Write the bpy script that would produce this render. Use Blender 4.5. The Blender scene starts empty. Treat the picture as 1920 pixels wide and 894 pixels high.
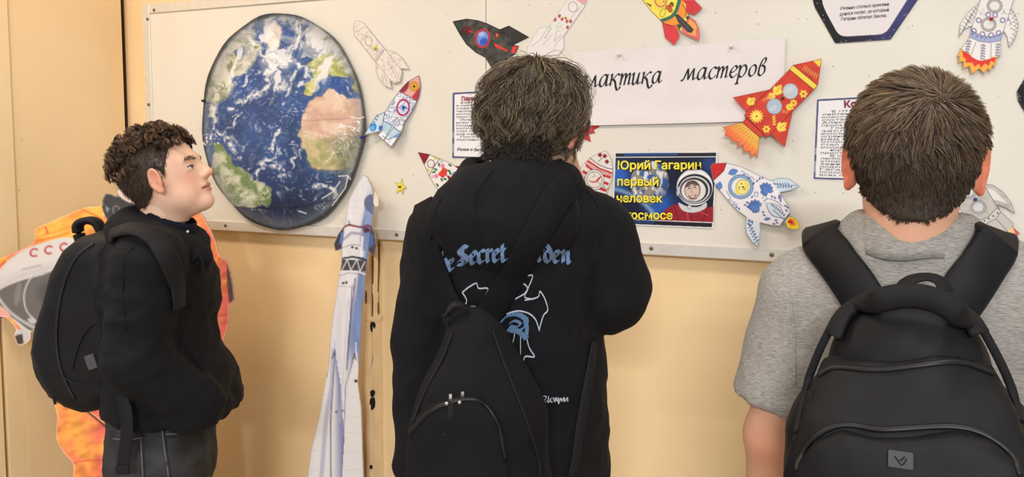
import bpy, math, random
import numpy as np
from mathutils import Vector, Matrix
from mathutils.bvhtree import BVHTree

# ------------------------------------------------------------------ camera, light, exposure
# World: the exhibition wall is the plane y = 0, x runs along it to the right, z is up.
YAW, PITCH, FOC, PPY = math.radians(22.0), math.radians(4.0), 1443.0, 360.0
CAM = np.array([0.0, -2.18, 1.55])
scn = bpy.context.scene
col = scn.collection
cd = bpy.data.cameras.new('camera'); cam = bpy.data.objects.new('camera', cd); col.objects.link(cam)
cam.location = CAM; cam.rotation_euler = (math.pi / 2 - PITCH, 0, YAW)
cd.sensor_width = 36.0; cd.lens = 36.0 * FOC / 1920.0
cd.shift_y = -(447.0 - PPY) / 1920.0
cd.clip_start = 0.02
scn.camera = cam

w = bpy.data.worlds.new('daylight'); scn.world = w; w.use_nodes = True
w.node_tree.nodes['Background'].inputs[0].default_value = (0.93, 0.97, 1.0, 1)
w.node_tree.nodes['Background'].inputs[1].default_value = 0.32

def ceiling_light(name, loc, sx, sy, power, color):
    l = bpy.data.lights.new(name, 'AREA'); l.shape = 'RECTANGLE'; l.size = sx; l.size_y = sy
    l.energy = power; l.color = color
    o = bpy.data.objects.new(name, l); col.objects.link(o); o.location = loc
    return o
ceiling_light('ceiling_tube_light', (-2.0, -1.3, 2.95), 1.2, 0.30, 17, (1.0, 0.83, 0.68))
ceiling_light('ceiling_tube_light', (0.3, -1.4, 2.95), 1.2, 0.30, 9, (0.97, 0.98, 1.0))
ceiling_light('ceiling_tube_light', (0.9, -5.5, 2.95), 1.2, 0.30, 225, (0.97, 0.98, 1.0))
ceiling_light('ceiling_tube_light', (-1.9, -4.2, 2.95), 1.2, 0.30, 24, (1.0, 0.92, 0.82))

vs = scn.view_settings
vs.view_transform = 'Standard'; vs.look = 'None'; vs.gamma = 1.0; vs.use_curve_mapping = False
vs.exposure = 0.80
# ------------------------------------------------------------------ projection helpers
# F frame: origin on the floor below the camera, X to the camera's right, Y forward, Z up (a rotation of the world about z)
CY, SY = math.cos(YAW), math.sin(YAW)
CP, SP = math.cos(PITCH), math.sin(PITCH)
FA = 0.0                                # extra right turn of the frame (for a figure that stands squarely to its sight line)
def rayF(px, py):
    a = (np.asarray(px, float) - 960.0) / FOC; b = (PPY - np.asarray(py, float)) / FOC
    x, y, z = a + 0 * b, CP + b * SP + 0 * a, b * CP - SP + 0 * a
    if FA: x, y = x * math.cos(FA) - y * math.sin(FA), x * math.sin(FA) + y * math.cos(FA)
    return np.stack([x, y, z], -1)
def PF(px, py, d):                      # photograph pixel at forward distance d -> F
    r = rayF(px, py); t = d / r[..., 1]
    p = r * np.asarray(t)[..., None]; p[..., 2] += CAM[2]
    return p
def F2W(p):
    p = np.asarray(p, float)
    c, s_ = math.cos(YAW - FA), math.sin(YAW - FA)
    return np.stack([CAM[0] + c * p[..., 0] - s_ * p[..., 1], CAM[1] + s_ * p[..., 0] + c * p[..., 1], p[..., 2]], -1)
def on_wall(px, py, y=0.0):             # where the sight line meets a plane parallel to the wall
    r = rayF(px, py); rw = np.stack([CY * r[..., 0] - SY * r[..., 1], SY * r[..., 0] + CY * r[..., 1], r[..., 2]], -1)
    t = (y - CAM[1]) / rw[..., 1]
    return CAM + rw * np.asarray(t)[..., None]
def on_side(px, py, x):
    r = rayF(px, py); rw = np.stack([CY * r[..., 0] - SY * r[..., 1], SY * r[..., 0] + CY * r[..., 1], r[..., 2]], -1)
    t = (x - CAM[0]) / rw[..., 0]
    return CAM + rw * np.asarray(t)[..., None]

# ------------------------------------------------------------------ noise
def _hash(ix, iy, iz, seed):
    n = (ix.astype(np.int64) * 374761393 + iy.astype(np.int64) * 668265263 + iz.astype(np.int64) * 1440662683 + seed * 974634533) & 0xffffffff
    n = ((n ^ (n >> 13)) * 1274126177) & 0xffffffff
    n = ((n ^ (n >> 15)) * 2246822519) & 0xffffffff
    return ((n ^ (n >> 16)) & 0xffffff) / float(0xffffff)
def vnoise(x, y, z=None, seed=0):
    x = np.asarray(x, float); y = np.asarray(y, float); z = np.zeros_like(x) if z is None else np.asarray(z, float)
    ix, iy, iz = np.floor(x), np.floor(y), np.floor(z)
    fx, fy, fz = x - ix, y - iy, z - iz
    fx, fy, fz = [t * t * (3 - 2 * t) for t in (fx, fy, fz)]
    r = 0
    for a in (0, 1):
        for b in (0, 1):
            for c in (0, 1):
                wgt = (fx if a else 1 - fx) * (fy if b else 1 - fy) * (fz if c else 1 - fz)
                r = r + wgt * _hash(ix + a, iy + b, iz + c, seed)
    return r
def fbm(x, y, z=None, octv=5, seed=0, gain=0.5):
    r = 0; amp = 1; tot = 0; f = 1.0
    for i in range(octv):
        r = r + amp * vnoise(x * f, y * f, None if z is None else z * f, seed + i * 17); tot += amp; amp *= gain; f *= 2.03
    return r / tot
def sm(a, b, x):
    t = np.clip((x - a) / (b - a), 0, 1); return t * t * (3 - 2 * t)

# ------------------------------------------------------------------ meshes and objects
def mesh_np(name, V, faces, smooth=True, colors=None):
    """V (n,3); faces: list of int arrays (m,k)."""
    V = np.asarray(V, np.float32).reshape(-1, 3)
    faces = [np.asarray(f, np.int32) for f in (faces if isinstance(faces, list) else [faces]) if len(f)]
    me = bpy.data.meshes.new(name)
    me.vertices.add(len(V)); me.vertices.foreach_set('co', V.ravel())
    nl = sum(f.size for f in faces); npol = sum(len(f) for f in faces)
    me.loops.add(nl); me.polygons.add(npol)
    me.loops.foreach_set('vertex_index', np.concatenate([f.ravel() for f in faces]))
    starts = []; s = 0
    for f in faces:
        starts.append(s + np.arange(len(f)) * f.shape[1]); s += f.size
    me.polygons.foreach_set('loop_start', np.concatenate(starts).astype(np.int32))
    me.polygons.foreach_set('use_smooth', np.full(npol, bool(smooth)))
    me.update(calc_edges=True); me.validate()
    if colors is not None:
        c = np.ones((len(V), 4), np.float32); c[:, :3] = lin(np.asarray(colors))
        at = me.color_attributes.new('print', 'FLOAT_COLOR', 'POINT'); at.data.foreach_set('color', c.ravel())
    return me
def lin(c):
    c = np.asarray(c, float)
    return np.where(c <= 0.04045, c / 12.92, ((np.clip(c, 0, None) + 0.055) / 1.055) ** 2.4)
def rgb(r, g, b): return np.array([r, g, b], float) / 255.0

def tag(o, label=None, cat=None, group=None, kind=None):
    if label: o['label'] = label
    if cat: o['category'] = cat
    if group: o['group'] = group
    if kind: o['kind'] = kind
    return o
def link(name, me, mat, parent=None, loc=(0, 0, 0), rotz=0.0):
    o = bpy.data.objects.new(name, me); col.objects.link(o)
    if me is not None and mat is not None: me.materials.append(mat)
    o.location = Vector([float(c) for c in loc]); o.rotation_euler = (0, 0, rotz)
    if parent is not None: o.parent = parent
    return o
def empty(name, loc, rotz=0.0, parent=None):
    o = bpy.data.objects.new(name, None); col.objects.link(o); o.empty_display_size = 0.05
    o.location = Vector([float(c) for c in loc]); o.rotation_euler = (0, 0, rotz)
    if parent is not None: o.parent = parent
    return o
class Geo:
    """collects geometry for one mesh"""
    def __init__(s): s.V = []; s.Q = []; s.T = []; s.C = []; s.n = 0
    def add(s, V, quads=None, tris=None, color=None):
        V = np.asarray(V, float).reshape(-1, 3)
        if quads is not None and len(quads): s.Q.append(np.asarray(quads, int) + s.n)
        if tris is not None and len(tris): s.T.append(np.asarray(tris, int) + s.n)
        if color is not None:
            c = np.asarray(color, float); c = np.tile(c, (len(V), 1)) if c.ndim == 1 else c
            s.C.append(c)
        s.V.append(V); s.n += len(V); return s
    def box(s, lo, hi, bev=0.0):
        lo = np.array(lo, float); hi = np.array(hi, float)
        c = np.array([[0,0,0],[1,0,0],[1,1,0],[0,1,0],[0,0,1],[1,0,1],[1,1,1],[0,1,1]], float)
        if bev <= 0:
            V = lo + c * (hi - lo)
            return s.add(V, [[0,3,2,1],[4,5,6,7],[0,1,5,4],[1,2,6,5],[2,3,7,6],[3,0,4,7]])
        V = []; Q = []; T = []
        idx = {}
        for i in range(8):
            for ax in range(3):
                p = lo + c[i] * (hi - lo)
                for a in range(3):
                    if a != ax: p[a] += bev * (1 if c[i][a] == 0 else -1)
                idx[i, ax] = len(V); V.append(p)
        def key(a, b, d): return a + 2 * b + 4 * d
        cor = {tuple(int(v) for v in c[i]): i for i in range(8)}
        mid = (lo + hi) / 2
        polys = []
        for ax in range(3):
            o1, o2 = [a for a in range(3) if a != ax]
            for sd in (0, 1):
                f = []
                for (u, v) in ((0,0),(1,0),(1,1),(0,1)):
                    k = [0,0,0]; k[ax] = sd; k[o1] = u; k[o2] = v; f.append(idx[cor[tuple(k)], ax])
                polys.append(f)
        for ax in range(3):
            o1, o2 = [a for a in range(3) if a != ax]
            for u in (0,1):
                for v in (0,1):
                    k0 = [0,0,0]; k0[o1] = u; k0[o2] = v; k1 = list(k0); k1[ax] = 1
                    a, b = cor[tuple(k0)], cor[tuple(k1)]
                    polys.append([idx[a,o1], idx[b,o1], idx[b,o2], idx[a,o2]])
        for i in range(8): polys.append([idx[i,0], idx[i,1], idx[i,2]])
        Va = np.array(V)
        for f in polys:
            n = np.cross(Va[f[1]] - Va[f[0]], Va[f[2]] - Va[f[0]])
            if n @ (Va[f].mean(0) - mid) < 0: f = f[::-1]
            (Q if len(f) == 4 else T).append(f)
        return s.add(Va, Q, T)
    def build(s, name, mat, parent=None, loc=(0,0,0), rotz=0.0, base=(0,0,0), smooth=False):
        V = np.concatenate(s.V) - np.asarray(base, float)
        f = []
        if s.Q: f.append(np.concatenate(s.Q))
        if s.T: f.append(np.concatenate(s.T))
        C = np.concatenate(s.C) if s.C else None
        return link(name, mesh_np(name, V, f, smooth, C), mat, parent, loc, rotz)

def catmull(pts, n=8, closed=False):
    P = np.asarray(pts, float); out = []
    N = len(P); rng = range(N if closed else N - 1)
    for i in rng:
        g = (lambda k: P[k % N]) if closed else (lambda k: P[min(max(k, 0), N - 1)])
        p0, p1, p2, p3 = g(i - 1), g(i), g(i + 1), g(i + 2)
        for t in np.linspace(0, 1, n, endpoint=False):
            out.append(0.5 * ((2 * p1) + (-p0 + p2) * t + (2 * p0 - 5 * p1 + 4 * p2 - p3) * t * t + (-p0 + 3 * p1 - 3 * p2 + p3) * t ** 3))
    if not closed: out.append(P[-1])
    return np.array(out)
def nrm(v): 
    v = np.asarray(v, float); return v / (np.linalg.norm(v, axis=-1, keepdims=True) + 1e-12)
def sweep(path, prof, normals=None, scale=None, cap=True):
    """sweep a closed 2-D profile (k,2) along path; profile x goes along the binormal, y along the normal"""
    P = np.asarray(path, float); n = len(P); prof = np.asarray(prof, float); k = len(prof)
    T = nrm(np.gradient(P, axis=0))
    if normals is None:
        N = np.zeros_like(P); ref = np.array([0, 0, 1.0]) if abs(T[0] @ np.array([0,0,1.0])) < 0.9 else np.array([1.0,0,0])
        cur = nrm(ref - (ref @ T[0]) * T[0])
        for i in range(n):
            cur = nrm(cur - (cur @ T[i]) * T[i]); N[i] = cur
    else:
        N = nrm(np.asarray(normals) - np.sum(np.asarray(normals) * T, -1, keepdims=True) * T)
    B = np.cross(T, N)
    sc = np.ones(n) if scale is None else np.asarray(scale)
    sc2 = sc if sc.ndim == 2 else np.stack([sc, sc], -1)
    V = P[:, None] + B[:, None] * (prof[None, :, 0:1] * sc2[:, None, 0:1]) + N[:, None] * (prof[None, :, 1:2] * sc2[:, None, 1:2])
    i = np.arange(n - 1)[:, None] * k; j = np.arange(k)[None]; j2 = (j + 1) % k
    Q = np.stack([i + j, i + j2, i + k + j2, i + k + j], -1).reshape(-1, 4)
    V = V.reshape(-1, 3); Tr = []
    if cap:
        for e, base in ((0, 0), (1, (n - 1) * k)):
            c = len(V); V = np.vstack([V, P[0 if e == 0 else -1]])
            for a in range(k):
                b = (a + 1) % k; Tr.append([c, base + b, base + a] if e == 0 else [c, base + a, base + b])
    return V, Q, Tr
def circ(r, k=8): 
    a = np.linspace(0, 2 * math.pi, k, endpoint=False); return np.stack([np.cos(a) * r, np.sin(a) * r], -1)
def flatprof(wd, th):
    w2, t2 = wd / 2, th / 2; b = min(t2 * 0.8, w2 * .5)
    return np.array([[-w2 + b, -t2], [w2 - b, -t2], [w2, -t2 + b], [w2, t2 - b], [w2 - b, t2], [-w2 + b, t2], [-w2, t2 - b], [-w2, -t2 + b]])
def lathe(g, origin, axis, prof, k=14, color=None):
    """prof: list of (distance along axis, radius)"""
    axis = nrm(axis); ref = np.array([0,0,1.0]) if abs(axis[2]) < .9 else np.array([1.0,0,0])
    a = nrm(np.cross(axis, ref)); b = np.cross(axis, a); o = np.asarray(origin, float)
    ang = np.linspace(0, 2*math.pi, k, endpoint=False); V = []
    for (h, r) in prof: V += [o + axis * h + r * (math.cos(t) * a + math.sin(t) * b) for t in ang]
    n = len(prof); Q = []
    for i in range(n - 1):
        for j in range(k): Q.append([i*k+j, i*k+(j+1)%k, (i+1)*k+(j+1)%k, (i+1)*k+j])
    g.add(V, Q, color=color); return g

# ------------------------------------------------------------------ materials
def new_mat(name):
    m = bpy.data.materials.new(name); m.use_nodes = True
    nt = m.node_tree; bs = nt.nodes['Principled BSDF']; return m, nt, bs
def _bump(nt, bs, scale, strength, dist=0.002, detail=4.0, stretch=None):
    tc = nt.nodes.new('ShaderNodeTexCoord'); nz = nt.nodes.new('ShaderNodeTexNoise'); bp = nt.nodes.new('ShaderNodeBump')
    nz.inputs['Scale'].default_value = scale; nz.inputs['Detail'].default_value = detail
    if stretch:
        mp = nt.nodes.new('ShaderNodeMapping'); mp.inputs['Scale'].default_value = stretch
        nt.links.new(tc.outputs['Object'], mp.inputs[0]); nt.links.new(mp.outputs[0], nz.inputs[0])
    else: nt.links.new(tc.outputs['Object'], nz.inputs[0])
    bp.inputs['Strength'].default_value = strength; bp.inputs['Distance'].default_value = dist
    nt.links.new(nz.outputs[0], bp.inputs['Height']); nt.links.new(bp.outputs[0], bs.inputs['Normal'])
    return nz, tc
def plain(name, c, rough=0.6, metal=0.0, spec=0.4, var=0.06, scale=40.0, bump=0.0, bscale=200.0, sheen=0.0, stretch=None):
    m, nt, bs = new_mat(name)
    c = np.asarray(c, float)
    c = lin(c / 255.0 if c.max() > 1.5 else c)
    tc = nt.nodes.new('ShaderNodeTexCoord'); nz = nt.nodes.new('ShaderNodeTexNoise'); rp = nt.nodes.new('ShaderNodeValToRGB')
    nz.inputs['Scale'].default_value = scale; nz.inputs['Detail'].default_value = 5
    nt.links.new(tc.outputs['Object'], nz.inputs[0]); nt.links.new(nz.outputs[0], rp.inputs[0])
    rp.color_ramp.elements[0].position = .3; rp.color_ramp.elements[1].position = .7
    rp.color_ramp.elements[0].color = (*np.clip(c * (1 - var), 0, 1), 1); rp.color_ramp.elements[1].color = (*np.clip(c * (1 + var), 0, 1), 1)
    nt.links.new(rp.outputs[0], bs.inputs['Base Color'])
    bs.inputs['Roughness'].default_value = rough; bs.inputs['Metallic'].default_value = metal
    bs.inputs['Specular IOR Level'].default_value = spec
    if sheen > 0:
        bs.inputs['Sheen Weight'].default_value = sheen; bs.inputs['Sheen Roughness'].default_value = 0.4
    if bump > 0: _bump(nt, bs, bscale, bump, stretch=stretch)
    return m
def printed(name, rough=0.6, spec=0.3, bump=0.0, bscale=30.0, sss=0.0, fine=0.0, finescale=300.0):
    m, nt, bs = new_mat(name)
    at = nt.nodes.new('ShaderNodeVertexColor'); at.layer_name = 'print'
    src = at.outputs[0]
    if fine > 0:
        tc = nt.nodes.new('ShaderNodeTexCoord'); nz = nt.nodes.new('ShaderNodeTexNoise'); nz.inputs['Scale'].default_value = finescale
        mr = nt.nodes.new('ShaderNodeMapRange'); mr.inputs[1].default_value = .3; mr.inputs[2].default_value = .7
        mr.inputs[3].default_value = 1 - fine; mr.inputs[4].default_value = 1 + fine
        mx = nt.nodes.new('ShaderNodeVectorMath'); mx.operation = 'SCALE'
        nt.links.new(tc.outputs['Object'], nz.inputs[0]); nt.links.new(nz.outputs[0], mr.inputs[0])
        nt.links.new(src, mx.inputs[0]); nt.links.new(mr.outputs[0], mx.inputs['Scale']); src = mx.outputs[0]
    nt.links.new(src, bs.inputs['Base Color'])
    bs.inputs['Roughness'].default_value = rough; bs.inputs['Specular IOR Level'].default_value = spec
    if bump > 0: _bump(nt, bs, bscale, bump, dist=0.003)
    if sss > 0:
        bs.inputs['Subsurface Weight'].default_value = sss; bs.inputs['Subsurface Radius'].default_value = (1.0, 0.35, 0.2); bs.inputs['Subsurface Scale'].default_value = 0.008
    return m

# ------------------------------------------------------------------ painter for printed and drawn paper
def segdist(px, py, poly, closed=True, nearest=False):
    P = np.asarray(poly, float); Q = np.roll(P, -1, 0)
    if not closed: P, Q = P[:-1], Q[:-1]
    best = np.full(px.shape, 1e9); inside = np.zeros(px.shape, bool); nx_ = ny_ = None
    if nearest: nx_ = np.zeros(px.shape); ny_ = np.zeros(px.shape)
    for (ax, ay), (bx, by) in zip(P, Q):
        dx, dy = bx - ax, by - ay; L = dx * dx + dy * dy + 1e-12
        t = np.clip(((px - ax) * dx + (py - ay) * dy) / L, 0, 1)
        qx, qy = ax + t * dx, ay + t * dy
        d = (px - qx) ** 2 + (py - qy) ** 2
        if nearest:
            m = d < best; nx_[m] = qx[m]; ny_[m] = qy[m]
        best = np.minimum(best, d)
        if closed and ay != by:
            c = ((ay > py) != (by > py)) & (px < (bx - ax) * (py - ay) / (by - ay) + ax)
            inside ^= c
    d = np.sqrt(best)
    if closed: d = np.where(inside, -d, d)
    return (d, nx_, ny_) if nearest else d
class Sheet:
    def __init__(s, outline, step=1.25, base=(235, 230, 225)):
        s.out = np.asarray(outline, float); s.step = step
        lo = s.out.min(0) - step * 1.5; hi = s.out.max(0) + step * 1.5
        nx = int((hi[0] - lo[0]) / step) + 2; ny = int((hi[1] - lo[1]) / step) + 2
        s.xs = lo[0] + np.arange(nx) * step; s.ys = lo[1] + np.arange(ny) * step
        s.X, s.Y = np.meshgrid(s.xs, s.ys); s.col = np.tile(rgb(*base), (ny, nx, 1)); s.soft = max(step * .9, .8)
    def _sub(s, pts, pad):
        pts = np.asarray(pts, float); lo = pts.min(0) - pad; hi = pts.max(0) + pad
        i0, i1 = np.searchsorted(s.xs, [lo[0], hi[0]]); j0, j1 = np.searchsorted(s.ys, [lo[1], hi[1]])
        return slice(max(j0 - 1, 0), j1 + 1), slice(max(i0 - 1, 0), i1 + 1)
    def _mix(s, sl, a, c):
        c = rgb(*c) if not isinstance(c, np.ndarray) else c
        s.col[sl] = s.col[sl] * (1 - a[..., None]) + c * a[..., None]
    def fill(s, poly, c, a=1.0, soft=None, grad=None):
        soft = soft or s.soft; sl = s._sub(poly, soft * 2)
        X, Y = s.X[sl], s.Y[sl]
        if X.size == 0: return s
        d = segdist(X, Y, poly); al = np.clip(.5 - d / soft, 0, 1) * a
        if grad is not None:       # ((x0,y0),(x1,y1),c2)
            (p0, p1, c2) = grad; v = np.array(p1, float) - p0
            t = np.clip(((X - p0[0]) * v[0] + (Y - p0[1]) * v[1]) / (v @ v), 0, 1)[..., None]
            c = rgb(*c) * (1 - t) + rgb(*c2) * t
        s._mix(sl, al, c); return s
    def line(s, pts, wd, c, a=1.0, curve=False, closed=False):
        if curve: pts = catmull(pts, 6, closed)
        sl = s._sub(pts, wd + s.soft * 2); X, Y = s.X[sl], s.Y[sl]
        if X.size == 0: return s
        d = np.abs(segdist(X, Y, pts, closed)); s._mix(sl, np.clip(.5 - (d - wd / 2) / s.soft, 0, 1) * a, c); return s
    def ell(s, cx, cy, rx, ry, c, ang=0.0, a=1.0, ring=None, soft=None):
        r = max(rx, ry) + (ring or 0); sl = s._sub([(cx - r, cy - r), (cx + r, cy + r)], s.soft * 2)
        X, Y = s.X[sl] - cx, s.Y[sl] - cy
        if X.size == 0: return s
        ca, sa = math.cos(math.radians(ang)), math.sin(math.radians(ang))
        u, v = X * ca + Y * sa, -X * sa + Y * ca
        k = np.sqrt((u / rx) ** 2 + (v / ry) ** 2) + 1e-9
        d = (k - 1) * np.sqrt(u * u + v * v) / k
        d = np.where(k < 1e-3, -min(rx, ry), d)
        if ring is not None: d = np.abs(d) - ring / 2
        s._mix(sl, np.clip(.5 - d / (soft or s.soft), 0, 1) * a, c); return s
    def leaf(s, x, y, L, wd, ang, c, a=1.0):
        t = np.linspace(0, 1, 9); h = np.sin(t * math.pi) * wd / 2
        u = np.concatenate([t * L, t[::-1] * L]); v = np.concatenate([h, -h[::-1]])
        ca, sa = math.cos(math.radians(ang)), math.sin(math.radians(ang))
        return s.fill(np.stack([x + u * ca - v * sa, y + u * sa + v * ca], -1), c, a)
    def flower(s, x, y, r, n, c, cc, ang=0, pw=None):
        for i in range(n):
            s.leaf(x, y, r, pw or r * 2.2 / n * 1.6, ang + 360 * i / n, c)
        return s.ell(x, y, r * .28, r * .28, cc)
    def wash(s, amt, scale, seed=0, sub=None):
        n = fbm(s.X / scale, s.Y / scale, seed=seed)[..., None] - .5
        s.col = np.clip(s.col * (1 + n * amt * 2), 0, 1); return s
    def outline(s, wd, c, a=1.0, inset=0.0):
        d = np.abs(segdist(s.X, s.Y, s.out) + inset); s._mix((slice(None), slice(None)), np.clip(.5 - (d - wd / 2) / s.soft, 0, 1) * a, c); return s
    def geometry(s, to3d, lift=None, thick=0.0, back=False, edge=(225, 222, 215), away=(0, 1, 0)):
        d, qx, qy = segdist(s.X, s.Y, s.out, nearest=True)
        ins = d < 0; ny, nx = ins.shape
        cell = ins[:-1, :-1] | ins[1:, :-1] | ins[:-1, 1:] | ins[1:, 1:]
        X = np.where(ins, s.X, qx); Y = np.where(ins, s.Y, qy)
        idx = np.arange(ny * nx).reshape(ny, nx)
        Q = np.stack([idx[:-1, :-1], idx[1:, :-1], idx[1:, 1:], idx[:-1, 1:]], -1)[cell]
        used = np.unique(Q); re = np.full(ny * nx, -1); re[used] = np.arange(len(used)); Q = re[Q]
        x, y = X.ravel()[used], Y.ravel()[used]
        V = to3d(x, y); away = np.asarray(away, float)
        if lift is not None: V = V - away * lift(x, y)[:, None]
        C = s.col.reshape(-1, 3)[used]
        g = Geo(); g.add(V, Q, color=C)
        if thick > 0:
            o = []                      # rim
            for a, b in zip(s.out, np.roll(s.out, -1, 0)):
                m = max(1, int(np.hypot(*(b - a)) / (s.step * 4)))
                o += [a + (b - a) * k / m for k in range(m)]
            o = np.array(o); R = to3d(o[:, 0], o[:, 1])
            if lift is not None: R = R - away * lift(o[:, 0], o[:, 1])[:, None]
            n = len(o); i = np.arange(n); j = (i + 1) % n
            g.add(np.vstack([R, R + away * thick]), np.stack([i, j, j + n, i + n], -1), color=rgb(*edge))
            if back: g.add(V + away * thick, Q[:, ::-1], color=rgb(*edge))
        return g
def place(g, name, mat, parent=None, base=None, smooth=True):
    """world-space geometry -> object whose origin is its own centre (or base)"""
    V = np.concatenate(g.V)
    if base is None: base = (V.min(0) + V.max(0)) / 2
    return g.build(name, mat, parent, loc=(base if parent is None else (0, 0, 0)), base=base, smooth=smooth), base

# text: glyph outlines laid out in photo pixels on a surface
def text_geo(body, p0, p1, height, to3d, shear=0.0, bold=0.0, small_caps=False, fit=True, res=3, scale_y=1.0):
    cu = bpy.data.curves.new('text', 'FONT'); cu.body = body; cu.size = 1.0; cu.shear = shear; cu.offset = bold; cu.resolution_u = res
    if small_caps:
        cu.small_caps_scale = 0.74
        for i, ch in enumerate(body): cu.body_format[i].use_small_caps = True
    ob = bpy.data.objects.new('text', cu); col.objects.link(ob)
    dg = bpy.context.evaluated_depsgraph_get(); ev = ob.evaluated_get(dg); me = ev.to_mesh()
    n = len(me.vertices); V = np.empty(n * 3, np.float32); me.vertices.foreach_get('co', V); V = V.reshape(-1, 3)
    me.calc_loop_triangles(); T = np.empty(len(me.loop_triangles) * 3, np.int32); me.loop_triangles.foreach_get('vertices', T); T = T.reshape(-1, 3)
    ev.to_mesh_clear(); bpy.data.objects.remove(ob); bpy.data.curves.remove(cu)
    p0 = np.array(p0, float); p1 = np.array(p1, float); L = np.hypot(*(p1 - p0)); ex = (p1 - p0) / L; ey = np.array([ex[1], -ex[0]])
    if ey[1] > 0: ey = -ey
    wd = V[:, 0].max() - V[:, 0].min()
    sx = L / wd if fit else height
    q = p0 + (V[:, 0:1] - V[:, 0].min()) * sx * ex + V[:, 1:2] * height * scale_y * ey
    return to3d(q[:, 0], q[:, 1]), T
def nib_strokes(paths, nib, ang, thin=0.0):
    """broad pen drawn along smooth paths -> quads in 2-D"""
    Q = []; c = np.array([math.cos(math.radians(ang)), math.sin(math.radians(ang))]) * nib / 2
    out = []
    for P in paths:
        P = np.asarray(P, float); T = nrm(np.gradient(P, axis=0)); N = np.stack([-T[:, 1], T[:, 0]], -1)
        sd = np.sign(N @ c); sd[sd == 0] = 1
        e = c * sd[:, None] + N * thin / 2
        out.append((P + e, P - e))
    return out
# ------------------------------------------------------------------ smooth solids: signed distances -> one continuous surface
def S_cone(P, a, b, ra, rb, k=(1, 1, 1)):
    a = np.asarray(a, float); b = np.asarray(b, float); k = np.asarray(k, float)
    x, y, z = (P[0] - a[0]) * k[0], (P[1] - a[1]) * k[1], (P[2] - a[2]) * k[2]
    d = (b - a) * k; L = d @ d + 1e-12
    t = np.clip((x * d[0] + y * d[1] + z * d[2]) / L, 0, 1)
    return (np.sqrt((x - t * d[0]) ** 2 + (y - t * d[1]) ** 2 + (z - t * d[2]) ** 2) - (ra + (rb - ra) * t)) / max(k)
def S_ell(P, c, r, R=None):
    x, y, z = P[0] - c[0], P[1] - c[1], P[2] - c[2]
    if R is not None:
        x, y, z = R[0][0]*x + R[0][1]*y + R[0][2]*z, R[1][0]*x + R[1][1]*y + R[1][2]*z, R[2][0]*x + R[2][1]*y + R[2][2]*z
    k0 = np.sqrt((x / r[0]) ** 2 + (y / r[1]) ** 2 + (z / r[2]) ** 2)
    k1 = np.sqrt((x / r[0] ** 2) ** 2 + (y / r[1] ** 2) ** 2 + (z / r[2] ** 2) ** 2) + 1e-9
    return k0 * (k0 - 1) / k1
def S_box(P, c, h, r, R=None):
    x, y, z = P[0] - c[0], P[1] - c[1], P[2] - c[2]
    if R is not None:
        x, y, z = R[0][0]*x + R[0][1]*y + R[0][2]*z, R[1][0]*x + R[1][1]*y + R[1][2]*z, R[2][0]*x + R[2][1]*y + R[2][2]*z
    qx, qy, qz = np.abs(x) - h[0] + r, np.abs(y) - h[1] + r, np.abs(z) - h[2] + r
    o = np.sqrt(np.maximum(qx, 0) ** 2 + np.maximum(qy, 0) ** 2 + np.maximum(qz, 0) ** 2)
    return o + np.minimum(np.maximum(qx, np.maximum(qy, qz)), 0) - r
def S_torus(P, c, R1, r1, axis=(0, 0, 1), k=(1, 1)):
    ax = nrm(axis); x, y, z = P[0] - c[0], P[1] - c[1], P[2] - c[2]
    h = x * ax[0] + y * ax[1] + z * ax[2]
    q = np.sqrt(np.maximum(x * x + y * y + z * z - h * h, 0)) - R1
    return np.sqrt((q / k[0]) ** 2 + (h / k[1]) ** 2) * min(k) - r1
def U(k, *ds):
    r = ds[0]
    for d in ds[1:]:
        h = np.clip(.5 + .5 * (d - r) / k, 0, 1); r = d * (1 - h) + r * h - k * h * (1 - h)
    return r
def SUB(k, a, b):
    h = np.clip(.5 - .5 * (a + b) / k, 0, 1); return a * (1 - h) + (-b) * h + k * h * (1 - h)
def rotm(yaw=0, pitch=0, roll=0):   # rows = local axes; use as R in S_ell / S_box
    return np.array(Matrix.Rotation(yaw, 3, 'Z') @ Matrix.Rotation(pitch, 3, 'X') @ Matrix.Rotation(roll, 3, 'Y')).T
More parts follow.
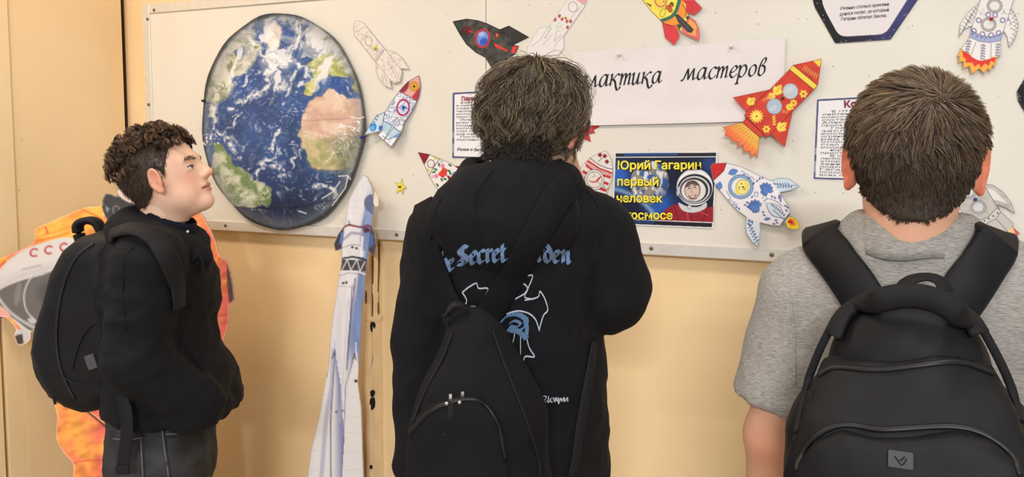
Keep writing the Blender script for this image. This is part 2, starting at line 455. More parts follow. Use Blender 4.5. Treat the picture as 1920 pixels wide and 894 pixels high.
def surf(f, lo, hi, h):
    lo = np.asarray(lo, float); hi = np.asarray(hi, float); n = np.ceil((hi - lo) / h).astype(int) + 1
    ax = [(lo[i] + np.arange(n[i]) * h).astype(np.float32) for i in range(3)]
    P = (ax[0][:, None, None], ax[1][None, :, None], ax[2][None, None, :])
    D = np.broadcast_to(f(P), tuple(n)).astype(np.float32); S = D < 0
    S[0] = S[-1] = False; S[:, 0] = S[:, -1] = False; S[:, :, 0] = S[:, :, -1] = False
    D = np.where(S, np.minimum(D, -1e-6), np.maximum(D, 1e-6))
    c = np.zeros(tuple(n - 1), np.int8)
    for i in (0, 1):
        for j in (0, 1):
            for k in (0, 1): c += S[i:n[0]-1+i, j:n[1]-1+j, k:n[2]-1+k]
    idx = np.argwhere((c > 0) & (c < 8)); m = len(idx)
    acc = np.zeros((m, 3)); cnt = np.zeros(m)
    co = {}
    for i in (0, 1):
        for j in (0, 1):
            for k in (0, 1): co[i, j, k] = D[idx[:, 0] + i, idx[:, 1] + j, idx[:, 2] + k]
    for a in co:
        for axi in range(3):
            if a[axi] == 0:
                b = list(a); b[axi] = 1; b = tuple(b)
                va, vb = co[a], co[b]; mk = (va < 0) != (vb < 0)
                t = np.where(mk, va / np.where(mk, va - vb, 1), 0)
                p = np.array(a, float)[None] + np.zeros((m, 3)); p[:, axi] += t
                acc += p * mk[:, None]; cnt += mk
    V = lo + (idx + acc / cnt[:, None]) * h
    vid = np.full(tuple(n - 1), -1, np.int64); vid[idx[:, 0], idx[:, 1], idx[:, 2]] = np.arange(m)
    Q = []
    for axi in range(3):
        o = [a for a in range(3) if a != axi]
        sl0 = [slice(None)] * 3; sl1 = [slice(None)] * 3; sl0[axi] = slice(0, -1); sl1[axi] = slice(1, None)
        ch = S[tuple(sl0)] != S[tuple(sl1)]
        e = np.argwhere(ch); st = S[e[:, 0], e[:, 1], e[:, 2]]
        q = []
        for (du, dv) in ((-1, -1), (0, -1), (0, 0), (-1, 0)):
            cc = e.copy(); cc[:, o[0]] += du; cc[:, o[1]] += dv; q.append(vid[cc[:, 0], cc[:, 1], cc[:, 2]])
        q = np.stack(q, -1); flip = st if axi != 1 else ~st
        q = np.where(flip[:, None], q, q[:, ::-1]); Q.append(q)
    return V, np.concatenate(Q)
def vnormals(V, Q):
    n = np.cross(V[Q[:, 2]] - V[Q[:, 0]], V[Q[:, 3]] - V[Q[:, 1]]); N = np.zeros_like(V)
    for k in range(4): np.add.at(N, Q[:, k], n)
    return nrm(N)
def relax(V, Q, it=2, lam=.5):
    for _ in range(it):
        A = np.zeros_like(V); c = np.zeros(len(V))
        for k in range(4):
            np.add.at(A, Q[:, k], V[Q[:, (k + 1) % 4]] + V[Q[:, (k - 1) % 4]]); np.add.at(c, Q[:, k], 2)
        V = V + lam * (A / c[:, None] - V)
    return V
def folds(V, Q, amp, f=(9, 9, 9), seed=0, mask=None, ridge=True):
    N = vnormals(V, Q)
    w1 = fbm(V[:, 0] * f[0], V[:, 1] * f[1], V[:, 2] * f[2], 3, seed)
    d = (1 - np.abs(2 * w1 - 1) * 2.2) if ridge else (w1 - .5) * 2
    d = d * amp
    if mask is not None: d = d * mask(V)
    return V + N * d[:, None]
def bvh_of(*vq):
    Vs = []; Fs = []; n = 0
    for V, Q in vq:
        Vs.append(V); Fs.append(Q + n); n += len(V)
    return BVHTree.FromPolygons(np.concatenate(Vs).tolist(), np.concatenate(Fs).tolist())
CAMF = Vector((0, 0, 1.55))
def cast(bvh, px, py, off=0.0, dflt=None):
    r = Vector(rayF(px, py)).normalized(); h = bvh.ray_cast(CAMF, r)
    if h[0] is None:
        if dflt is None: return None, None
        p = PF(px, py, dflt); return np.array(p), np.array([0, -1.0, 0])
    n = h[1] if h[1].dot(r) < 0 else -h[1]
    return np.array(h[0] + n * off), np.array(n)
def strap_on(bvh, pts, wd, th, off=None, n=10, dflt=1.3, widths=None):
    """a flat strap laid on a garment along photo points"""
    c = catmull(np.asarray(pts, float), n); P = []; N = []
    for q in c:
        p, nn = cast(bvh, q[0], q[1], (off if off is not None else th * .5), dflt); P.append(p); N.append(nn)
    P = np.array(P); N = np.array(N)
    for _ in range(6):
        P[1:-1] = .25 * P[:-2] + .5 * P[1:-1] + .25 * P[2:]; N[1:-1] = .25 * N[:-2] + .5 * N[1:-1] + .25 * N[2:]
    N = nrm(N)
    sc = None
    if widths is not None:
        ww = np.interp(np.linspace(0, 1, len(P)), np.linspace(0, 1, len(widths)), widths); sc = np.stack([ww, np.ones(len(P))], -1)
    return sweep(P, flatprof(wd, th), N, sc)
def strands(paths, r0, r1, cols, k=3):
    """paths (N,K,3) -> thin tapered tubes"""
    N, K, _ = paths.shape
    T = nrm(np.gradient(paths, axis=1)); ref = np.array([.3, .5, .81]); A = nrm(np.cross(T, ref)); B = np.cross(T, A)
    s = np.linspace(0, 1, K); r = (np.asarray(r0)[:, None] if np.ndim(r0) else r0) * (1 - s) + r1 * s
    r = np.broadcast_to(r, (N, K))
    ang = np.arange(k) * 2 * math.pi / k
    V = paths[:, :, None] + r[:, :, None, None] * (np.cos(ang)[:, None] * A[:, :, None] + np.sin(ang)[:, None] * B[:, :, None])
    base = (np.arange(N) * K * k)[:, None, None] + (np.arange(K - 1) * k)[None, :, None]; j = np.arange(k); j2 = (j + 1) % k
    Q = np.stack([base + j, base + j2, base + k + j2, base + k + j], -1).reshape(-1, 4)
    C = np.repeat(cols, K * k, axis=0)
    return V.reshape(-1, 3), Q, C
# ------------------------------------------------------------------ the room
def paint_mat(name, c, chips=True):
    m, nt, bs = new_mat(name); c = lin(rgb(*c))
    tc = nt.nodes.new('ShaderNodeTexCoord')
    n1 = nt.nodes.new('ShaderNodeTexNoise'); n1.inputs['Scale'].default_value = 2.2; n1.inputs['Detail'].default_value = 6
    r1 = nt.nodes.new('ShaderNodeValToRGB'); r1.color_ramp.elements[0].position = .3; r1.color_ramp.elements[1].position = .7
    r1.color_ramp.elements[0].color = (*(c * np.array([.95, .94, .92])), 1); r1.color_ramp.elements[1].color = (*np.clip(c * np.array([1.03, 1.04, 1.06]), 0, 1), 1)
    vo = nt.nodes.new('ShaderNodeTexVoronoi'); vo.inputs['Scale'].default_value = 9.0; vo.inputs['Randomness'].default_value = 1.0
    rv = nt.nodes.new('ShaderNodeValToRGB'); rv.color_ramp.elements[0].position = .018; rv.color_ramp.elements[1].position = .03
    rv.color_ramp.elements[0].color = (1, 1, 1, 1); rv.color_ramp.elements[1].color = (0, 0, 0, 1)
    mx = nt.nodes.new('ShaderNodeMix'); mx.data_type = 'RGBA'
    for s_ in (n1, vo): nt.links.new(tc.outputs['Object'], s_.inputs['Vector'])
    nt.links.new(n1.outputs[0], r1.inputs[0]); nt.links.new(vo.outputs['Distance'], rv.inputs[0])
    nt.links.new(rv.outputs[0], mx.inputs['Factor']); nt.links.new(r1.outputs[0], mx.inputs['A']); mx.inputs['B'].default_value = (*(c * .6), 1)
    nt.links.new(mx.outputs['Result'], bs.inputs['Base Color'])
    nb = nt.nodes.new('ShaderNodeTexNoise'); nb.inputs['Scale'].default_value = 55; nb.inputs['Detail'].default_value = 3
    nt.links.new(tc.outputs['Object'], nb.inputs['Vector'])
    bp = nt.nodes.new('ShaderNodeBump'); bp.inputs['Strength'].default_value = .12; bp.inputs['Distance'].default_value = .004
    nt.links.new(nb.outputs[0], bp.inputs['Height'])
    bp2 = nt.nodes.new('ShaderNodeBump'); bp2.inputs['Strength'].default_value = .5; bp2.inputs['Distance'].default_value = .002; bp2.invert = True
    nt.links.new(rv.outputs[0], bp2.inputs['Height']); nt.links.new(bp.outputs[0], bp2.inputs['Normal']); nt.links.new(bp2.outputs[0], bs.inputs['Normal'])
    bs.inputs['Roughness'].default_value = .38; bs.inputs['Specular IOR Level'].default_value = .35
    return m
M_wall = paint_mat('beige_oil_paint', (240, 212, 166))
M_side = paint_mat('apricot_oil_paint', (248, 221, 176))
M_trim = paint_mat('cream_trim_paint', (246, 222, 180))
M_gap_shade = plain('gap_shade', (66, 46, 30), .9)  # brown that paints the shade inside the gaps
XC = float(on_wall(231, 120, -0.03)[0])              # the corner

g = Geo(); g.box((XC - .35, 0, 0), (3.0, .12, 3.0)); tag(g.build('wall_back', M_wall), 'beige painted wall behind the notice board', kind='structure')
ySide = float(on_side(21, 200, XC)[1]); yGap = float(on_side(15, 780, XC)[1]); yLow = float(on_side(8, 780, XC)[1])
zLedge = float(on_side(10, 492, XC)[2])
g = Geo(); g.box((XC - .05, ySide, 0), (XC, -.03, 3.0), .002); g.box((XC - .05, yGap, 0), (XC, ySide, zLedge - .006)); tag(g.build('wall_left', M_side), 'apricot painted side panel left of the corner', kind='structure')
g = Geo(); g.box((XC - .036, -.004, 0), (XC - .021, 0, 3.0)); tag(g.build('corner_gap_shade', M_gap_shade), 'dark strip painted as the shade in the gap between the side panel and the back wall', kind='structure')  # strip coloured dark to paint in the shade of the corner gap
# upper casing plank, the painted shade of the slit under it and the lower door plank
g = Geo(); g.box((XC - .05, ySide - .55, zLedge), (XC + .008, ySide - .001, 3.0), .003)
tag(g.build('trim_1', M_trim), 'cream painted casing plank at the left edge above a ledge', kind='structure')
g = Geo(); g.box((XC - .05, ySide - .6, 0), (XC - .03, yGap - .001, zLedge - .008)); tag(g.build('slit_shade', M_gap_shade), 'dark sheet painted as the shade in the open slit beside the side panel', kind='structure')  # backing sheet of the slit, its shade put into the colour
g = Geo(); g.box((XC - .028, ySide - .55, 0), (XC - .002, min(yLow, yGap - .008), zLedge - .006), .002); tag(g.build('door_1', M_trim), 'cream painted door edge below the casing ledge', kind='structure')
M_floor = plain('grey_linoleum', (168, 150, 128), .5, var=.12, scale=14)
g = Geo(); g.box((-3.6, -6.0, -.1), (3.0, 0.0, 0)); tag(g.build('floor', M_floor), 'grey brown linoleum floor', kind='structure')
M_ceil = plain('white_ceiling', (236, 233, 226), .9, var=.02)
g = Geo(); g.box((-3.6, -6.0, 3.0), (3.0, .12, 3.1)); tag(g.build('ceiling', M_ceil), 'white painted ceiling', kind='structure')

# painted lath with rough edges below the board
lx0 = float(on_wall(684, 640, -.02)[0]); lx1 = float(on_wall(711, 640, -.02)[0]); lz1 = float(on_wall(700, 462, -.02)[2])
g = Geo(); zz = np.linspace(0.0, lz1, 60); rng = np.random.RandomState(4)
ed = lambda s: np.convolve(rng.rand(66) - .5, np.ones(7) / 7, 'valid')[:60] * s
xa, xb = lx0 + ed(.006), lx1 + ed(.006)
prof = [(0, 0), (0, -.018), (.004, -.022), (.4, -.022), (.47, -.014), (.53, -.014), (.6, -.022), (.996, -.022), (1, -.018), (1, 0)]
V = []
for i, z in enumerate(zz):
    for (t, yy) in prof:
        tt = t if t in (0, 1) else t
        V.append((xa[i] + (xb[i] - xa[i]) * tt, yy + .0015 * math.sin(i * .9 + t * 3) * (0 if yy == 0 else 1), z))
k = len(prof); Q = [[i * k + j, i * k + j + 1, (i + 1) * k + j + 1, (i + 1) * k + j] for i in range(59) for j in range(k - 1)]
g.add(V, Q); lath = tag(g.build('trim_3', M_wall), 'beige painted vertical lath with holes under the board', kind='structure')
M_hole = plain('hole_dark', (34, 20, 12), .9)
M_crack = plain('crack_brown', (116, 76, 42), .9, var=.3, scale=90)
def blob(poly, y0, name, mat, parent, depth=.0012):
    P = catmull(poly, 5, True); W = on_wall(P[:, 0], P[:, 1], y0); n = len(W); c = W.mean(0)
    V = np.vstack([W, W + (0, depth, 0), [c - (0, depth * .3, 0)]]); i = np.arange(n); j = (i + 1) % n
    g = Geo(); g.add(V, np.stack([i, i + n, j + n, j], -1), np.stack([i, j, np.full(n, 2 * n)], -1))
    return g.build(name, mat, parent, smooth=False)
yl = -.0228
for poly in ([(694, 607), (699, 603), (704, 608), (702, 618), (697, 622), (694, 615)], [(694, 735), (698, 731), (703, 734), (701, 742), (696, 744)], [(694, 748), (702, 746), (703, 762), (698, 768), (693, 764)], [(693, 873), (697, 872), (698, 878), (694, 879)]):
    blob(poly, yl, 'hole', M_hole, lath)
for poly in ([(697, 478), (700, 478), (700, 530), (699, 590), (697, 590), (697, 530)], [(709, 456), (712, 456), (712, 500), (710, 545), (711, 585), (708, 585), (708, 540), (709, 500)], [(684, 548), (687, 546), (687, 566), (685, 568)]):
    blob(poly, yl, 'paint_crack', M_crack, lath)
for poly in ([(687, 598), (700, 593), (712, 590), (713, 600), (706, 603), (695, 602)], [(686, 690), (694, 664), (697, 668), (694, 690), (688, 700)]):
    blob(poly, yl - .004, 'paint_lump', M_wall, lath, .006)
# ------------------------------------------------------------------ notice board
YB = -0.030                                           # front of the board panels
def bw(px, py, off=0.0): return on_wall(px, py, YB - off)
TL = bw(268, 9); BLz = float(bw(1500, 493)[2]); zT = float(TL[2]); xL = float(TL[0]); zB = BLz; xR = 1.25
seam = float(bw(911, 60)[0])
M_board = plain('cream_board', (225, 221, 211), .42, var=.025, scale=6, bump=.05, bscale=90)
M_alu = plain('white_aluminium', (226, 223, 216), .35, metal=.35, var=.05, scale=30)
M_screw = plain('steel_screw', (120, 118, 112), .35, metal=.9)
board = empty('notice_board', (xL, 0, zB))
tag(board, 'large cream notice board with white metal frame covered in space posters', 'notice board')
bb = np.array([xL, 0, zB])
rw = .034
g = Geo(); g.box((xL + .004, YB, zB + .004), (seam - .001, -.001, zT - .004), .001); g.build('panel', M_board, board, base=bb)
g = Geo(); g.box((seam + .001, YB, zB + .004), (xR, -.001, zT - .004), .001); g.build('panel', M_board, board, base=bb)
def rail(lo, hi): g = Geo(); g.box(lo, hi, .002); g.build('frame_rail', M_alu, board, base=bb)
rail((xL, YB - .006, zB), (xL + rw, 0, zT)); rail((xL + rw, YB - .006, zT - rw), (xR, 0, zT)); rail((xL + rw, YB - .006, zB), (xR, 0, zB + rw))
for (px, py) in ((277, 36), (279, 196), (289, 19), (541, 436), (744, 447), (1221, 472), (1447, 479), (423, 432), (1000, 460)):
    p = bw(px, py, .006); p[2] = np.clip(p[2], zB + .008, zT - .008)
    if py > 400: p[2] = zB + rw * .55
    g = Geo(); lathe(g, p, (0, -1, 0), [(0, .006), (.002, .0055), (.003, .003), (.003, .0001)], 10)
    g.build('screw', M_screw, board, base=bb, smooth=True)
# small holes left by pins
rng = np.random.RandomState(7); g = Geo()
for i in range(150):
    px, py = rng.uniform(700, 1910), rng.uniform(5, 440)
    p = bw(px, py, .0003); r = rng.uniform(.0009, .002); a = np.linspace(0, 2 * math.pi, 6, endpoint=False)
    g.add(np.vstack([[p], p + np.stack([np.cos(a) * r, 0 * a, np.sin(a) * r], -1)]), None, [[0, 1 + k, 1 + (k + 1) % 6] for k in range(6)])
o = g.build('pin_hole', plain('pin_hole_grey', (150, 146, 138), .8), board, base=bb); o['kind'] = 'stuff'

M_paper = printed('drawn_paper', .62, .25, bump=.06, bscale=25)
M_gloss = printed('glossy_print', .32, .45, bump=.10, bscale=14)
M_grey = plain('grey_ink', (88, 88, 98), .6, var=.1)
M_ink = plain('black_ink', (24, 22, 24), .6, var=.1)
def sheet(sh, name, label, cat, off=.0012, lift=None, mat=None, group=None, thick=.0006, edge=(238, 235, 230)):
    """a paper thing fixed on the board"""
    to3d = lambda x, y: bw(x, y, off)
    g = sh.geometry(to3d, lift, thick, False, edge)
    o, base = place(g, name, mat or M_paper)
    tag(o, label, cat, group)
    return o, base, to3d
def tilt_lift(p0, p1, h):
    """paper bends away from the board from p0 to p1 by h metres"""
    p0 = np.array(p0, float); v = np.array(p1, float) - p0
    def f(x, y):
        t = np.clip(((x - p0[0]) * v[0] + (y - p0[1]) * v[1]) / (v @ v), 0, 1.3); return h * t ** 2
    return f
def lettering(parent, base, items, mat, name='lettering', off=.0022):
    g = Geo()
    for it in items:
        V, T = it; g.add(V, None, T)
    return g.build(name, mat, parent, base=base)
def nib_geo(strokes, to3d):
    g = Geo()
    for A, B in strokes:
        n = len(A); V = np.vstack([to3d(A[:, 0], A[:, 1]), to3d(B[:, 0], B[:, 1])]); i = np.arange(n - 1)
        g.add(V, np.stack([i, i + 1, i + 1 + n, i + n], -1))
    return g

# ---------------------------------------------- the Earth
ang = np.linspace(0, 2 * math.pi, 72, endpoint=False)
wob = 1 + .006 * np.sin(ang * 7 + 1) + .005 * np.sin(ang * 13)
ex = 532 + 152.5 * wob * np.cos(ang) + 4 * np.sin(ang) ; ey = 228 + 203 * wob * np.sin(ang)
s = Sheet(np.stack([ex, ey], -1), 1.15, (60, 92, 158))
X, Y = s.X, s.Y; u = (X - 532) / 152; v = (Y - 228) / 203; rr = np.sqrt(u * u + v * v)
n1 = fbm(X / 40, Y / 40, seed=3)[..., None]
s.col = rgb(54, 84, 142) * (0.70 + .56 * n1)
dk = sm(.15, .95, v)[..., None]; s.col = s.col * (1 - .55 * dk) + rgb(30, 40, 70) * .15 * dk
wx = X + 26 * (fbm(X / 30, Y / 30, seed=11) - .5); wy = Y + 26 * (fbm(X / 30, Y / 30, seed=12) - .5)
def land(poly, c1, c2, sc=18, seed=5, soft=3, a=1.0):
    d = segdist(wx, wy, poly); al = np.clip(.5 - d / soft, 0, 1)[..., None] * a
    n = fbm(X / sc, Y / sc, seed=seed)[..., None]; n = sm(.35, .65, n)
    s.col = s.col * (1 - al) + (rgb(*c1) * (1 - n) + rgb(*c2) * n) * al
AF = [(597, 179), (619, 169), (637, 179), (650, 186), (690, 190), (690, 262), (676, 307), (640, 322), (597, 318), (577, 302), (566, 272), (564, 252), (571, 221), (579, 196)]
land(AF, (206, 168, 148), (228, 200, 178), 22, 5)
land([(568, 250), (600, 262), (640, 262), (690, 250), (690, 310), (640, 325), (597, 318), (577, 302)], (150, 160, 96), (206, 196, 150), 16, 6, soft=16, a=.8)
land([(620, 270), (690, 230), (690, 340), (640, 330)], (96, 104, 84), (150, 148, 130), 12, 61, soft=30, a=.75)
land([(402, 268), (425, 282), (456, 312), (468, 335), (508, 357), (506, 378), (486, 388), (440, 388), (415, 352), (392, 312)], (112, 134, 88), (196, 200, 180), 14, 8)
land([(578, 128), (600, 101), (622, 90), (650, 105), (668, 150), (690, 190), (655, 172), (645, 150), (620, 138), (606, 150), (595, 158), (590, 178), (575, 180), (574, 160), (590, 152), (585, 140)], (150, 160, 78), (206, 204, 140), 12, 9)
land([(592, 30), (650, 80), (690, 150), (690, 190), (660, 140), (640, 105), (615, 88), (598, 60)], (120, 122, 104), (180, 176, 160), 16, 10, soft=10)
land([(380, 190), (400, 120), (430, 80), (470, 55), (500, 90), (470, 130), (440, 160), (425, 185), (405, 195), (395, 185)], (116, 128, 98), (210, 210, 196), 14, 12, soft=6)
land([(388, 215), (398, 190), (404, 200), (398, 225)], (150, 168, 120), (200, 205, 180), 10, 13)
land([(505, 80), (500, 48), (520, 40), (532, 60), (524, 86), (512, 92)], (226, 214, 206), (240, 234, 228), 10, 14, soft=5)
ocean = lambda p, a=.9: land(p, (40, 74, 146), (58, 92, 160), 14, 15, soft=4, a=a)
ocean([(600, 150), (620, 142), (640, 152), (655, 145), (658, 165), (640, 176), (620, 164), (600, 166)])
ocean([(440, 100), (456, 84), (470, 92), (452, 112)]); ocean([(528, 45), (545, 60), (560, 75), (540, 80), (530, 68)]); ocean([(434, 155), (470, 140), (486, 152), (468, 175), (445, 178)])
# clouds: warped streaks
qx = X + 60 * (fbm(X / 46, Y / 46, seed=21) - .5); qy = Y + 60 * (fbm(X / 46, Y / 46, seed=22) - .5)
cl = fbm((qx * .8 + qy * .5) / 13, (qy * .8 - qx * .5) / 34, seed=23, octv=6, gain=.6)
top = sm(.05, -.75, v)
th_ = .64 - .13 * top + .04 * sm(0, .4, v)
m = sm(th_, th_ + .15, cl)[..., None] * .9
fine_ = fbm(qx / 5, qy / 4, seed=51, octv=4); pat = sm(.46, .62, fbm(qx / 30, qy / 24, seed=52))
m = np.maximum(m, (sm(.55, .70, fine_) * (.25 + .75 * pat) * .62)[..., None])
gv = (sm(.45, .7, fbm(qx / 34, qy / 22, seed=53)) * sm(-.15, -.75, v) * .75)[..., None]; s.col = s.col * (1 - gv) + rgb(186, 188, 192) * gv
s.col = s.col * (1 - m) + rgb(236, 236, 238) * m
for (p, wd) in (([(430, 195), (470, 185), (492, 160), (510, 135), (530, 118)], 7), ([(515, 110), (545, 105), (560, 120), (545, 150), (540, 180)], 6), ([(480, 320), (510, 308), (530, 322)], 9), ([(512, 245), (520, 258), (500, 275)], 6), ([(560, 110), (572, 140), (568, 175)], 6), ([(395, 200), (402, 235), (420, 250), (440, 275)], 8), ([(600, 340), (622, 350), (640, 372)], 8), ([(545, 30), (590, 50), (610, 85)], 12), ([(440, 60), (470, 72), (500, 110), (520, 112)], 7)):
    pts = catmull(p, 6); d = segdist(qx - 4, qy, pts, False) / wd; n = fbm(X / 6, Y / 6, seed=31)
    m = (np.clip(1.2 - d, 0, 1) * sm(.32, .6, n))[..., None] * .9
    s.col = s.col * (1 - m) + rgb(240, 240, 242) * m
lim = sm(.80, 1.0, rr)[..., None] * .62; s.col = s.col * (1 - lim) + rgb(128, 132, 138) * (0.75 + .5 * n1) * lim
lim = sm(.955, 1.0, rr)[..., None]; s.col = s.col * (1 - .55 * lim)
s.line([(400, 385), (470, 390), (560, 388), (640, 372)], 1.6, (24, 28, 40), .75); s.line([(378, 222), (470, 219), (590, 226), (686, 220)], .9, (34, 50, 90), .35)
for x_ in (432, 532, 630): s.line([(x_, 30), (x_ + 2, 425)], .8, (220, 225, 235), .16)
for p in ([(637, 330), (655, 329), (660, 336)], [(655, 330), (650, 352), (625, 385)], [(660, 220), (676, 222), (684, 219)], [(605, 372), (625, 360), (640, 340)], [(560, 395), (575, 400)], [(632, 240), (650, 236), (668, 240)]):
    s.line(p, 2.0, (238, 238, 236), .85)  # white strokes: painted glare of the tape at the lower right
spk = (fbm(X / 3.0, Y / 3.0, seed=41, octv=2) > .70) & (segdist(X, Y, [(380, 240), (415, 248), (412, 272), (382, 274)]) < 0); s.col[spk] = rgb(236, 238, 240)
spk = (fbm(X / 3.0, Y / 3.0, seed=43, octv=2) > .66) & (segdist(X, Y, [(636, 232), (676, 226), (676, 252), (640, 256)]) < 0); s.col[spk] = rgb(236, 238, 240)
lf = lambda x, y: .006 + .004 * np.sin(x / 50.) * np.cos(y / 60.)
earth, eb, _ = sheet(s, 'earth_poster', 'large round cut-out photo of the Earth pinned at the left of the board', 'poster', .012, lf, M_gloss, thick=.005, edge=(70, 66, 62))

# ---------------------------------------------- text sheets
def textsheet(corners, label, title, tpos, tcol, lines, extra, name='text_sheet'):
    (a, b, c, d) = [np.array(p, float) for p in corners]          # TL TR BR BL
    s = Sheet([a, b, c, d], 1.3, (236, 235, 238))
    q = lambda uu, vv: (a * (1 - uu) + b * uu) * (1 - vv) + (d * (1 - uu) + c * uu) * vv
    rim = [q(.015, .02), q(.985, .02), q(.985, .98), q(.015, .98)]
    t = fbm(s.X / 30, s.Y / 30, seed=9)
    s.line(rim, 3.2, (58, 66, 104), 1, closed=True)
    s.line([q(.015, .62), q(.015, .9)], 3.4, (206, 208, 222), .55); s.line([q(.015, .70), q(.015, .76)], 3.4, (52, 56, 84), .8)
    o, base, to = sheet(s, name, label, 'text sheet', .001)
    t3 = lambda x, y: bw(x, y, .0022)
    its = []
    for (u0, u1, vv, txt, hh) in lines: its.append(text_geo(txt, q(u0, vv), q(u1, vv), hh, t3, res=1, bold=.0))
    lettering(o, base, its, M_grey)
    its = [text_geo(txt, q(u0, vv), q(u1, vv), hh, t3, shear=.28, res=2, bold=.01) for (u0, u1, vv, txt, hh) in extra]
    if its: lettering(o, base, its, M_ink)
    tt = text_geo(title, q(*tpos[0]), q(*tpos[1]), tpos[2], t3, bold=.035)
    lettering(o, base, [tt], plain('title_red', tcol, .6), 'title_lettering')
    return o
L1 = ["Юрий Гагарин – первый человек", "в мире, ставший космонавтом,", "советский летчик. Ни один", "человек, никогда не забудет", "истории человечества дня", "пространства.", "Имя Юрия Гагарина известно", "всем россиянам. Он первым", "поднялся на Землёй в", "космос. Прославивший нашу", "стал легендой и образцом для", "для многих поколений других.", "После полёта в космос", "общественной деятельностью."]
rows = []
for i, t in enumerate(L1):
    u0 = .10 if i in (0, 6, 12) else .05; u1 = .45 if i == 5 else (.93 if i < 13 else .62)
    rows.append((u0, u1, .175 + i * .0425, t, 5.0))
textsheet([(848, 173), (1010, 164), (1009, 301), (847, 297)], 'bordered text sheet with red title half hidden by the tousled head', 'Первый космонавт', ((.11, .135), (.64, .135), 11), (140, 38, 44), rows,
          [(.38, .75, .80, "Это не мы", 7.5), (.06, .95, .88, "Разве я бы мог проникнуть в космос", 7.5), (.38, .78, .955, "Это слава наша", 7.5)])
L2 = ["В 1959 г. Гагарину предложили", "лейтенанта. Тогда же он был", "класса. В это время начался", "состава отряда космонавтов", "Александра заведующего", "просьбу зачислить его в отряд", "Главным критерием отбора", "заслуги себе знания,", "космических кораблях", "ограничениями по грузоподъёму", "рад небольшой рост, и", "отчислен из училища, если", "стал одним из тех факторов", "молодого офицера на личности", "Юрий Гагарин стал курсантом", "приступил весной пригласили", "В отряде было много людей", "любовью. Доброжелательный", "упорно работал и с лётным", "занятиям. Когда в отряде", "подходит для самого первого", "Гагарина. Хотя Юрий не", "психологической устойчивости", "всех приспособлен для полёта"]
rows = []
for i, t in enumerate(L2):
    u0 = .13 if i in (0, 6, 14, 16) else .055
    rows.append((u0, .95, .175 + i * .0335, t, 5.2))
textsheet([(1530, 185), (1768, 172), (1770, 345), (1523, 337)], 'bordered text sheet with dark red title left of the short-haired head', 'Космонавт', ((.225, .125), (.66, .125), 18), (128, 30, 62), rows, [])

# ---------------------------------------------- hexagon plates
def hexplate(outer, inner, label, texts, grad):
    s = Sheet(catmull_corners(outer, 3), 1.2, (30, 30, 34))
    s.fill(s.out, (28, 27, 30), 1, 2, grad); s.wash(.25, 30, 4)
    s.fill(catmull_corners(inner, 14), (240, 238, 240)); s.fill(catmull_corners(inner, 14, 1.5), (229, 224, 226))
    r = np.random.RandomState(5)
    for i in range(30):
        a = r.rand(); k = r.randint(len(outer)); p = np.array(outer[k]) * (1 - a) + np.array(outer[(k + 1) % len(outer)]) * a; cc = np.mean(outer, 0); p = p + (cc - p) * .08 * r.rand()
        s.ell(p[0], p[1], .9, .9, (226, 226, 236), 0, .8)
    o, base, to = sheet(s, 'hexagon_plate', label, 'sign', .004, thick=.002, edge=(246, 246, 244))
    its = [text_geo(t, p0, p1, h, lambda x, y: bw(x, y, .0052), shear=.2, small_caps=True, bold=.006) for (t, p0, p1, h) in texts]
    if its: lettering(o, base, its, M_ink)
    return o
def catmull_corners(poly, r, inset=0.0):
    """round the corners of a polygon"""
    P = np.asarray(poly, float); n = len(P); out = []
    if inset:
        c = P.mean(0); P = c + (P - c) * (1 - inset / np.mean(np.hypot(*(P - c).T)))
    for i in range(n):
        a, b, c = P[i - 1], P[i], P[(i + 1) % n]
        d1, d2 = (a - b) / np.hypot(*(a - b)), (c - b) / np.hypot(*(c - b))
        for t in np.linspace(0, 1, 5): out.append((b + d1 * r) * (1 - t) ** 2 + 2 * b * t * (1 - t) + (b + d2 * r) * t * t)
    return np.array(out)
hexplate([(1523, -4), (1528, 14), (1566, 81), (1670, 74), (1722, -2), (1728, -14), (1692, -56), (1572, -52)],
         [(1539, -6), (1545, 16), (1574, 69), (1660, 64), (1702, -2), (1708, -14), (1682, -42), (1580, -40)],
         'white hexagon plate with dark blue rim and italic capitals at the top of the board',
         [("Именно столько времени", (1576, 18.5), (1667, 10), 8.5), ("длился полет, за который", (1574, 29.5), (1667, 20.5), 8.5), ("Гагарин облетел Землю.", (1577, 38.5), (1663, 31.5), 8.5)],
         ((1560, 60), (1690, 20), (66, 66, 120)))
hexplate([(1906, 172), (1908, 188), (1945, 252), (2050, 250), (2092, 180), (2046, 100), (1946, 104)], [(1926, 178), (1954, 236), (2042, 236), (2074, 180), (2038, 116), (1956, 118)],
         'black edged hexagon plate cut off by the right edge of the picture', [], ((1900, 180), (2100, 180), (60, 60, 110)))

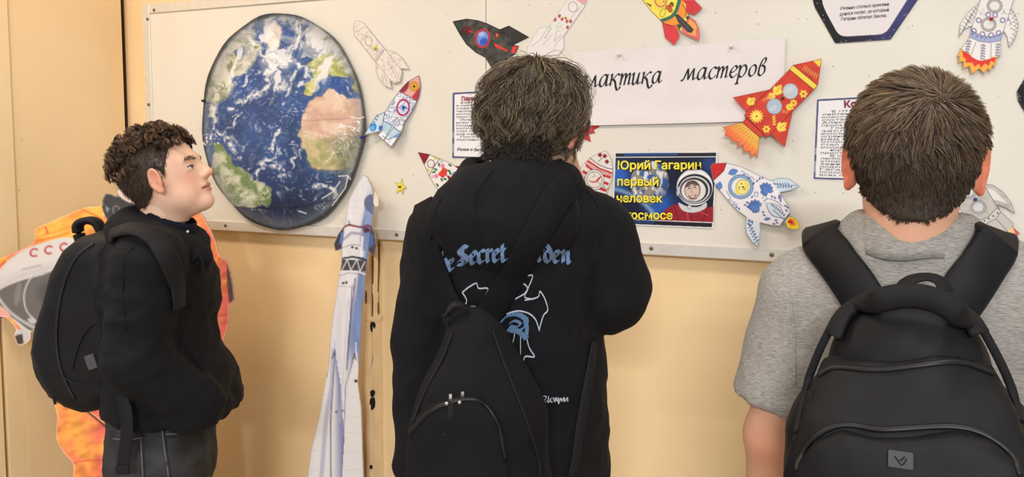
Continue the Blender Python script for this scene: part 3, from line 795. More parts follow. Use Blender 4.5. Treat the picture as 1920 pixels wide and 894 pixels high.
# ---------------------------------------------- title banner of two sheets
GL = {
 'Г': ([[(.05, 1.35), (.3, 1.5), (.85, 1.5), (1.0, 1.3)], [(.5, 1.5), (.4, .7), (.25, .05), (.05, -.02)]], 1.0),
 'а': ([[(.7, .9), (.42, 1.0), (.12, .62), (.1, .15), (.3, 0), (.55, .28), (.7, .92)], [(.74, 1.02), (.68, .35), (.74, .03), (.98, .22)]], 1.0),
 'л': ([[(-.05, .1), (.08, -.02), (.28, .35), (.5, .98)], [(.5, 1.0), (.56, .45), (.64, .03), (.88, .22)]], .92),
 'к': ([[(.02, .9), (.14, 1.0), (.12, .5), (.08, 0)], [(.12, .42), (.4, .72), (.66, 1.0), (.82, .9)], [(.28, .56), (.5, .32), (.62, -.1), (.78, -.38), (.98, -.3), (1.0, -.12)]], .94),
 'т': ([[(-.05, .82), (.1, 1.0), (.12, .6), (.06, 0)], [(.1, .45), (.32, .92), (.48, .95), (.5, .6), (.44, 0)], [(.48, .45), (.7, .92), (.86, .95), (.86, .5), (.84, .06), (1.02, .16)]], 1.12),
 'и': ([[(-.05, .82), (.1, 1.0), (.1, .5), (.1, .1), (.26, 0), (.48, .35), (.6, .98)], [(.6, 1.0), (.54, .4), (.6, .03), (.84, .22)]], .9),
 'м': ([[(-.1, .06), (.04, 0), (.2, .4), (.38, .98)], [(.38, 1.0), (.46, .5), (.5, .04)], [(.5, .04), (.7, .55), (.92, .98)], [(.92, 1.0), (.92, .4), (.98, .03), (1.22, .22)]], 1.25),
 'с': ([[(.66, .82), (.5, 1.0), (.2, .78), (.08, .32), (.26, 0), (.5, .08), (.68, .3)]], .74),
 'е': ([[(.1, .42), (.42, .52), (.62, .8), (.45, 1.0), (.16, .7), (.08, .28), (.28, 0), (.52, .08), (.7, .3)]], .76),
 'р': ([[(-.02, .84), (.12, 1.0), (.12, .4), (.02, -.58)], [(-.14, -.58), (.2, -.56)], [(.1, .45), (.34, .95), (.62, .95), (.72, .55), (.5, .06), (.25, 0), (.1, .2)]], .92),
 'о': ([[(.4, 1.0), (.12, .66), (.1, .2), (.32, 0), (.6, .3), (.64, .78), (.42, 1.0)]], .82),
 'в': ([[(.1, .3), (.14, .8), (.34, 1.4), (.56, 1.5), (.6, 1.25), (.4, .95), (.2, .82)], [(.3, .9), (.58, .72), (.6, .28), (.34, 0), (.12, .14), (.1, .32)]], .8),
}
def script_word(word, p0, p1, xh, nib, ang, glyphs, shear, thin, to3d, arch=None):
    tot = sum(glyphs[c][1] for c in word); p0 = np.array(p0, float); p1 = np.array(p1, float); ex = (p1 - p0) / tot
    n = ex / np.hypot(*ex); ey = np.array([n[1], -n[0]]) * xh; paths = []; x = 0
    for c in word:
        for st in glyphs[c][0]:
            q = catmull(st, 6); q = np.stack([q[:, 0] + x + shear * q[:, 1], q[:, 1]], -1)
            P = p0 + q[:, 0:1] * ex + q[:, 1:2] * ey
            if arch: P[:, 1] += arch(P[:, 0])
            paths.append(P)
        x += glyphs[c][1]
    return nib_strokes(paths, nib, ang, thin)
ban = []
for (cor, seed, label) in (([(1072, 99), (1256, 87), (1252, 232), (1082, 236)], 2, 'white banner sheet with the first italic title word beside the boy in the printed hoodie'), ([(1256, 87), (1473, 70), (1467, 226), (1252, 232)], 3, 'white banner sheet with the second italic title word left of the red rocket')):
    s = Sheet(cor, 2.5, (229, 223, 224)); s.wash(.02, 40, seed)
    lf = lambda x, y, sd=seed: .002 + .004 * np.abs(fbm(x / 60, y / 60, seed=sd)) + .004 * sm(190, 235, y)
    o, base, to = sheet(s, 'banner_sheet', label, 'banner', .001, lf, group='title banner sheets'); ban.append((o, base, lf))
for (o, base, lf), word, p0, p1 in ((ban[0], 'Галактика', (1063, 166), (1241, 155)), (ban[1], 'мастеров', (1279, 151), (1436, 141))):
    st = script_word(word, p0, p1, 21.5, 3.4, -38, GL, .22, .9, None)
    nib_geo(st, lambda x, y: bw(x, y, .0018 + lf(x, y))).build('script_lettering', M_ink, o, base=base)
# ---------------------------------------------- children's paper rockets
RG = 'paper rockets drawn by children'
def rocket(s, label, off=.002, lift=None): return sheet(s, 'paper_rocket', label, 'paper rocket', off, lift, None, RG)
def scrib(s, poly, n, c, wd, seed, a=.8, L=5):
    """small curling pen strokes inside a polygon"""
    r = np.random.RandomState(seed); P = np.asarray(poly, float); lo, hi = P.min(0), P.max(0); k = 0
    while k < n:
        p = lo + r.rand(2) * (hi - lo)
        if segdist(np.array([p[0]]), np.array([p[1]]), P)[0] > -1: 
            k += .2; continue
        t0 = r.rand() * 6.28; cv = (r.rand() - .5) * .9; q = [p]
        for i in range(4):
            t0 += cv; q.append(q[-1] + L / 4 * np.array([math.cos(t0), math.sin(t0)]))
        s.line(q, wd, c, a); k += 1
    return s
# 1 pencil rocket
R1 = [(664, 40), (672, 37.5), (683.5, 43.4), (688.6, 50), (715.4, 83.7), (725.5, 93.8), (739, 96), (754, 107), (764, 122), (769, 130), (752, 129), (755.4, 134), (752, 154), (739, 157), (733, 150), (736.4, 166.7), (722, 161), (712, 149), (705.4, 134), (705.4, 119), (675, 80), (664, 67), (662, 53.5)]
s = Sheet(R1, 1.0, (226, 219, 211)); pc = (140, 130, 138)
scrib(s, R1, 150, pc, .7, 3, .45, 7); s.outline(.9, pc, .8, .8)
for l in ([(664, 67), (735, 152)], [(686, 48), (752, 129)], [(735, 152), (752, 154)], [(675, 80), (690, 60)], [(668, 60), (684, 50)]): s.line(l, .9, pc, .8)
s.ell(691, 77, 6.5, 9, pc, -10, .9, 1.2); s.line([(706, 114), (720, 94)], 2.2, pc, .8); s.line([(704, 110), (717, 92)], 1.2, pc, .8)
for l in ([(728, 115), (748, 152)], [(732, 130), (738, 126), (752, 150)], [(735, 100), (748, 98)], [(742, 112), (757, 110)], [(716, 140), (722, 158)], [(722, 140), (728, 162)]): s.line(l, 1.2, pc, .6)
rocket(s, 'pale pencil-drawn rocket right of the Earth', .002, tilt_lift((690, 60), (740, 160), .006))
# 2 red-nosed blue pattern rocket
R2 = [(785.6, 140.7), (789, 162), (785.6, 182), (775, 207), (760.5, 230), (758.7, 244.5), (741.7, 276), (714, 253.5), (721, 246), (690, 253.5), (698, 235.6), (708.6, 216), (724, 209.6), (732, 194), (748, 171), (764, 153)]
s = Sheet(R2, .9, (226, 228, 236))
body = [(785.6, 140.7), (789, 162), (785.6, 182), (775, 207), (760.5, 230), (741, 268), (722, 246), (724, 209.6), (732, 194), (748, 171), (764, 153)]
scrib(s, body, 260, (70, 84, 140), .9, 5, .75, 6); scrib(s, body, 90, (120, 150, 206), 1.3, 6, .7, 5)
s.fill([(785.6, 140.7), (789, 162), (785.6, 182), (783, 190), (766, 180), (748, 171), (764, 153)], (222, 168, 166))
s.fill([(748, 171), (760, 156), (768, 152), (765, 166), (758, 174)], (128, 30, 48), .85, 2); s.fill([(772, 182), (786, 164), (788, 172), (783, 190)], (168, 36, 52), .85, 2)
for (r_, c_) in ((9.5, (120, 70, 20)), (8.6, (238, 176, 58)), (6, (110, 62, 24)), (5, (240, 190, 70)), (2.6, (70, 40, 20))): s.ell(776.5, 162, r_ * .95, r_, c_)
s.line([(748, 171), (766, 180), (784, 191)], 1.1, (60, 50, 60))
s.ell(757, 201.6, 12.6, 16, (168, 48, 92)); s.ell(757, 201.6, 9.4, 12.6, (214, 222, 240)); scrib(s, [(750, 192), (765, 192), (765, 212), (750, 212)], 24, (66, 96, 170), 1, 8, .8, 4); s.ell(758, 202, 3.2, 3.6, (36, 66, 160))
s.fill([(721, 246), (690, 253.5), (698, 235.6), (708.6, 216), (724, 209.6)], (196, 212, 224)); s.ell(705, 238.5, 6.2, 8, (46, 128, 214)); s.ell(704, 240, 3.6, 4.6, (90, 176, 232)); s.ell(718, 240, 3, 5, (36, 110, 200))
for k in range(6): s.leaf(708 + k * .9, 230 - k * 3, 5, 1.8, -150 + 90 * (k % 2), (60, 90, 150))
s.line([(724, 209.6), (722, 226), (721, 246)], 1.2, (40, 50, 80))
s.fill([(721, 230), (735, 226), (752, 246), (741, 262), (726, 250)], (172, 206, 226), .8); s.line([(722, 227), (738, 235), (758, 250)], 1, (60, 70, 110))
s.line([(724, 255), (735, 262), (748, 254), (756, 243)], 1, (60, 70, 110)); s.fill([(744, 258), (757, 246), (752, 258)], (70, 140, 210), .8)
s.fill([(747, 221), (750, 224), (724, 272), (722, 273)], (226, 232, 232)); s.line([(747, 221), (750, 224), (722, 273)], .9, (50, 60, 70), 1, closed=True)
s.outline(1.2, (38, 42, 60), .9, .5)
rocket(s, 'rocket with red nose and dense blue pen pattern', .004, tilt_lift((770, 160), (735, 275), .028))
# 3 black rocket
R3 = [(848.4, 40), (875, 35), (896, 38), (913, 43.6), (937, 55), (954, 48), (992, 69.6), (962, 84.4), (973, 86), (966.6, 101), (950, 112), (940, 130), (922, 128), (910, 108), (892, 98.5), (874, 83), (861, 63)]
s = Sheet(R3, 1.0, (66, 66, 62)); s.wash(.55, 9, 5); s.wash(.3, 24, 6)
s.fill([(937, 55), (954, 48), (992, 69.6), (962, 84.4), (955, 72)], (48, 46, 44), .7); s.fill([(866, 52), (872, 48), (880, 50), (886, 58), (878, 64), (868, 60)], (92, 26, 34), .85, 2)
s.line([(880, 58), (887, 61)], 3.4, (206, 52, 56)); s.line([(896, 38), (888, 60), (876, 84)], 1.2, (34, 34, 34), .8)
s.ell(905, 72, 14.5, 18, (212, 58, 62), 10); s.ell(905, 72, 12, 15.5, (120, 24, 34), 10); s.ell(905, 72, 10.8, 14, (110, 148, 220), 10); s.ell(907, 78, 8, 6, (40, 78, 190), -30, .85, soft=3); s.ell(903, 64, 6, 4, (196, 206, 232), 0, .7, soft=3)
s.ell(932, 67, 4.4, 6, (140, 36, 40), -15); s.ell(932, 66, 2, 3, (190, 140, 70))
for p in ((860, 48), (930, 78), (936, 74), (870, 72)): s.ell(p[0], p[1], 5, 3.4, (38, 84, 62), 30, .5, soft=4)
s.fill([(926, 80), (928, 87), (950, 97), (952, 94)], (226, 58, 54)); s.fill([(962, 86), (973, 86), (966, 101), (958, 98)], (224, 60, 60))
s.line([(937, 55), (950, 66), (960, 86)], 1.2, (28, 28, 28)); s.outline(1.6, (26, 26, 26), 1, .7)
rocket(s, 'black rocket with red-ringed blue porthole above the head of the boy in the printed hoodie')
# 4 white rocket with berries
R4 = [(1061, 2), (1078, -18), (1100, -28), (1103, -8), (1096, 13), (1057, 68), (1058, 89), (1048, 103), (990, 108), (986, 96), (989, 87), (1010, 52), (1030, 49), (1042, 30)]
s = Sheet(R4, 1.0, (229, 227, 225))
s.fill([(1080, 0), (1098, -30), (1103, -8), (1095, 10)], (226, 158, 164), .9); s.outline(.9, (150, 150, 156), .8, .6)
s.ell(1074, 13, 8.3, 9.5, (150, 148, 154), 0, 1, 1.2)
for p in ((1049, 30), (1041, 37), (1054, 36), (1063, 40), (1070, 40), (1064, 51)): s.ell(p[0], p[1], 2.6, 3.6, (172, 60, 72), 20, .85)
s.ell(1060.5, 34, 3, 3, (220, 190, 60)); s.ell(1060.5, 34, 1.3, 1.3, (40, 40, 30))
for i in range(9): s.leaf(1047 + (i * 7) % 14, 42 + i * 2.2, 5, 2.2, 40 + i * 37, (176, 204, 172), .9)
for l in ([(1030, 48), (1012, 76), (996, 87)], [(1056, 68), (1046, 78), (1038, 92)], [(1035, 65), (1018, 84)], [(1045, 55), (1039, 75)], [(1090, 12), (1080, 22), (1062, 44)]): s.line(l, .9, (150, 150, 150), .8)
for k in range(7): s.leaf(1031 - k * 1.8, 52 + k * 3, 4, 1.6, 20, (120, 120, 128), .8); s.leaf(1050 - k * 2, 65 + k * 2, 3, 1.4, 10, (120, 120, 128), .7)
rocket(s, 'white rocket with small red berries cut off by the top edge')
# 5 yellow rocket
R5 = [(1302, 0), (1290, -14), (1265, -32), (1230, -40), (1196, -40), (1195, -24), (1204, 0), (1221, 21), (1241, 41), (1247.5, 71), (1265, 85.6), (1275.6, 69), (1270, 51), (1274, 55), (1281, 64), (1292, 69), (1312.5, 78), (1314, 70), (1312.5, 57.5), (1305, 40), (1292.5, 31), (1289, 24), (1302.5, 29), (1317.5, 16), (1306, 4)]
s = Sheet(R5, .9, (240, 226, 92)); s.wash(.06, 14, 2)
s.fill([(1196, -40), (1220, -40), (1206, -26), (1195, -24)], (212, 60, 60))
s.fill([(1262, 30), (1275, 0), (1279, 0), (1290, 26), (1283, 36), (1268, 24), (1276, 46), (1262, 52), (1242, 42)], (240, 150, 66))
s.line([(1240, 39), (1258, 32), (1268, 20), (1274, 0), (1276, -12)], 6.5, (58, 112, 96), curve=True)
s.ell(1239, 1, 12, 13, (208, 122, 104)); s.ell(1239, 1, 9, 10, (240, 206, 84)); s.ell(1244.5, 3, 1.2, 1.2, (30, 26, 20))
for p in ((1252, 14), (1259, 9.5), (1257, 19)): s.ell(p[0], p[1], 4.4, 4.6, (140, 60, 34)); s.ell(p[0], p[1], 3, 3.2, (214, 110, 56))
s.ell(1243, 24, 4.5, 8, (120, 104, 40), 20, 1, 1.0); 
for k in range(4): s.leaf(1212 + k * 3, 5 + k, 6, 1.6, 40 + k * 20, (40, 40, 30))
s.fill([(1278, 0), (1302, 0), (1306, 4), (1317.5, 16), (1302.5, 29), (1287, 23), (1286, 8)], (206, 62, 72)); s.fill([(1242, 42), (1268, 50), (1275.6, 69), (1265, 85.6), (1247.5, 71)], (216, 66, 76))
s.fill([(1278, 54), (1292, 32), (1305, 40), (1312.5, 57.5), (1314, 70), (1312.5, 78), (1292, 69), (1281, 64)], (222, 110, 116)); s.fill([(1282, 54), (1294, 37), (1305, 46), (1308, 55), (1305, 58), (1307, 69), (1292, 64)], (240, 168, 84))
s.fill([(1269, 49), (1274, 45), (1280, 50), (1274, 55)], (72, 70, 74)); s.fill([(1286, 33), (1291, 29), (1294, 34), (1289, 38)], (72, 70, 74))
s.fill([(1265, 27), (1272, 27), (1284, 38), (1302, 56), (1298, 63), (1290, 61), (1272, 42)], (66, 66, 66)); s.line([(1274, 34), (1292, 54)], 2, (120, 120, 120), .5)
s.line([(1242, 42), (1258, 50), (1274, 46)], 1, (90, 40, 20)); s.line([(1281, 8), (1287, 20), (1285, 32)], 1, (90, 40, 20)); s.outline(1.1, (120, 50, 40), .7, .5)
rocket(s, 'yellow rocket with green band and red fins cut off by the top edge', .002, tilt_lift((1240, 0), (1310, 60), .012))
# 6 red and gold rocket
R6 = [(1541, 110), (1533.4, 160), (1526.7, 168), (1486.5, 208.5), (1472, 275.6), (1446, 252), (1437, 257.7), (1433, 252), (1425, 257.7), (1421.6, 297), (1417, 288), (1410, 294.6), (1406, 283), (1396, 285.7), (1393.6, 272), (1383.6, 275.6), (1386, 266.7), (1372, 264), (1372, 257.7), (1360, 254), (1363, 245), (1355.6, 238.7), (1392.5, 229.8), (1399, 222), (1396, 216), (1400, 209.6), (1374.6, 182.8), (1443, 168), (1481, 129), (1486.5, 122)]
s = Sheet(R6, .95, (204, 66, 50)); s.wash(.12, 10, 4)
yl_ = (240, 214, 84); dk = (90, 30, 22)
fl = [(1392.5, 229.8), (1425, 257.7), (1421.6, 297), (1410, 294.6), (1396, 285.7), (1383.6, 275.6), (1372, 264), (1360, 254), (1355, 238)]
s.fill(fl, (240, 206, 86), 1, 1, ((1412, 244), (1378, 276), (228, 92, 62)))
for k in range(9):
    a0 = np.array([1397, 233]) + k * np.array([3.2, 2.8]); b0 = np.array([1358, 246]) + k * np.array([7.4, 5.4]); s.line([a0, a0 * .55 + b0 * .45], .9, (140, 96, 30), .8)
    s.leaf(*(a0 * .35 + b0 * .65), 16, 5, math.degrees(math.atan2(*(b0 - a0)[::-1])), (228, 104, 70), .55)
s.fill([(1541, 110), (1524, 114), (1537, 126)], yl_); s.fill([(1480, 130), (1486, 122), (1533, 160), (1526, 168)], yl_)
s.line([(1480, 130), (1526, 168)], 1, dk); s.line([(1487, 122), (1533, 160)], 1, dk); s.line([(1443, 168), (1400, 210)], 1, dk); s.line([(1486, 208), (1446, 252)], 1, dk); s.line([(1400, 222), (1434, 252)], 1.2, dk)
s.line([(1396, 216), (1437, 257)], 1, dk); s.line([(1393, 230), (1425, 257)], 1, dk)
for t in np.linspace(0, 1, 7):
    p = np.array([1508, 127]) * (1 - t) + np.array([1532, 143]) * t; s.leaf(p[0], p[1], 5.5, 2, -70, (228, 170, 96)); s.leaf(p[0], p[1], 5.5, 2, 130, (228, 170, 96))
s.line([(1508, 127), (1532, 143)], .8, (228, 170, 96))
def mleaf(x, y, r, ang):
    for k, (da, l) in enumerate(((0, 1.25), (55, .9), (-55, .9), (120, .55), (-120, .55))): s.leaf(x, y, r * l, r * .75, ang + da, yl_)
    s.line([(x, y), (x + r * math.cos(math.radians(ang)), y + r * math.sin(math.radians(ang)))], .8, (130, 90, 24), .8)
mleaf(1406, 192, 11, -40); mleaf(1456, 172, 13, -55); mleaf(1449, 180, 10, 160); mleaf(1463, 240, 13, -40); mleaf(1478, 200, 9, 20)
s.flower(1419, 218, 13.5, 14, yl_, (196, 150, 50), 0, 4.4); s.flower(1419, 218, 7, 9, (246, 226, 110), (150, 96, 30), 10, 3)
s.flower(1506.5, 176, 8.5, 6, yl_, (190, 90, 40)); s.flower(1437.5, 242, 8, 6, yl_, (190, 90, 40)); s.flower(1488, 193, 7.5, 7, yl_, (196, 80, 40), 15)
for k in range(4): s.leaf(1448, 222 + k * 4, 9, 3, -50 + k * 12, yl_); 
for k in range(6): s.ell(1432 + k * 2.6, 188 - k * 1.4, 2.4, 2.4, (226, 150, 90), 0, .9, .9); s.ell(1468 + (k % 3) * 4, 207 + k, 1.6, 1.6, (226, 140, 80), 0, .9)
s.ell(1482, 171, 14.8, 15, (130, 130, 130)); s.ell(1482, 171, 14, 14.2, (190, 202, 208)); s.ell(1480, 168, 8, 4, (214, 220, 220), -30, .7, soft=4)
s.ell(1452, 199.5, 14.8, 15, (110, 110, 120)); s.ell(1452, 199.5, 14, 14.2, (172, 190, 206)); s.ell(1450, 203, 8, 4, (206, 212, 218), -30, .7, soft=4)
s.outline(1.0, (120, 40, 30), .7, .5)
rocket(s, 'red rocket with golden leaves and two grey round windows', .013, tilt_lift((1490, 150), (1400, 290), .02))
# 7 white and blue rocket with a dog
R7 = [(1332, 312), (1336, 306), (1362, 305), (1390, 312), (1420.6, 327), (1444.8, 338), (1461, 333), (1479, 334), (1500, 348.4), (1483, 356.4), (1463, 360.5), (1475, 378.6), (1483, 394.7), (1481, 403.8), (1493, 408.8), (1499, 416.8), (1500, 428), (1487, 429), (1476, 425), (1473, 416), (1465, 422), (1448.8, 422), (1425.6, 417), (1426.6, 431), (1423.6, 463), (1410.5, 453), (1399.5, 437), (1397.4, 421), (1399.5, 406.8), (1380, 392.7), (1360, 370.5), (1342, 348.4), (1337, 339)]
s = Sheet(R7, .9, (232, 230, 234)); bl = (92, 136, 204); db = (62, 78, 138)
s.fill([(1332, 312), (1336, 306), (1362, 305), (1358, 318), (1350, 328), (1337, 339)], (198, 44, 46)); s.line([(1362, 305), (1357, 320), (1337, 339)], 1.2, (60, 20, 24))
s.fill([(1444.8, 338), (1461, 333), (1479, 334), (1500, 348.4), (1483, 356.4), (1463, 360.5)], (200, 218, 232)); s.fill([(1399.5, 406.8), (1425.6, 417), (1426.6, 431), (1423.6, 463), (1410.5, 453), (1399.5, 437), (1397.4, 421)], (216, 226, 238))
s.ell(1389, 350, 24, 23, db); s.ell(1389, 350, 23, 22, (130, 168, 204)); s.ell(1389, 350, 18.5, 17.6, db); s.ell(1389, 350, 17.6, 16.8, (232, 232, 234))
s.ell(1392, 350.5, 12.4, 14.4, (90, 80, 40), 12); s.ell(1392, 350.5, 11.6, 13.6, (240, 228, 130), 12); s.ell(1383, 357, 4.2, 8, (232, 214, 110), 30); s.ell(1401, 346, 3.6, 8, (232, 214, 110), -25)
for p in ((1390.5, 344.5), (1386.5, 351)): s.ell(p[0], p[1], 1.2, 1.2, (20, 20, 20))
s.ell(1393.5, 350.5, 2, 1.5, (20, 20, 20)); s.line([(1393, 354), (1396.5, 355.5), (1398, 352)], 1, (60, 40, 20))
def lotus(x, y, r, ang):
    for k, da in enumerate((-80, -50, -20, 10, 40, 70)):
        s.leaf(x, y, r, r * .62, ang + da, db); s.leaf(x + .4, y, r * .92, r * .5, ang + da, bl)
    for k, da in enumerate((150, 180, 210)): s.leaf(x, y, r * .8, r * .5, ang + da, db); s.leaf(x, y, r * .72, r * .4, ang + da, bl)
lotus(1436, 356, 15, -60); lotus(1436, 356, 10, 160); lotus(1416, 388, 15, -100); lotus(1416, 388, 11, 110)
for (x, y, L, w_, an) in ((1365, 326, 20, 11, -20), (1350, 340, 18, 11, 100)): s.leaf(x, y, L, w_ + 1.4, an, db); s.leaf(x + .5, y, L - 1.2, w_, an, bl)
s.leaf(1436, 380, 46, 22, 38, db); s.leaf(1437, 380.4, 44, 20, 38, (208, 222, 232))
r_ = np.random.RandomState(3)
for k in range(7): s.leaf(1448 + k * 3.4, 386 + k * 3, 6, 2.4, -100 + 10 * k, db); s.leaf(1450 + k * 3, 392 + k * 2.6, 4, 1.8, 60, db)
for (x, y, an) in ((1418, 342, -60), (1424, 338, -80), (1429, 336, -70), (1446, 365, 60), (1452, 367, 70), (1460, 366, 80), (1463, 372, 75), (1470, 384, 20), (1474, 388, 10), (1472, 392, 30), (1398, 378, 20), (1394, 384, 0), (1399, 388, -20), (1384, 388, 60), (1380, 384, 80), (1428, 396, 20), (1430, 401, 30), (1448, 418, 10), (1454, 416, 10), (1452, 412, 0), (1414, 340, 100), (1412, 366, 120)): s.leaf(x, y, 7, 2.8, an, db)
s.leaf(1432, 411, 14, 6, -10, db); s.leaf(1433, 411, 12, 4.4, -10, bl); s.leaf(1461, 363, 12, 6, 70, db); s.leaf(1461.5, 364, 10, 4.4, 70, (140, 130, 200))
for c_ in ([(1390, 320), (1396, 324), (1393, 328), (1400, 326), (1405, 331), (1402, 335), (1410, 332), (1414, 338)], [(1362, 358), (1366, 364), (1370, 372), (1366, 374), (1374, 378), (1378, 380), (1374, 384), (1384, 382)], [(1416, 362), (1421, 360), (1420, 368), (1414, 366), (1416, 358)], [(1430, 372), (1434, 366), (1438, 372), (1432, 378), (1440, 372), (1458, 378), (1466, 386)], [(1402, 412), (1410, 430), (1420, 452), (1424, 460)], [(1450, 344), (1468, 347), (1494, 347)]): s.line(c_, 1.0, db, .9, curve=True)
for k in range(6): s.leaf(1406 + k * 2.6, 424 + k * 5.5, 6, 2.4, -40, db); s.leaf(1406 + k * 2.4, 424 + k * 5.5, 5, 2, 120, db); s.leaf(1460 + k * 5, 347, 6, 2.2, 110, db); s.leaf(1452 + k * 5, 342, 5, 2.0, 70, db)
for (x, y, an) in ((1404, 410, 60), (1410, 412, 80), (1401, 418, 30)): s.leaf(x, y, 8, 3, an, db)
s.fill([(1483, 394.7), (1481, 403.8), (1467, 421), (1463, 420)], (110, 112, 116))
s.fill([(1473, 416), (1481, 403.8), (1493, 408.8), (1499, 416.8), (1500, 428), (1487, 429), (1476, 425)], (244, 214, 62)); s.fill([(1476, 415), (1482, 407), (1490, 411), (1494, 420), (1484, 423)], (236, 140, 58)); s.fill([(1477, 415), (1482, 410), (1487, 414), (1488, 419)], (190, 36, 30))
s.outline(1.1, (86, 90, 104), .8, .5)
rocket(s, 'white and blue flowered rocket with a yellow dog in its porthole', .006, tilt_lift((1370, 330), (1490, 420), .02))
# 8 red ornament rocket
R8 = [(1136.5, 282), (1146.4, 297), (1149.5, 319), (1147.6, 336.5), (1138, 361.7), (1126, 392), (1096, 384), (1072, 360), (1076, 345), (1081, 329), (1091, 310.6), (1105.8, 295), (1124, 286)]
s = Sheet(R8, .9, (230, 226, 222)); rd = (190, 54, 58)
s.fill([(1136.5, 282), (1146.4, 297), (1149.5, 317), (1130, 312), (1107, 296), (1124, 286)], (224, 220, 216))
def band(t0, t1): 
    f = lambda t: [np.array((1104, 297)) + t * np.array((-.42, .9)), np.array((1126, 312)) + t * np.array((-.42, .9)), np.array((1149, 320)) + t * np.array((-.3, .95))]
    return np.array(f(t0) + f(t1)[::-1])
for (t0, t1) in ((3, 6), (12, 16), (24, 29), (37, 42), (50, 55)): s.fill(band(t0, t1), rd)
for k in range(14):
    p = np.array((1101, 303)) + np.array((47, 24)) * k / 13; s.ell(p[0] - 1.5, p[1] + 2, 2.2, 2.6, rd, 20, .9, 1.1)
    p = np.array((1096, 316)) + np.array((47, 24)) * k / 13; s.leaf(p[0] - 3, p[1] + 3, 4.4, 2.2, 60 + 60 * (k % 2), rd, .8)
for k in range(8):
    p = np.array((1088, 330)) + np.array((52, 24)) * k / 7; s.ell(p[0], p[1], 2.4, 2.6, (150, 150, 156), 0, .8)
s.line([(1106, 296), (1122, 308), (1138, 315), (1149, 317)], 1.2, (50, 50, 54), curve=True)
for p in ((1125, 290.5), (1134, 292.5), (1138, 303)): s.flower(p[0], p[1], 4.6, 5, (136, 34, 44), (110, 20, 30))
s.line([(1122, 303), (1128, 297), (1133, 293)], .9, (90, 40, 40))
s.ell(1114.5, 337, 18.5, 19.5, (60, 56, 58), -10); s.ell(1114.5, 337, 17.6, 18.6, (236, 232, 228), -10); s.ell(1114.5, 337, 14.6, 15.4, (70, 60, 60), -10); s.ell(1114.5, 337, 13.8, 14.6, (234, 230, 226), -10)
s.fill(catmull([(1103, 337), (1110, 340), (1117, 339), (1122, 333), (1128, 330), (1124, 336), (1119, 341), (1110, 342)], 5, True), rd); s.line([(1112, 323), (1116, 330), (1110, 332)], .8, (120, 110, 110)); s.line([(1120, 341), (1126, 345)], .8, (120, 110, 110))
s.outline(1.0, (110, 90, 90), .7, .5)
rocket(s, 'white rocket with red embroidery bands peeking over the shoulder of the printed hoodie')
# 9 flower rocket with red tip
R9 = [(783, 284.8), (806, 289), (824.7, 297), (843, 304.4), (854, 311), (875, 311), (880, 330), (893, 350), (890, 385), (860, 392), (838, 378), (827, 363), (813.6, 346), (803.8, 329), (795, 309)]
s = Sheet(R9, .9, (234, 230, 226))
s.fill([(783, 284.8), (806, 289), (795, 309)], (142, 30, 50)); s.ell(808, 307, 7.2, 8.2, (110, 40, 56)); s.ell(808, 307, 6, 7, (228, 222, 226))
s.fill([(809, 292), (823, 298), (817, 300)], (198, 202, 80)); s.fill([(799, 313), (807, 319), (803, 323)], (198, 202, 80))
s.line([(824.7, 297), (814, 312), (804, 330)], 1.2, (70, 50, 50)); s.line([(806, 289), (795, 309)], 1, (70, 40, 40))
for p in ((829, 323), (832, 318), (834, 325), (826, 326), (830, 329), (835, 320)): s.ell(p[0], p[1], 4, 4, (206, 54, 46)); s.ell(p[0] - 1, p[1] - 1, 1.6, 1.6, (232, 100, 80))
for p in ((830, 311), (818, 330)): s.ell(p[0], p[1], 3.8, 4, (226, 96, 150)); s.ell(p[0], p[1], 2, 2, (240, 170, 196), 0, 1, 1)
for p in ((828, 303), (811, 331)): s.ell(p[0], p[1], 3.2, 3.2, (190, 196, 206))
for (x, y, an) in ((821, 319, 200), (818, 321, 160), (838, 318, 30), (842, 321, 60), (826, 333, 60), (830, 334, 20), (818, 343, 60), (840, 307, 35), (824, 313, -100)): s.leaf(x, y, 9, 4, an, (40, 116, 66))
for (x, y) in ((853, 327), (839, 351)):
    s.ell(x, y, 5, 5.4, (58, 84, 178))
    for k in (-2, 1): s.line([(x - 4, y + k), (x, y + k - 1.6), (x + 4, y + k)], 1, (214, 220, 240))
s.fill([(838, 331), (842, 329), (852, 340), (846, 345)], (160, 34, 56)); s.line([(833, 327), (840, 330)], 2, (206, 54, 46)); s.fill([(852, 311), (866, 311), (858, 316)], (150, 32, 48))
s.outline(1.1, (90, 76, 76), .8, .5)
rocket(s, 'flowered rocket with dark red tip beside the shoulder of the printed hoodie')
# 10 rocket behind the head: red spiky flame
R10 = [(1091, 258.7), (1107.6, 266), (1104.5, 251), (1116, 249), (1112, 243.5), (1124, 238), (1114, 226), (1106, 219), (1080, 165), (1050, 148), (1024, 140), (1018, 160), (1050, 205), (1076, 240)]
s = Sheet(R10, 1.2, (230, 226, 222)); s.fill([(1076, 240), (1106, 219), (1126, 238), (1107, 270), (1088, 262)], (204, 52, 54)); s.wash(.15, 6, 3); s.outline(1, (110, 40, 40), .7, .5)
rocket(s, 'rocket with spiky red flame mostly hidden behind the tousled head')
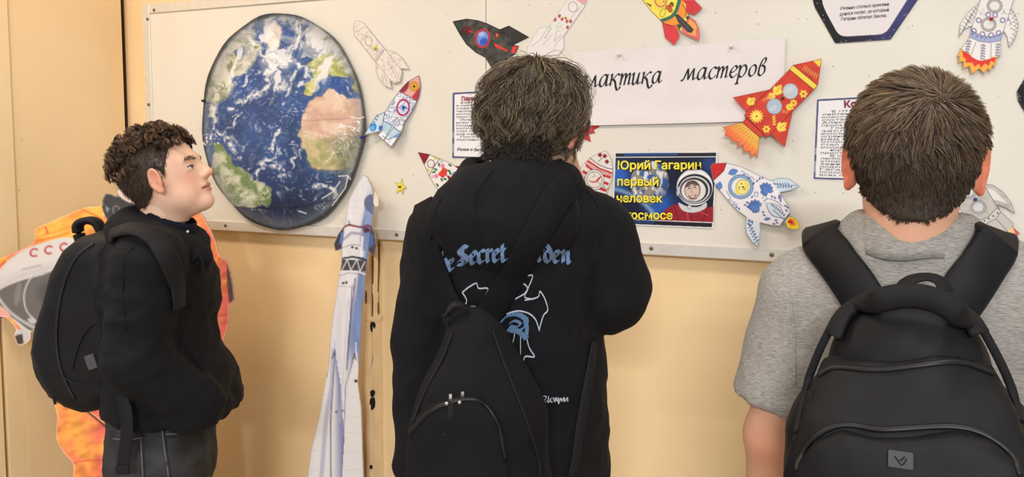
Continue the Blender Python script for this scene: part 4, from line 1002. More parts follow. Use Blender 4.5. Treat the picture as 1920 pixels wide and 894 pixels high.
# 11 white rocket upper right
R11 = [(1838, 0), (1830, 10), (1813.6, 23.5), (1800, 45), (1796.8, 72), (1808.5, 55), (1822, 48.7), (1820, 57), (1817, 70.5), (1803.5, 89), (1793.4, 105), (1797.6, 107.4), (1795, 118), (1805, 116), (1804, 130), (1816, 125), (1820, 139), (1826, 137), (1834.6, 129), (1844, 139), (1851, 129), (1855.5, 135), (1860, 123), (1864, 127.6), (1870, 107.4), (1876.5, 104), (1877, 87), (1875.7, 77), (1882, 58.8), (1888, 70), (1891.6, 90.6), (1904, 72), (1910, 47), (1904, 27), (1896, 15), (1901, 0), (1906, -30), (1886, -75), (1852, -60), (1842, -20)]
s = Sheet(R11, .95, (235, 231, 228)); gp = (104, 104, 118); bp_ = (120, 126, 170)
s.fill([(1803.5, 89), (1793, 105), (1795, 118), (1804, 130), (1820, 139), (1844, 139), (1864, 127), (1872, 106)], (240, 176, 74)); s.fill([(1803, 92), (1805, 108), (1810, 110), (1809, 118), (1822, 118), (1826, 126), (1834, 120), (1838, 128), (1846, 119), (1852, 124), (1857, 114), (1863, 118), (1868, 106), (1850, 112), (1826, 110)], (222, 62, 52))
s.fill(catmull([(1816, 72), (1804, 88), (1806, 96), (1818, 101), (1820, 106), (1836, 114), (1856, 110), (1858, 107), (1870, 106), (1877, 88), (1875, 78)], 4, True), (236, 232, 230))
s.fill([(1821, 57), (1840, 67), (1862, 69), (1880, 62), (1877, 76), (1856, 80), (1836, 78), (1818, 70)], (164, 174, 214)); s.line([(1821, 57), (1840, 67), (1862, 69), (1880, 62)], 1, gp); s.line([(1818, 70), (1836, 78), (1856, 80), (1877, 76)], 1, gp)
for k in range(7): s.ell(1823 + k * 8.4, 64.5 + 7 * math.sin(k / 6 * 3.1), 1.6, 1.6, (96, 100, 150))
for (cx_, cy_) in ((1865, 11), (1853.5, 46)):
    s.ell(cx_, cy_, 14.6, 13.4, (90, 90, 94)); s.ell(cx_, cy_, 13.6, 12.4, (190, 190, 190)); s.ell(cx_, cy_, 10.6, 9.6, (90, 90, 94)); s.ell(cx_, cy_, 9.8, 8.8, (234, 230, 228))
for (x, y, an) in ((1835, 38, 120), (1880, 38, 60), (1826, 58, -40), (1842, 64, -50), (1858, 66, -120), (1872, 62, -130), (1853, 28, 200), (1866, 28, -20)): s.ell(x, y, 4, 4.6, bp_, an, 1, 2.2)
for x0, y0, n_ in ((1814, 76, 5), (1840, 84, 6), (1868, 82, 5)):
    s.line([(x0 + 4, y0 - 2), (x0 + (-3 if x0 < 1830 else 0), y0 + 26)], .9, gp)
    for k in range(n_): s.leaf(x0 + 3 - k * (1.2 if x0 < 1830 else .3), y0 + k * 5, 6, 2.6, 40, (120, 126, 150)); s.leaf(x0 + 3 - k * (1.2 if x0 < 1830 else .3), y0 + k * 5, 6, 2.6, 150, (120, 126, 150))
s.line([(1829, 80), (1820, 104)], 1, gp); s.line([(1858, 82), (1857, 108)], 1, gp); s.line([(1838, 0), (1820, 57)], 1, gp); s.line([(1901, 0), (1880, 62)], 1, gp)
for k in range(9):
    t = k / 8; p = np.array((1828, 14)) * (1 - t) + np.array((1800, 62)) * t; s.line([p + (-4, -3), p + (6, 6)], .8, gp); s.line([p + (6, -5), p + (-3, 8)], .8, gp)
    p = np.array((1899, 22)) * (1 - t) + np.array((1894, 82)) * t; p[0] += 10 * math.sin(t * 3); s.line([p + (-6, -4), p + (6, 4)], .8, gp); s.line([p + (6, -4), p + (-5, 5)], .8, gp)
scrib(s, [(1812, 34), (1826, 24), (1824, 44), (1808, 52)], 14, gp, .8, 4, .8, 5); scrib(s, [(1888, 30), (1898, 38), (1896, 60), (1888, 50)], 14, gp, .8, 5, .8, 5); scrib(s, [(1842, 18), (1850, 20), (1846, 30), (1836, 28)], 8, (150, 150, 160), .8, 6, .8, 6); scrib(s, [(1880, 20), (1892, 18), (1890, 28), (1878, 28)], 8, (150, 150, 160), .8, 7, .8, 6)
s.outline(1.0, (96, 96, 104), .8, .5)
rocket(s, 'white rocket with blue band and orange flames at the top right', .003, tilt_lift((1860, 30), (1830, 130), .01))
# 12 grey rocket
R12 = [(1825, 322), (1841, 340), (1845.5, 345), (1861, 346), (1879, 358), (1894.7, 378), (1902.6, 400.7), (1886, 390), (1870, 384), (1874.6, 394), (1899, 418.6), (1897, 424), (1910, 436.5), (1905, 441), (1910, 453), (1902.6, 461), (1886, 472), (1856.7, 466.7), (1830, 456.7), (1826.5, 449), (1823, 430), (1812, 412), (1799, 424), (1808.5, 441), (1789.5, 423), (1780.6, 400.7), (1783, 374), (1789.5, 351.5), (1800, 332)]
s = Sheet(R12, 1.0, (190, 187, 183)); s.wash(.16, 12, 8); gl = (84, 82, 84)
s.fill([(1849, 353), (1862, 356), (1880, 372), (1888, 382), (1872, 376), (1862, 374)], (228, 224, 218)); s.fill([(1792, 392), (1797, 386), (1806, 402), (1800, 412), (1796, 416)], (226, 222, 216))
s.fill([(1826, 449), (1850, 452), (1874, 444), (1896, 424), (1910, 436), (1910, 453), (1886, 472), (1830, 457)], (236, 196, 140)); 
fz = [(1827, 450), (1842, 458), (1852, 462), (1862, 456), (1868, 462), (1878, 454), (1886, 458), (1888, 446), (1896, 450), (1894, 436), (1902, 438), (1897, 424), (1910, 436), (1910, 453), (1902, 461), (1886, 472), (1856, 467), (1830, 457)]
s.fill(fz, (214, 84, 94)); s.fill([(1814, 414), (1822, 423), (1840, 421), (1862, 411), (1872, 394), (1876, 396), (1898, 418), (1886, 434), (1866, 447), (1846, 451), (1826, 449)], (196, 192, 188))
s.fill([(1814, 414), (1830, 414), (1852, 407), (1868, 390), (1875, 398), (1866, 410), (1844, 421), (1822, 425)], (206, 203, 200))
for l in ([(1814, 414), (1830, 414), (1852, 407), (1868, 390)], [(1822, 425), (1844, 421), (1866, 410), (1876, 397)], [(1842, 423), (1848, 450)], [(1868, 411), (1888, 433)], [(1826, 449), (1846, 451), (1868, 446), (1888, 433)], [(1783, 366), (1816, 416)], [(1841, 340), (1872, 392)]): s.line(l, 1.1, gl, .9)
for k in range(7): p = np.array((1820, 420)) * (1 - k / 6) + np.array((1870, 399)) * (k / 6); s.ell(p[0], p[1] + 4 * math.sin(k / 6 * 3.1), 1.7, 1.7, gl)
for (cx_, cy_) in ((1816, 359), (1834, 388)):
    s.ell(cx_, cy_, 14.4, 12.6, gl); s.ell(cx_, cy_, 13.4, 11.8, (196, 194, 192)); s.ell(cx_, cy_, 11, 9.6, gl); s.ell(cx_, cy_, 10, 8.8, (208, 212, 218))
s.outline(1.0, gl, .8, .5)
rocket(s, 'grey pencil-shaded rocket with red flames beside the ear of the boy in the grey shirt', .003, tilt_lift((1820, 340), (1890, 450), .012))
# stars
s = Sheet([(753.4, 333), (755.5, 345), (762.5, 350.6), (756.4, 355), (756.4, 365), (750, 356.7), (743, 363.8), (746, 351), (740.5, 341), (751, 344)], .9, (238, 222, 84)); s.wash(.08, 6, 3); s.outline(.9, (120, 110, 50), .7, .3)
sheet(s, 'paper_star', 'small yellow paper star right of the tall rocket cut-out', 'paper star', .002, tilt_lift((750, 350), (762, 350), .003), None, 'yellow paper stars')
s = Sheet([(1632, 376), (1635, 386), (1648, 390), (1637, 396), (1638, 408), (1630, 399), (1621, 404), (1625, 393), (1617, 387), (1628, 386)], .9, (238, 222, 84)); s.outline(.9, (120, 110, 50), .7, .3)
sheet(s, 'paper_star', 'yellow paper star mostly hidden behind the neck of the boy in the grey shirt', 'paper star', .002, None, None, 'yellow paper stars')

# ---------------------------------------------- cosmonaut poster
PC = [(1153, 285.6), (1345.5, 284), (1337, 428), (1148.6, 420)]
a, b, c, d = [np.array(p, float) for p in PC]
q = lambda uu, vv: (a * (1 - uu) + b * uu) * (1 - vv) + (d * (1 - uu) + c * uu) * vv
z2 = lambda x, y: (1060 + x / 3.725, 240 + y / 3.725)
zp = lambda pts: [z2(*p) for p in pts]
s = Sheet(PC, .8, (238, 238, 240))
s.fill([q(.012, .015), q(.988, .015), q(.988, .985), q(.012, .985)], (22, 28, 52))
s.fill([q(.012, .015), q(.988, .015), q(.988, .06), q(.012, .06)], (30, 32, 42)); s.line([q(.1, .03), q(.6, .03)], 5, (40, 74, 140), .9)
s.fill([q(.012, .93), q(.988, .93), q(.988, .985), q(.012, .985)], (30, 32, 42)); s.line([q(.05, .955), q(.4, .955)], 5, (36, 66, 120), .9)
n = fbm(s.X / 14, s.Y / 14, seed=5)
glow = np.exp(-((s.X - 1160) ** 2 + (s.Y - 330) ** 2) / 24 ** 2) + .9 * np.exp(-((s.X - 1240) ** 2 + (s.Y - 385) ** 2) / 26 ** 2) + .45 * np.exp(-((s.X - 1330) ** 2 + (s.Y - 310) ** 2) / 20 ** 2)
inn = segdist(s.X, s.Y, [q(.012, .075), q(.988, .075), q(.988, .92), q(.012, .92)]) < 0
bgc = rgb(20, 26, 50) + (rgb(40, 96, 190) - rgb(20, 26, 50)) * np.clip(glow * 1.1 * (.6 + .8 * n), 0, 1)[..., None]
arc = np.exp(-((np.hypot(s.X - 1130, s.Y - 470) - 118) / 5) ** 2)[..., None]; bgc = bgc * (1 - .7 * arc) + rgb(150, 196, 240) * .7 * arc
s.col[inn] = bgc[inn]
ec = z2(590, 380); rE = np.hypot((s.X - ec[0]) / 37, (s.Y - ec[1]) / 42); n2 = sm(.42, .6, fbm(s.X / 9, s.Y / 9, seed=8)); n3 = sm(.52, .62, fbm(s.X / 7, s.Y / 12, seed=18))
ecol = rgb(60, 98, 158) * (1 - n2[..., None]) + rgb(150, 142, 126) * n2[..., None]; ecol = ecol * (1 - n3[..., None]) + rgb(222, 226, 232) * n3[..., None]
me_ = (sm(1.0, .95, rE) * sm(1.25, .2, (s.Y - ec[1]) / 42 * .7 + (s.X - ec[0]) / 60))[..., None] * inn[..., None]; s.col = s.col * (1 - me_) + ecol * me_
# suit, helmet, face
s.fill(zp([(640, 640), (700, 570), (760, 530), (830, 545), (960, 560), (1035, 545), (1033, 656), (640, 650)]), (150, 36, 50)); 
for l in ([(700, 580), (720, 650)], [(760, 540), (790, 640)], [(880, 570), (885, 655)], [(990, 560), (960, 650)], [(740, 560), (700, 620)]): s.line(zp(l), 1.8, (96, 20, 34), .8)
for l in ([(850, 580), (860, 650)], [(930, 580), (1000, 610)]): s.line(zp(l), 1.6, (206, 96, 104), .8)
s.fill(catmull(zp([(790, 520), (850, 545), (930, 550), (985, 520), (980, 560), (900, 590), (820, 575)]), 5, True), (206, 208, 212)); s.ell(*z2(868, 552), 4.2, 4.6, (150, 152, 158)); s.ell(*z2(868, 552), 2.6, 3, (220, 222, 226))
s.ell(*z2(905, 412), 34, 34.5, (226, 228, 232)); s.ell(*z2(905, 425), 32.5, 28, (34, 36, 42)); s.ell(*z2(903, 430), 29, 25.5, (206, 208, 214)); s.ell(*z2(900, 432), 26.5, 23, (44, 44, 50)); s.ell(*z2(896, 436), 23, 20.5, (224, 222, 222))
s.ell(*z2(888, 432), 15, 18, (70, 56, 52)); s.ell(*z2(887, 434), 13.6, 16.8, (214, 190, 178)); s.fill(zp([(836, 420), (850, 380), (900, 368), (940, 395), (930, 400), (880, 392), (848, 412)]), (66, 50, 46), .8)
for p in ((866, 420), (906, 414)): s.ell(*z2(*p), 2.2, 1.1, (50, 40, 40)); s.line([z2(p[0] - 14, p[1] - 12), z2(p[0] + 10, p[1] - 15)], 1.3, (70, 52, 46))
s.line(zp([(884, 415), (880, 445), (892, 450)]), 1.2, (160, 124, 112), .9); s.fill(catmull(zp([(860, 470), (885, 476), (916, 462), (905, 488), (884, 494), (868, 486)]), 4, True), (110, 40, 42)); s.fill(catmull(zp([(866, 474), (886, 479), (910, 468), (900, 482), (884, 486)]), 4, True), (246, 244, 242))
s.line(zp([(862, 500), (890, 508), (920, 492)]), 1.2, (150, 110, 100), .7)
s.line(zp([(800, 360), (850, 315), (930, 305), (1000, 350)]), 2.2, (250, 250, 252), .8, curve=True); s.ell(*z2(790, 440), 3, 9, (190, 192, 198), 10)
s.line([q(.012, .068), q(.988, .068)], 1.6, (240, 240, 242)); s.line([q(.012, .925), q(.988, .925)], 1.6, (240, 240, 242))
po, pb, _ = sheet(s, 'cosmonaut_poster', 'dark blue poster with yellow lettering and a smiling cosmonaut in a white helmet', 'poster', .0015, lambda x, y: .002 + .003 * sm(1200, 1150, x), M_gloss)
M_yel = plain('yellow_print', (244, 228, 62), .45, var=.03); M_nvy = plain('navy_print', (16, 20, 44), .5)
its = []; its2 = []
for (t, x0, x1, y) in (("Юрий Гагарин", 366, 948, 285), ("первый", 362, 650, 400), ("человек", 357, 680, 516), ("в космосе", 352, 750, 634)):
    p0, p1 = z2(x0, y + (3 if y < 300 else 0)), z2(x1, y + (0 if y < 300 else 3))
    its.append(text_geo(t, p0, p1, 21.5, lambda x, y: bw(x, y, .0072), bold=.026)); its2.append(text_geo(t, (p0[0] + .2, p0[1] + .5), (p1[0] + .9, p1[1] + .5), 21.5, lambda x, y: bw(x, y, .0067), bold=.042))
for it in its: lettering(po, pb, [it], M_yel)
for it in its2: lettering(po, pb, [it], M_nvy, 'lettering_outline')

# ---------------------------------------------- push pins
def pin(px, py, c, label, off=.006, r=.0055):
    p = bw(px, py, off); g = Geo(); lathe(g, p, (0, -1, 0), [(-.003, .0006), (0, .0006), (0, r), (.002, r), (.003, r * .55), (.008, r * .5), (.009, r * .8), (.011, r * .75), (.0118, .0001)], 10)
    o, b_ = place(g, 'push_pin', plain('pin_plastic', c, .3), smooth=True); tag(o, label, 'push pin', 'push pins')
W_ = (236, 234, 228)
pin(1161, 102, rgb(*W_), 'white push pin on the first banner sheet', .010); pin(1371, 87, rgb(*W_), 'white push pin on the second banner sheet', .010)
pin(383, 189, rgb(30, 36, 70), 'dark blue push pin at the left rim of the Earth', .020); pin(680, 257, rgb(40, 50, 160), 'blue push pin at the right rim of the Earth', .024)
pin(1858.5, 35.5, rgb(190, 30, 40), 'red push pin on the white rocket with blue band', .006, .004); pin(1828.5, 373.5, rgb(50, 50, 140), 'blue push pin on the grey rocket', .006, .004)
pin(704, 90, rgb(228, 214, 70), 'yellow push pin on the pale pencil rocket', .006, .006); pin(750.5, 350, rgb(30, 26, 22), 'black push pin in the yellow star', .003, .003)
pin(1467.5, 184.5, rgb(50, 44, 30), 'dark push pin on the red and gold rocket', .010, .005); pin(1260, 6, rgb(60, 130, 90), 'green push pin on the yellow rocket', .004, .003)
# ------------------------------------------------------------------ tall rocket cut-out leaning on the board
YR = -0.10
ra = [(680.5, 328), (664, 355), (655, 374), (650, 400), (647, 422), (635, 438), (627, 457), (630, 470), (642, 468), (642, 492), (638, 519), (632, 560), (623.5, 627), (619.5, 690), (613.6, 714), (602, 778), (586, 841), (578, 894), (566, 960), (546, 1100)]
rb = [(690, 1100), (686, 960), (683, 894), (681, 762), (675, 714), (679, 659), (683, 564), (686, 560), (687, 524), (690, 492), (691, 470), (703, 481), (707, 462), (703, 435), (696.6, 423), (700.7, 400.5), (702, 374), (698, 352), (688.6, 331)]
s = Sheet(ra + rb, 1.8, (222, 222, 230)); lt = np.array([p[::-1] for p in ra]); rt = np.array([p[::-1] for p in rb[::-1]])
xl = np.interp(s.Y, lt[:, 0], lt[:, 1]); xr = np.interp(s.Y, rt[:, 0], rt[:, 1]); t = (s.X - xl) / np.maximum(xr - xl, 1)
n = fbm(s.X / 9, s.Y / 60, seed=4)[..., None] - .5
s.col = rgb(224, 224, 232) * (1 + .10 * n)
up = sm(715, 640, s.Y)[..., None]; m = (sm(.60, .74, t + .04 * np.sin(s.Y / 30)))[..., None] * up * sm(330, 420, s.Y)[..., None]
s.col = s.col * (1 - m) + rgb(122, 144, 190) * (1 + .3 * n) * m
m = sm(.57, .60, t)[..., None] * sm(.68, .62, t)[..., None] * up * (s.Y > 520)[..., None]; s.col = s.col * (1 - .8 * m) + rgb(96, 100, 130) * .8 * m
# flared boosters below
lo_ = (s.Y > 640)[..., None]
for (x0, x1, x2, cc) in ((631, 618, 598, 1), (672, 676, 676, 0)):
    xc = np.interp(s.Y, [655, 760, 894, 1100], [x0, (x0 + x1) / 2, x2 + 20 * cc, x2 + 16 * cc]); wdt = np.interp(s.Y, [655, 720, 894, 1100], [1, 16, 34, 44])
    dd = (s.X - xc) / wdt; inb = (np.abs(dd) < 1)[..., None] * lo_
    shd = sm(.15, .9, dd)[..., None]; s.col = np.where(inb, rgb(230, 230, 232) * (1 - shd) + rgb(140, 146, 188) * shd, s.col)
for l, wd in (([(632, 660), (628, 720), (623, 790), (622, 894), (616, 1100)], 2.4), ([(668, 665), (652, 720), (648, 800), (642, 894)], 1.2)): s.line(l, wd, (70, 74, 104), .75)
s.line([(630, 655), (626, 720), (614, 790), (604, 894)], 8, (150, 156, 196), .5); 
s.line([(627, 670), (632, 655), (631, 664)], 1.6, (60, 60, 66)); s.line([(666, 672), (669, 660), (671, 672)], 1.6, (60, 60, 66))
s.ell(616, 700, 2, 4, (50, 50, 54)); s.ell(671, 712, 3, 3, (40, 40, 44)); s.ell(634, 770, 2, 2, (80, 80, 90)); s.ell(646, 768, 2, 2, (120, 120, 130))
s.line([(657, 560), (648, 690), (640, 790)], 1.4, (196, 198, 214), .9); s.line([(663, 535), (660, 600), (654, 690)], 1.6, (84, 88, 120), .9)
# fairing
s.fill(catmull([(699, 366), (688, 368), (683, 378), (686, 392), (697, 408), (700, 400)], 5, True), (96, 106, 142)); s.fill([(688, 392), (700, 404), (697, 424), (684, 424)], (132, 156, 206))
s.fill([(647, 422), (635, 438), (627, 457), (630, 470), (642, 466), (644, 440)], (66, 58, 66)); s.fill([(640, 436), (646, 434), (644, 456), (637, 458)], (86, 122, 186)); s.fill([(696, 423), (703, 435), (707, 462), (703, 481), (692, 470), (694, 440)], (74, 66, 76)); s.fill([(694, 436), (700, 440), (702, 458), (694, 464)], (74, 108, 170))
s.line([(644, 426), (655, 421), (668, 424), (680, 426), (690, 422), (698, 426)], 3.2, (110, 40, 62), .95); s.ell(688, 431, 6, 5, (84, 50, 60)); s.line([(655, 414), (657, 424)], 1.4, (60, 60, 64)); s.line([(646, 448), (660, 436), (676, 438)], 5, (120, 116, 146), .55)
s.line([(644, 464), (660, 458), (678, 460), (690, 468)], 1.4, (130, 126, 140), .9); s.line([(681, 444), (678, 484)], 3, (244, 244, 248)); s.ell(662, 463, 2.4, 2.2, (40, 40, 44)); s.ell(670, 465, 2.4, 2.2, (40, 40, 44))
s.fill([(643, 486), (690, 488), (688, 508), (640, 506)], (70, 70, 74)); s.line([(645, 484), (662, 481), (676, 483), (688, 487)], 3.2, (36, 36, 40))
for l in ([(643, 506), (653, 486)], [(653, 486), (660, 506)], [(660, 506), (671, 486)], [(671, 486), (677, 508)], [(677, 508), (686, 490)]): s.line(l, 1.8, (232, 232, 238))
s.line([(640, 512), (654, 507), (672, 508), (688, 514)], 2.6, (226, 226, 234)); s.line([(640, 516), (654, 511), (672, 512), (687, 518)], .9, (120, 120, 134))
for p in ((646, 530), (652, 529)): s.fill([(p[0] - 2, p[1] - 2), (p[0] + 2, p[1] - 2.4), (p[0] + 2, p[1] + 1.6), (p[0] - 2, p[1] + 2)], (40, 40, 44))
s.line([(634, 536), (686, 538)], .9, (150, 152, 168), .8)
for yy in list(range(372, 426, 14)) + list(range(570, 1090, 34)): s.line([(560, yy + 8 * math.sin(yy)), (700, yy + 4)], 1.3, (176, 178, 196), .22)
s.outline(1.2, (150, 132, 110), .8, .3)
M_card = printed('cardboard_print', .45, .35, bump=.16, bscale=12)
to = lambda x, y: on_wall(x, y, YR)
lf = lambda x, y: .012 * np.sin((y - 320) / 230.0) ** 2
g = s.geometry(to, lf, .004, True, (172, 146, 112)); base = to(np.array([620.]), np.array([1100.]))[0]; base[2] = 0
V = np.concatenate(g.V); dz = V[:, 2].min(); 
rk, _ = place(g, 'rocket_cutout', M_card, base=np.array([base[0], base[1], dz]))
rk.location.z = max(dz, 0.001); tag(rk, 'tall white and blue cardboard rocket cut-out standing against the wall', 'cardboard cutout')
sT = Sheet([(702, 360), (706, 362), (709, 372), (710, 385), (704, 388), (700, 380)], 1.2, (222, 216, 190)); gT = sT.geometry(lambda x, y: on_wall(x, y, YR - .006), None, .0008)
gT.build('adhesive_tape', plain('yellowed_tape', (226, 220, 196), .3), rk, base=np.array([base[0], base[1], dz]), smooth=True)
g = Geo(); pa, pb2 = to(np.array([655.]), np.array([560.]))[0], to(np.array([650.]), np.array([1000.]))[0]
g.box((pa[0] - .02, YR + .006, .02), (pa[0] + .005, -.032, .5), .002); g.build('support_strut', plain('brown_cardboard', (168, 134, 96), .8), rk, base=np.array([base[0], base[1], dz]))

# ------------------------------------------------------------------ cosmonaut cut-out in the corner
DC = 2.42
toC = lambda x, y: F2W(PF(x, y, DC))
oc = [(222, 378), (214, 345), (213, 318), (222, 285), (250, 266), (285, 270), (306, 300), (300, 360), (330, 385), (368, 402), (388, 428), (404, 462), (412, 488), (428, 503), (436, 536), (440, 572), (430, 584), (430, 606), (424, 634), (410, 666), (396, 690), (392, 760), (394, 830), (398, 890), (400, 960), (385, 1080), (392, 1146), (270, 1146), (262, 1040), (240, 960), (222, 1040), (206, 1146), (120, 1146), (134, 1050), (132, 950), (138, 884), (122, 862), (106, 832), (108, 792), (104, 756), (140, 700), (150, 640), (110, 640), (62, 630), (58, 646), (46, 656), (34, 658), (26, 640), (30, 626), (10, 605), (-18, 604), (-30, 580), (-26, 540), (-20, 510), (-2, 496), (22, 486), (62, 466), (66, 440), (82, 432), (120, 415), (158, 400), (190, 396), (192, 384), (202, 372)]
s = Sheet(catmull(oc, 3, True), 2.3, (244, 158, 62))
nA = fbm(s.X / 26 + s.Y / 60, s.Y / 34, seed=3, octv=4); nB = fbm(s.X / 40 - s.Y / 70, s.Y / 22 + s.X / 60, seed=5, octv=3)
pk = sm(.20, .80, nA + .25 * sm(380, 640, s.Y) * sm(220, 330, s.X) - .30 * sm(540, 400, s.Y) * sm(300, 200, s.X) + .06)[..., None]
s.col = rgb(236, 164, 70) * (1 - pk) + rgb(218, 104, 88) * pk
fd = (1 - np.abs(2 * nB - 1) * 2.4)[..., None]; s.col = np.clip(s.col * (1 + .10 * fd) + .04 * np.clip(fd, 0, 1), 0, 1)
s.fill([(270, 520), (340, 520), (360, 690), (280, 700)], (226, 96, 96), .4, 30)
s.fill([(140, 890), (400, 890), (400, 1170), (120, 1170)], (232, 112, 80), .25, 60)
# lines of the suit
for l, wd, c_ in (([(132, 757), (160, 778), (196, 808), (214, 824)], 3.4, (70, 40, 44)), ([(128, 754), (158, 774), (198, 804)], 1.2, (240, 220, 190)), ([(212, 824), (210, 850)], 2, (60, 36, 40)), ([(80, 452), (120, 440), (170, 420)], 1.6, (222, 130, 40)), ([(66, 462), (100, 456), (130, 446)], 2.4, (210, 110, 40)), ([(85, 436), (90, 446), (86, 446)], 2.4, (200, 60, 60)),
                 ([(150, 402), (190, 420), (205, 440)], 3, (224, 110, 60)), ([(415, 490), (400, 520), (380, 545)], 1.6, (190, 70, 70)), ([(432, 540), (404, 560), (380, 568)], 1.8, (196, 74, 70)), ([(424, 600), (396, 606)], 1.8, (196, 74, 70)), ([(210, 760), (214, 840), (230, 890)], 2, (150, 120, 130)), ([(130, 880), (180, 872), (230, 884)], 2, (206, 80, 76)), ([(260, 960), (250, 1160)], 4, (150, 70, 50))): s.line(l, wd, c_, .9, curve=True)
s.fill([(200, 862), (222, 840), (236, 894), (200, 894)], (190, 130, 130), .8, 8); s.fill([(426, 504), (436, 536), (440, 572), (430, 580), (426, 540)], (74, 64, 70), .9, 2)
# face and neck ring
s.fill([(195, 372), (190, 392), (196, 414), (210, 434), (250, 446), (300, 436), (320, 400), (300, 372)], (62, 62, 64)); s.ell(218, 404, 6, 7, (150, 150, 150), 0, 1, 1.6); s.fill([(198, 396), (206, 402), (200, 410)], (130, 150, 170)); s.line([(194, 410), (204, 430), (220, 440)], 2, (222, 220, 216)); s.line([(196, 416), (206, 434)], 1.4, (180, 60, 60))
s.fill(catmull([(213, 318), (216, 350), (224, 378), (250, 392), (285, 388), (304, 350), (306, 300), (285, 270), (250, 266), (222, 285)], 4, True), (238, 206, 200)); s.fill([(213, 318), (222, 285), (250, 266), (285, 270), (300, 290), (260, 300), (226, 316)], (236, 232, 228)); s.fill([(216, 330), (224, 334), (222, 340)], (150, 50, 60)); pass
for p in ((238, 326), (272, 324)): s.ell(p[0], p[1], 5, 2.6, (244, 240, 238)); s.ell(p[0], p[1], 2.4, 2.4, (60, 46, 42)); s.line([(p[0] - 8, p[1] - 9), (p[0] + 7, p[1] - 10)], 2.2, (90, 64, 56))
s.line([(255, 326), (251, 344), (260, 347)], 1.8, (196, 140, 132)); s.fill(catmull([(240, 358), (256, 362), (272, 357), (264, 368), (250, 369)], 4, True), (150, 60, 66)); s.fill(catmull([(244, 360), (256, 363), (268, 359), (260, 365), (250, 365)], 4, True), (246, 242, 240))
# helmet held under the arm
s.fill(catmull([(132, 456), (96, 462), (56, 474), (24, 492), (-4, 520), (-22, 552), (-18, 578), (20, 605), (60, 640), (130, 640), (150, 560), (150, 480)], 4, True), (206, 204, 206)); s.fill(catmull([(120, 456), (70, 470), (20, 500), (2, 528), (60, 508), (140, 490), (140, 462)], 4, True), (214, 212, 212))
s.fill(catmull([(150, 508), (80, 526), (30, 540), (-6, 560), (0, 588), (30, 610), (70, 634), (150, 630)], 4, True), (104, 102, 104)); s.line([(150, 500), (80, 515), (30, 532), (-10, 556)], 7, (196, 196, 200), 1, curve=True); s.line([(-4, 566), (20, 596), (60, 622), (100, 636)], 6, (176, 178, 182), 1, curve=True)
s.line([(88, 520), (60, 530), (46, 560), (50, 592), (70, 614)], 3, (190, 190, 194), 1, curve=True); s.ell(34, 562, 6, 22, (150, 148, 152), 10, .5, soft=8); s.ell(100, 560, 30, 26, (74, 72, 74), 0, .6, soft=14); s.line([(42, 516), (76, 508)], 3, (170, 168, 172)); s.ell(60, 612, 8, 5, (210, 212, 220), 30, .8, soft=4)
s.fill([(30, 626), (60, 632), (58, 646), (46, 656), (34, 658), (26, 640)], (196, 196, 200)); s.fill([(28, 640), (42, 636), (45, 654), (34, 657)], (66, 62, 60))
for (cx_, cy_) in ((65, 484), (92.5, 479)):
    th = np.linspace(-.9, -5.3, 16); s.line(np.stack([cx_ + 7.5 * np.cos(th) + .12 * -7.5 * np.sin(th), cy_ + 7.0 * np.sin(th)], -1), 3.0, (176, 44, 62))
th = np.linspace(-.9, -5.3, 16); s.line(np.stack([121 + 7.5 * np.cos(th), 474 + 7.0 * np.sin(th)], -1), 3.0, (176, 44, 62)); s.line([(142, 462), (142, 480)], 3, (176, 44, 62)); s.ell(146, 466, 5, 5, (176, 44, 62), 0, 1, 2.6)
s.fill(catmull([(-30, 582), (-6, 580), (12, 592), (20, 604), (0, 606), (-20, 604)], 4, True), (226, 170, 160)); s.fill([(-20, 510), (-2, 498), (14, 488), (8, 504), (-8, 516)], (244, 170, 60)); s.line([(-4, 514), (10, 500)], 3, (200, 60, 70))
s.outline(1.6, (240, 230, 222), .75, .8)
M_card2 = printed('cardboard_print_matt', .42, .4, bump=.12, bscale=9)
g = s.geometry(toC, None, .005, True, (196, 176, 148), away=F2W(np.array([0, 1.0, 0])) - F2W(np.zeros(3)))
V = np.concatenate(g.V); cb = np.array([V[:, 0].mean(), V[:, 1].mean(), V[:, 2].min()])
co_, _ = place(g, 'cosmonaut_cutout', M_card2, base=cb); co_.location.z = max(cb[2], .001)
tag(co_, 'cardboard cosmonaut cut-out in orange suit holding a white helmet behind the profile boy', 'cardboard cutout')
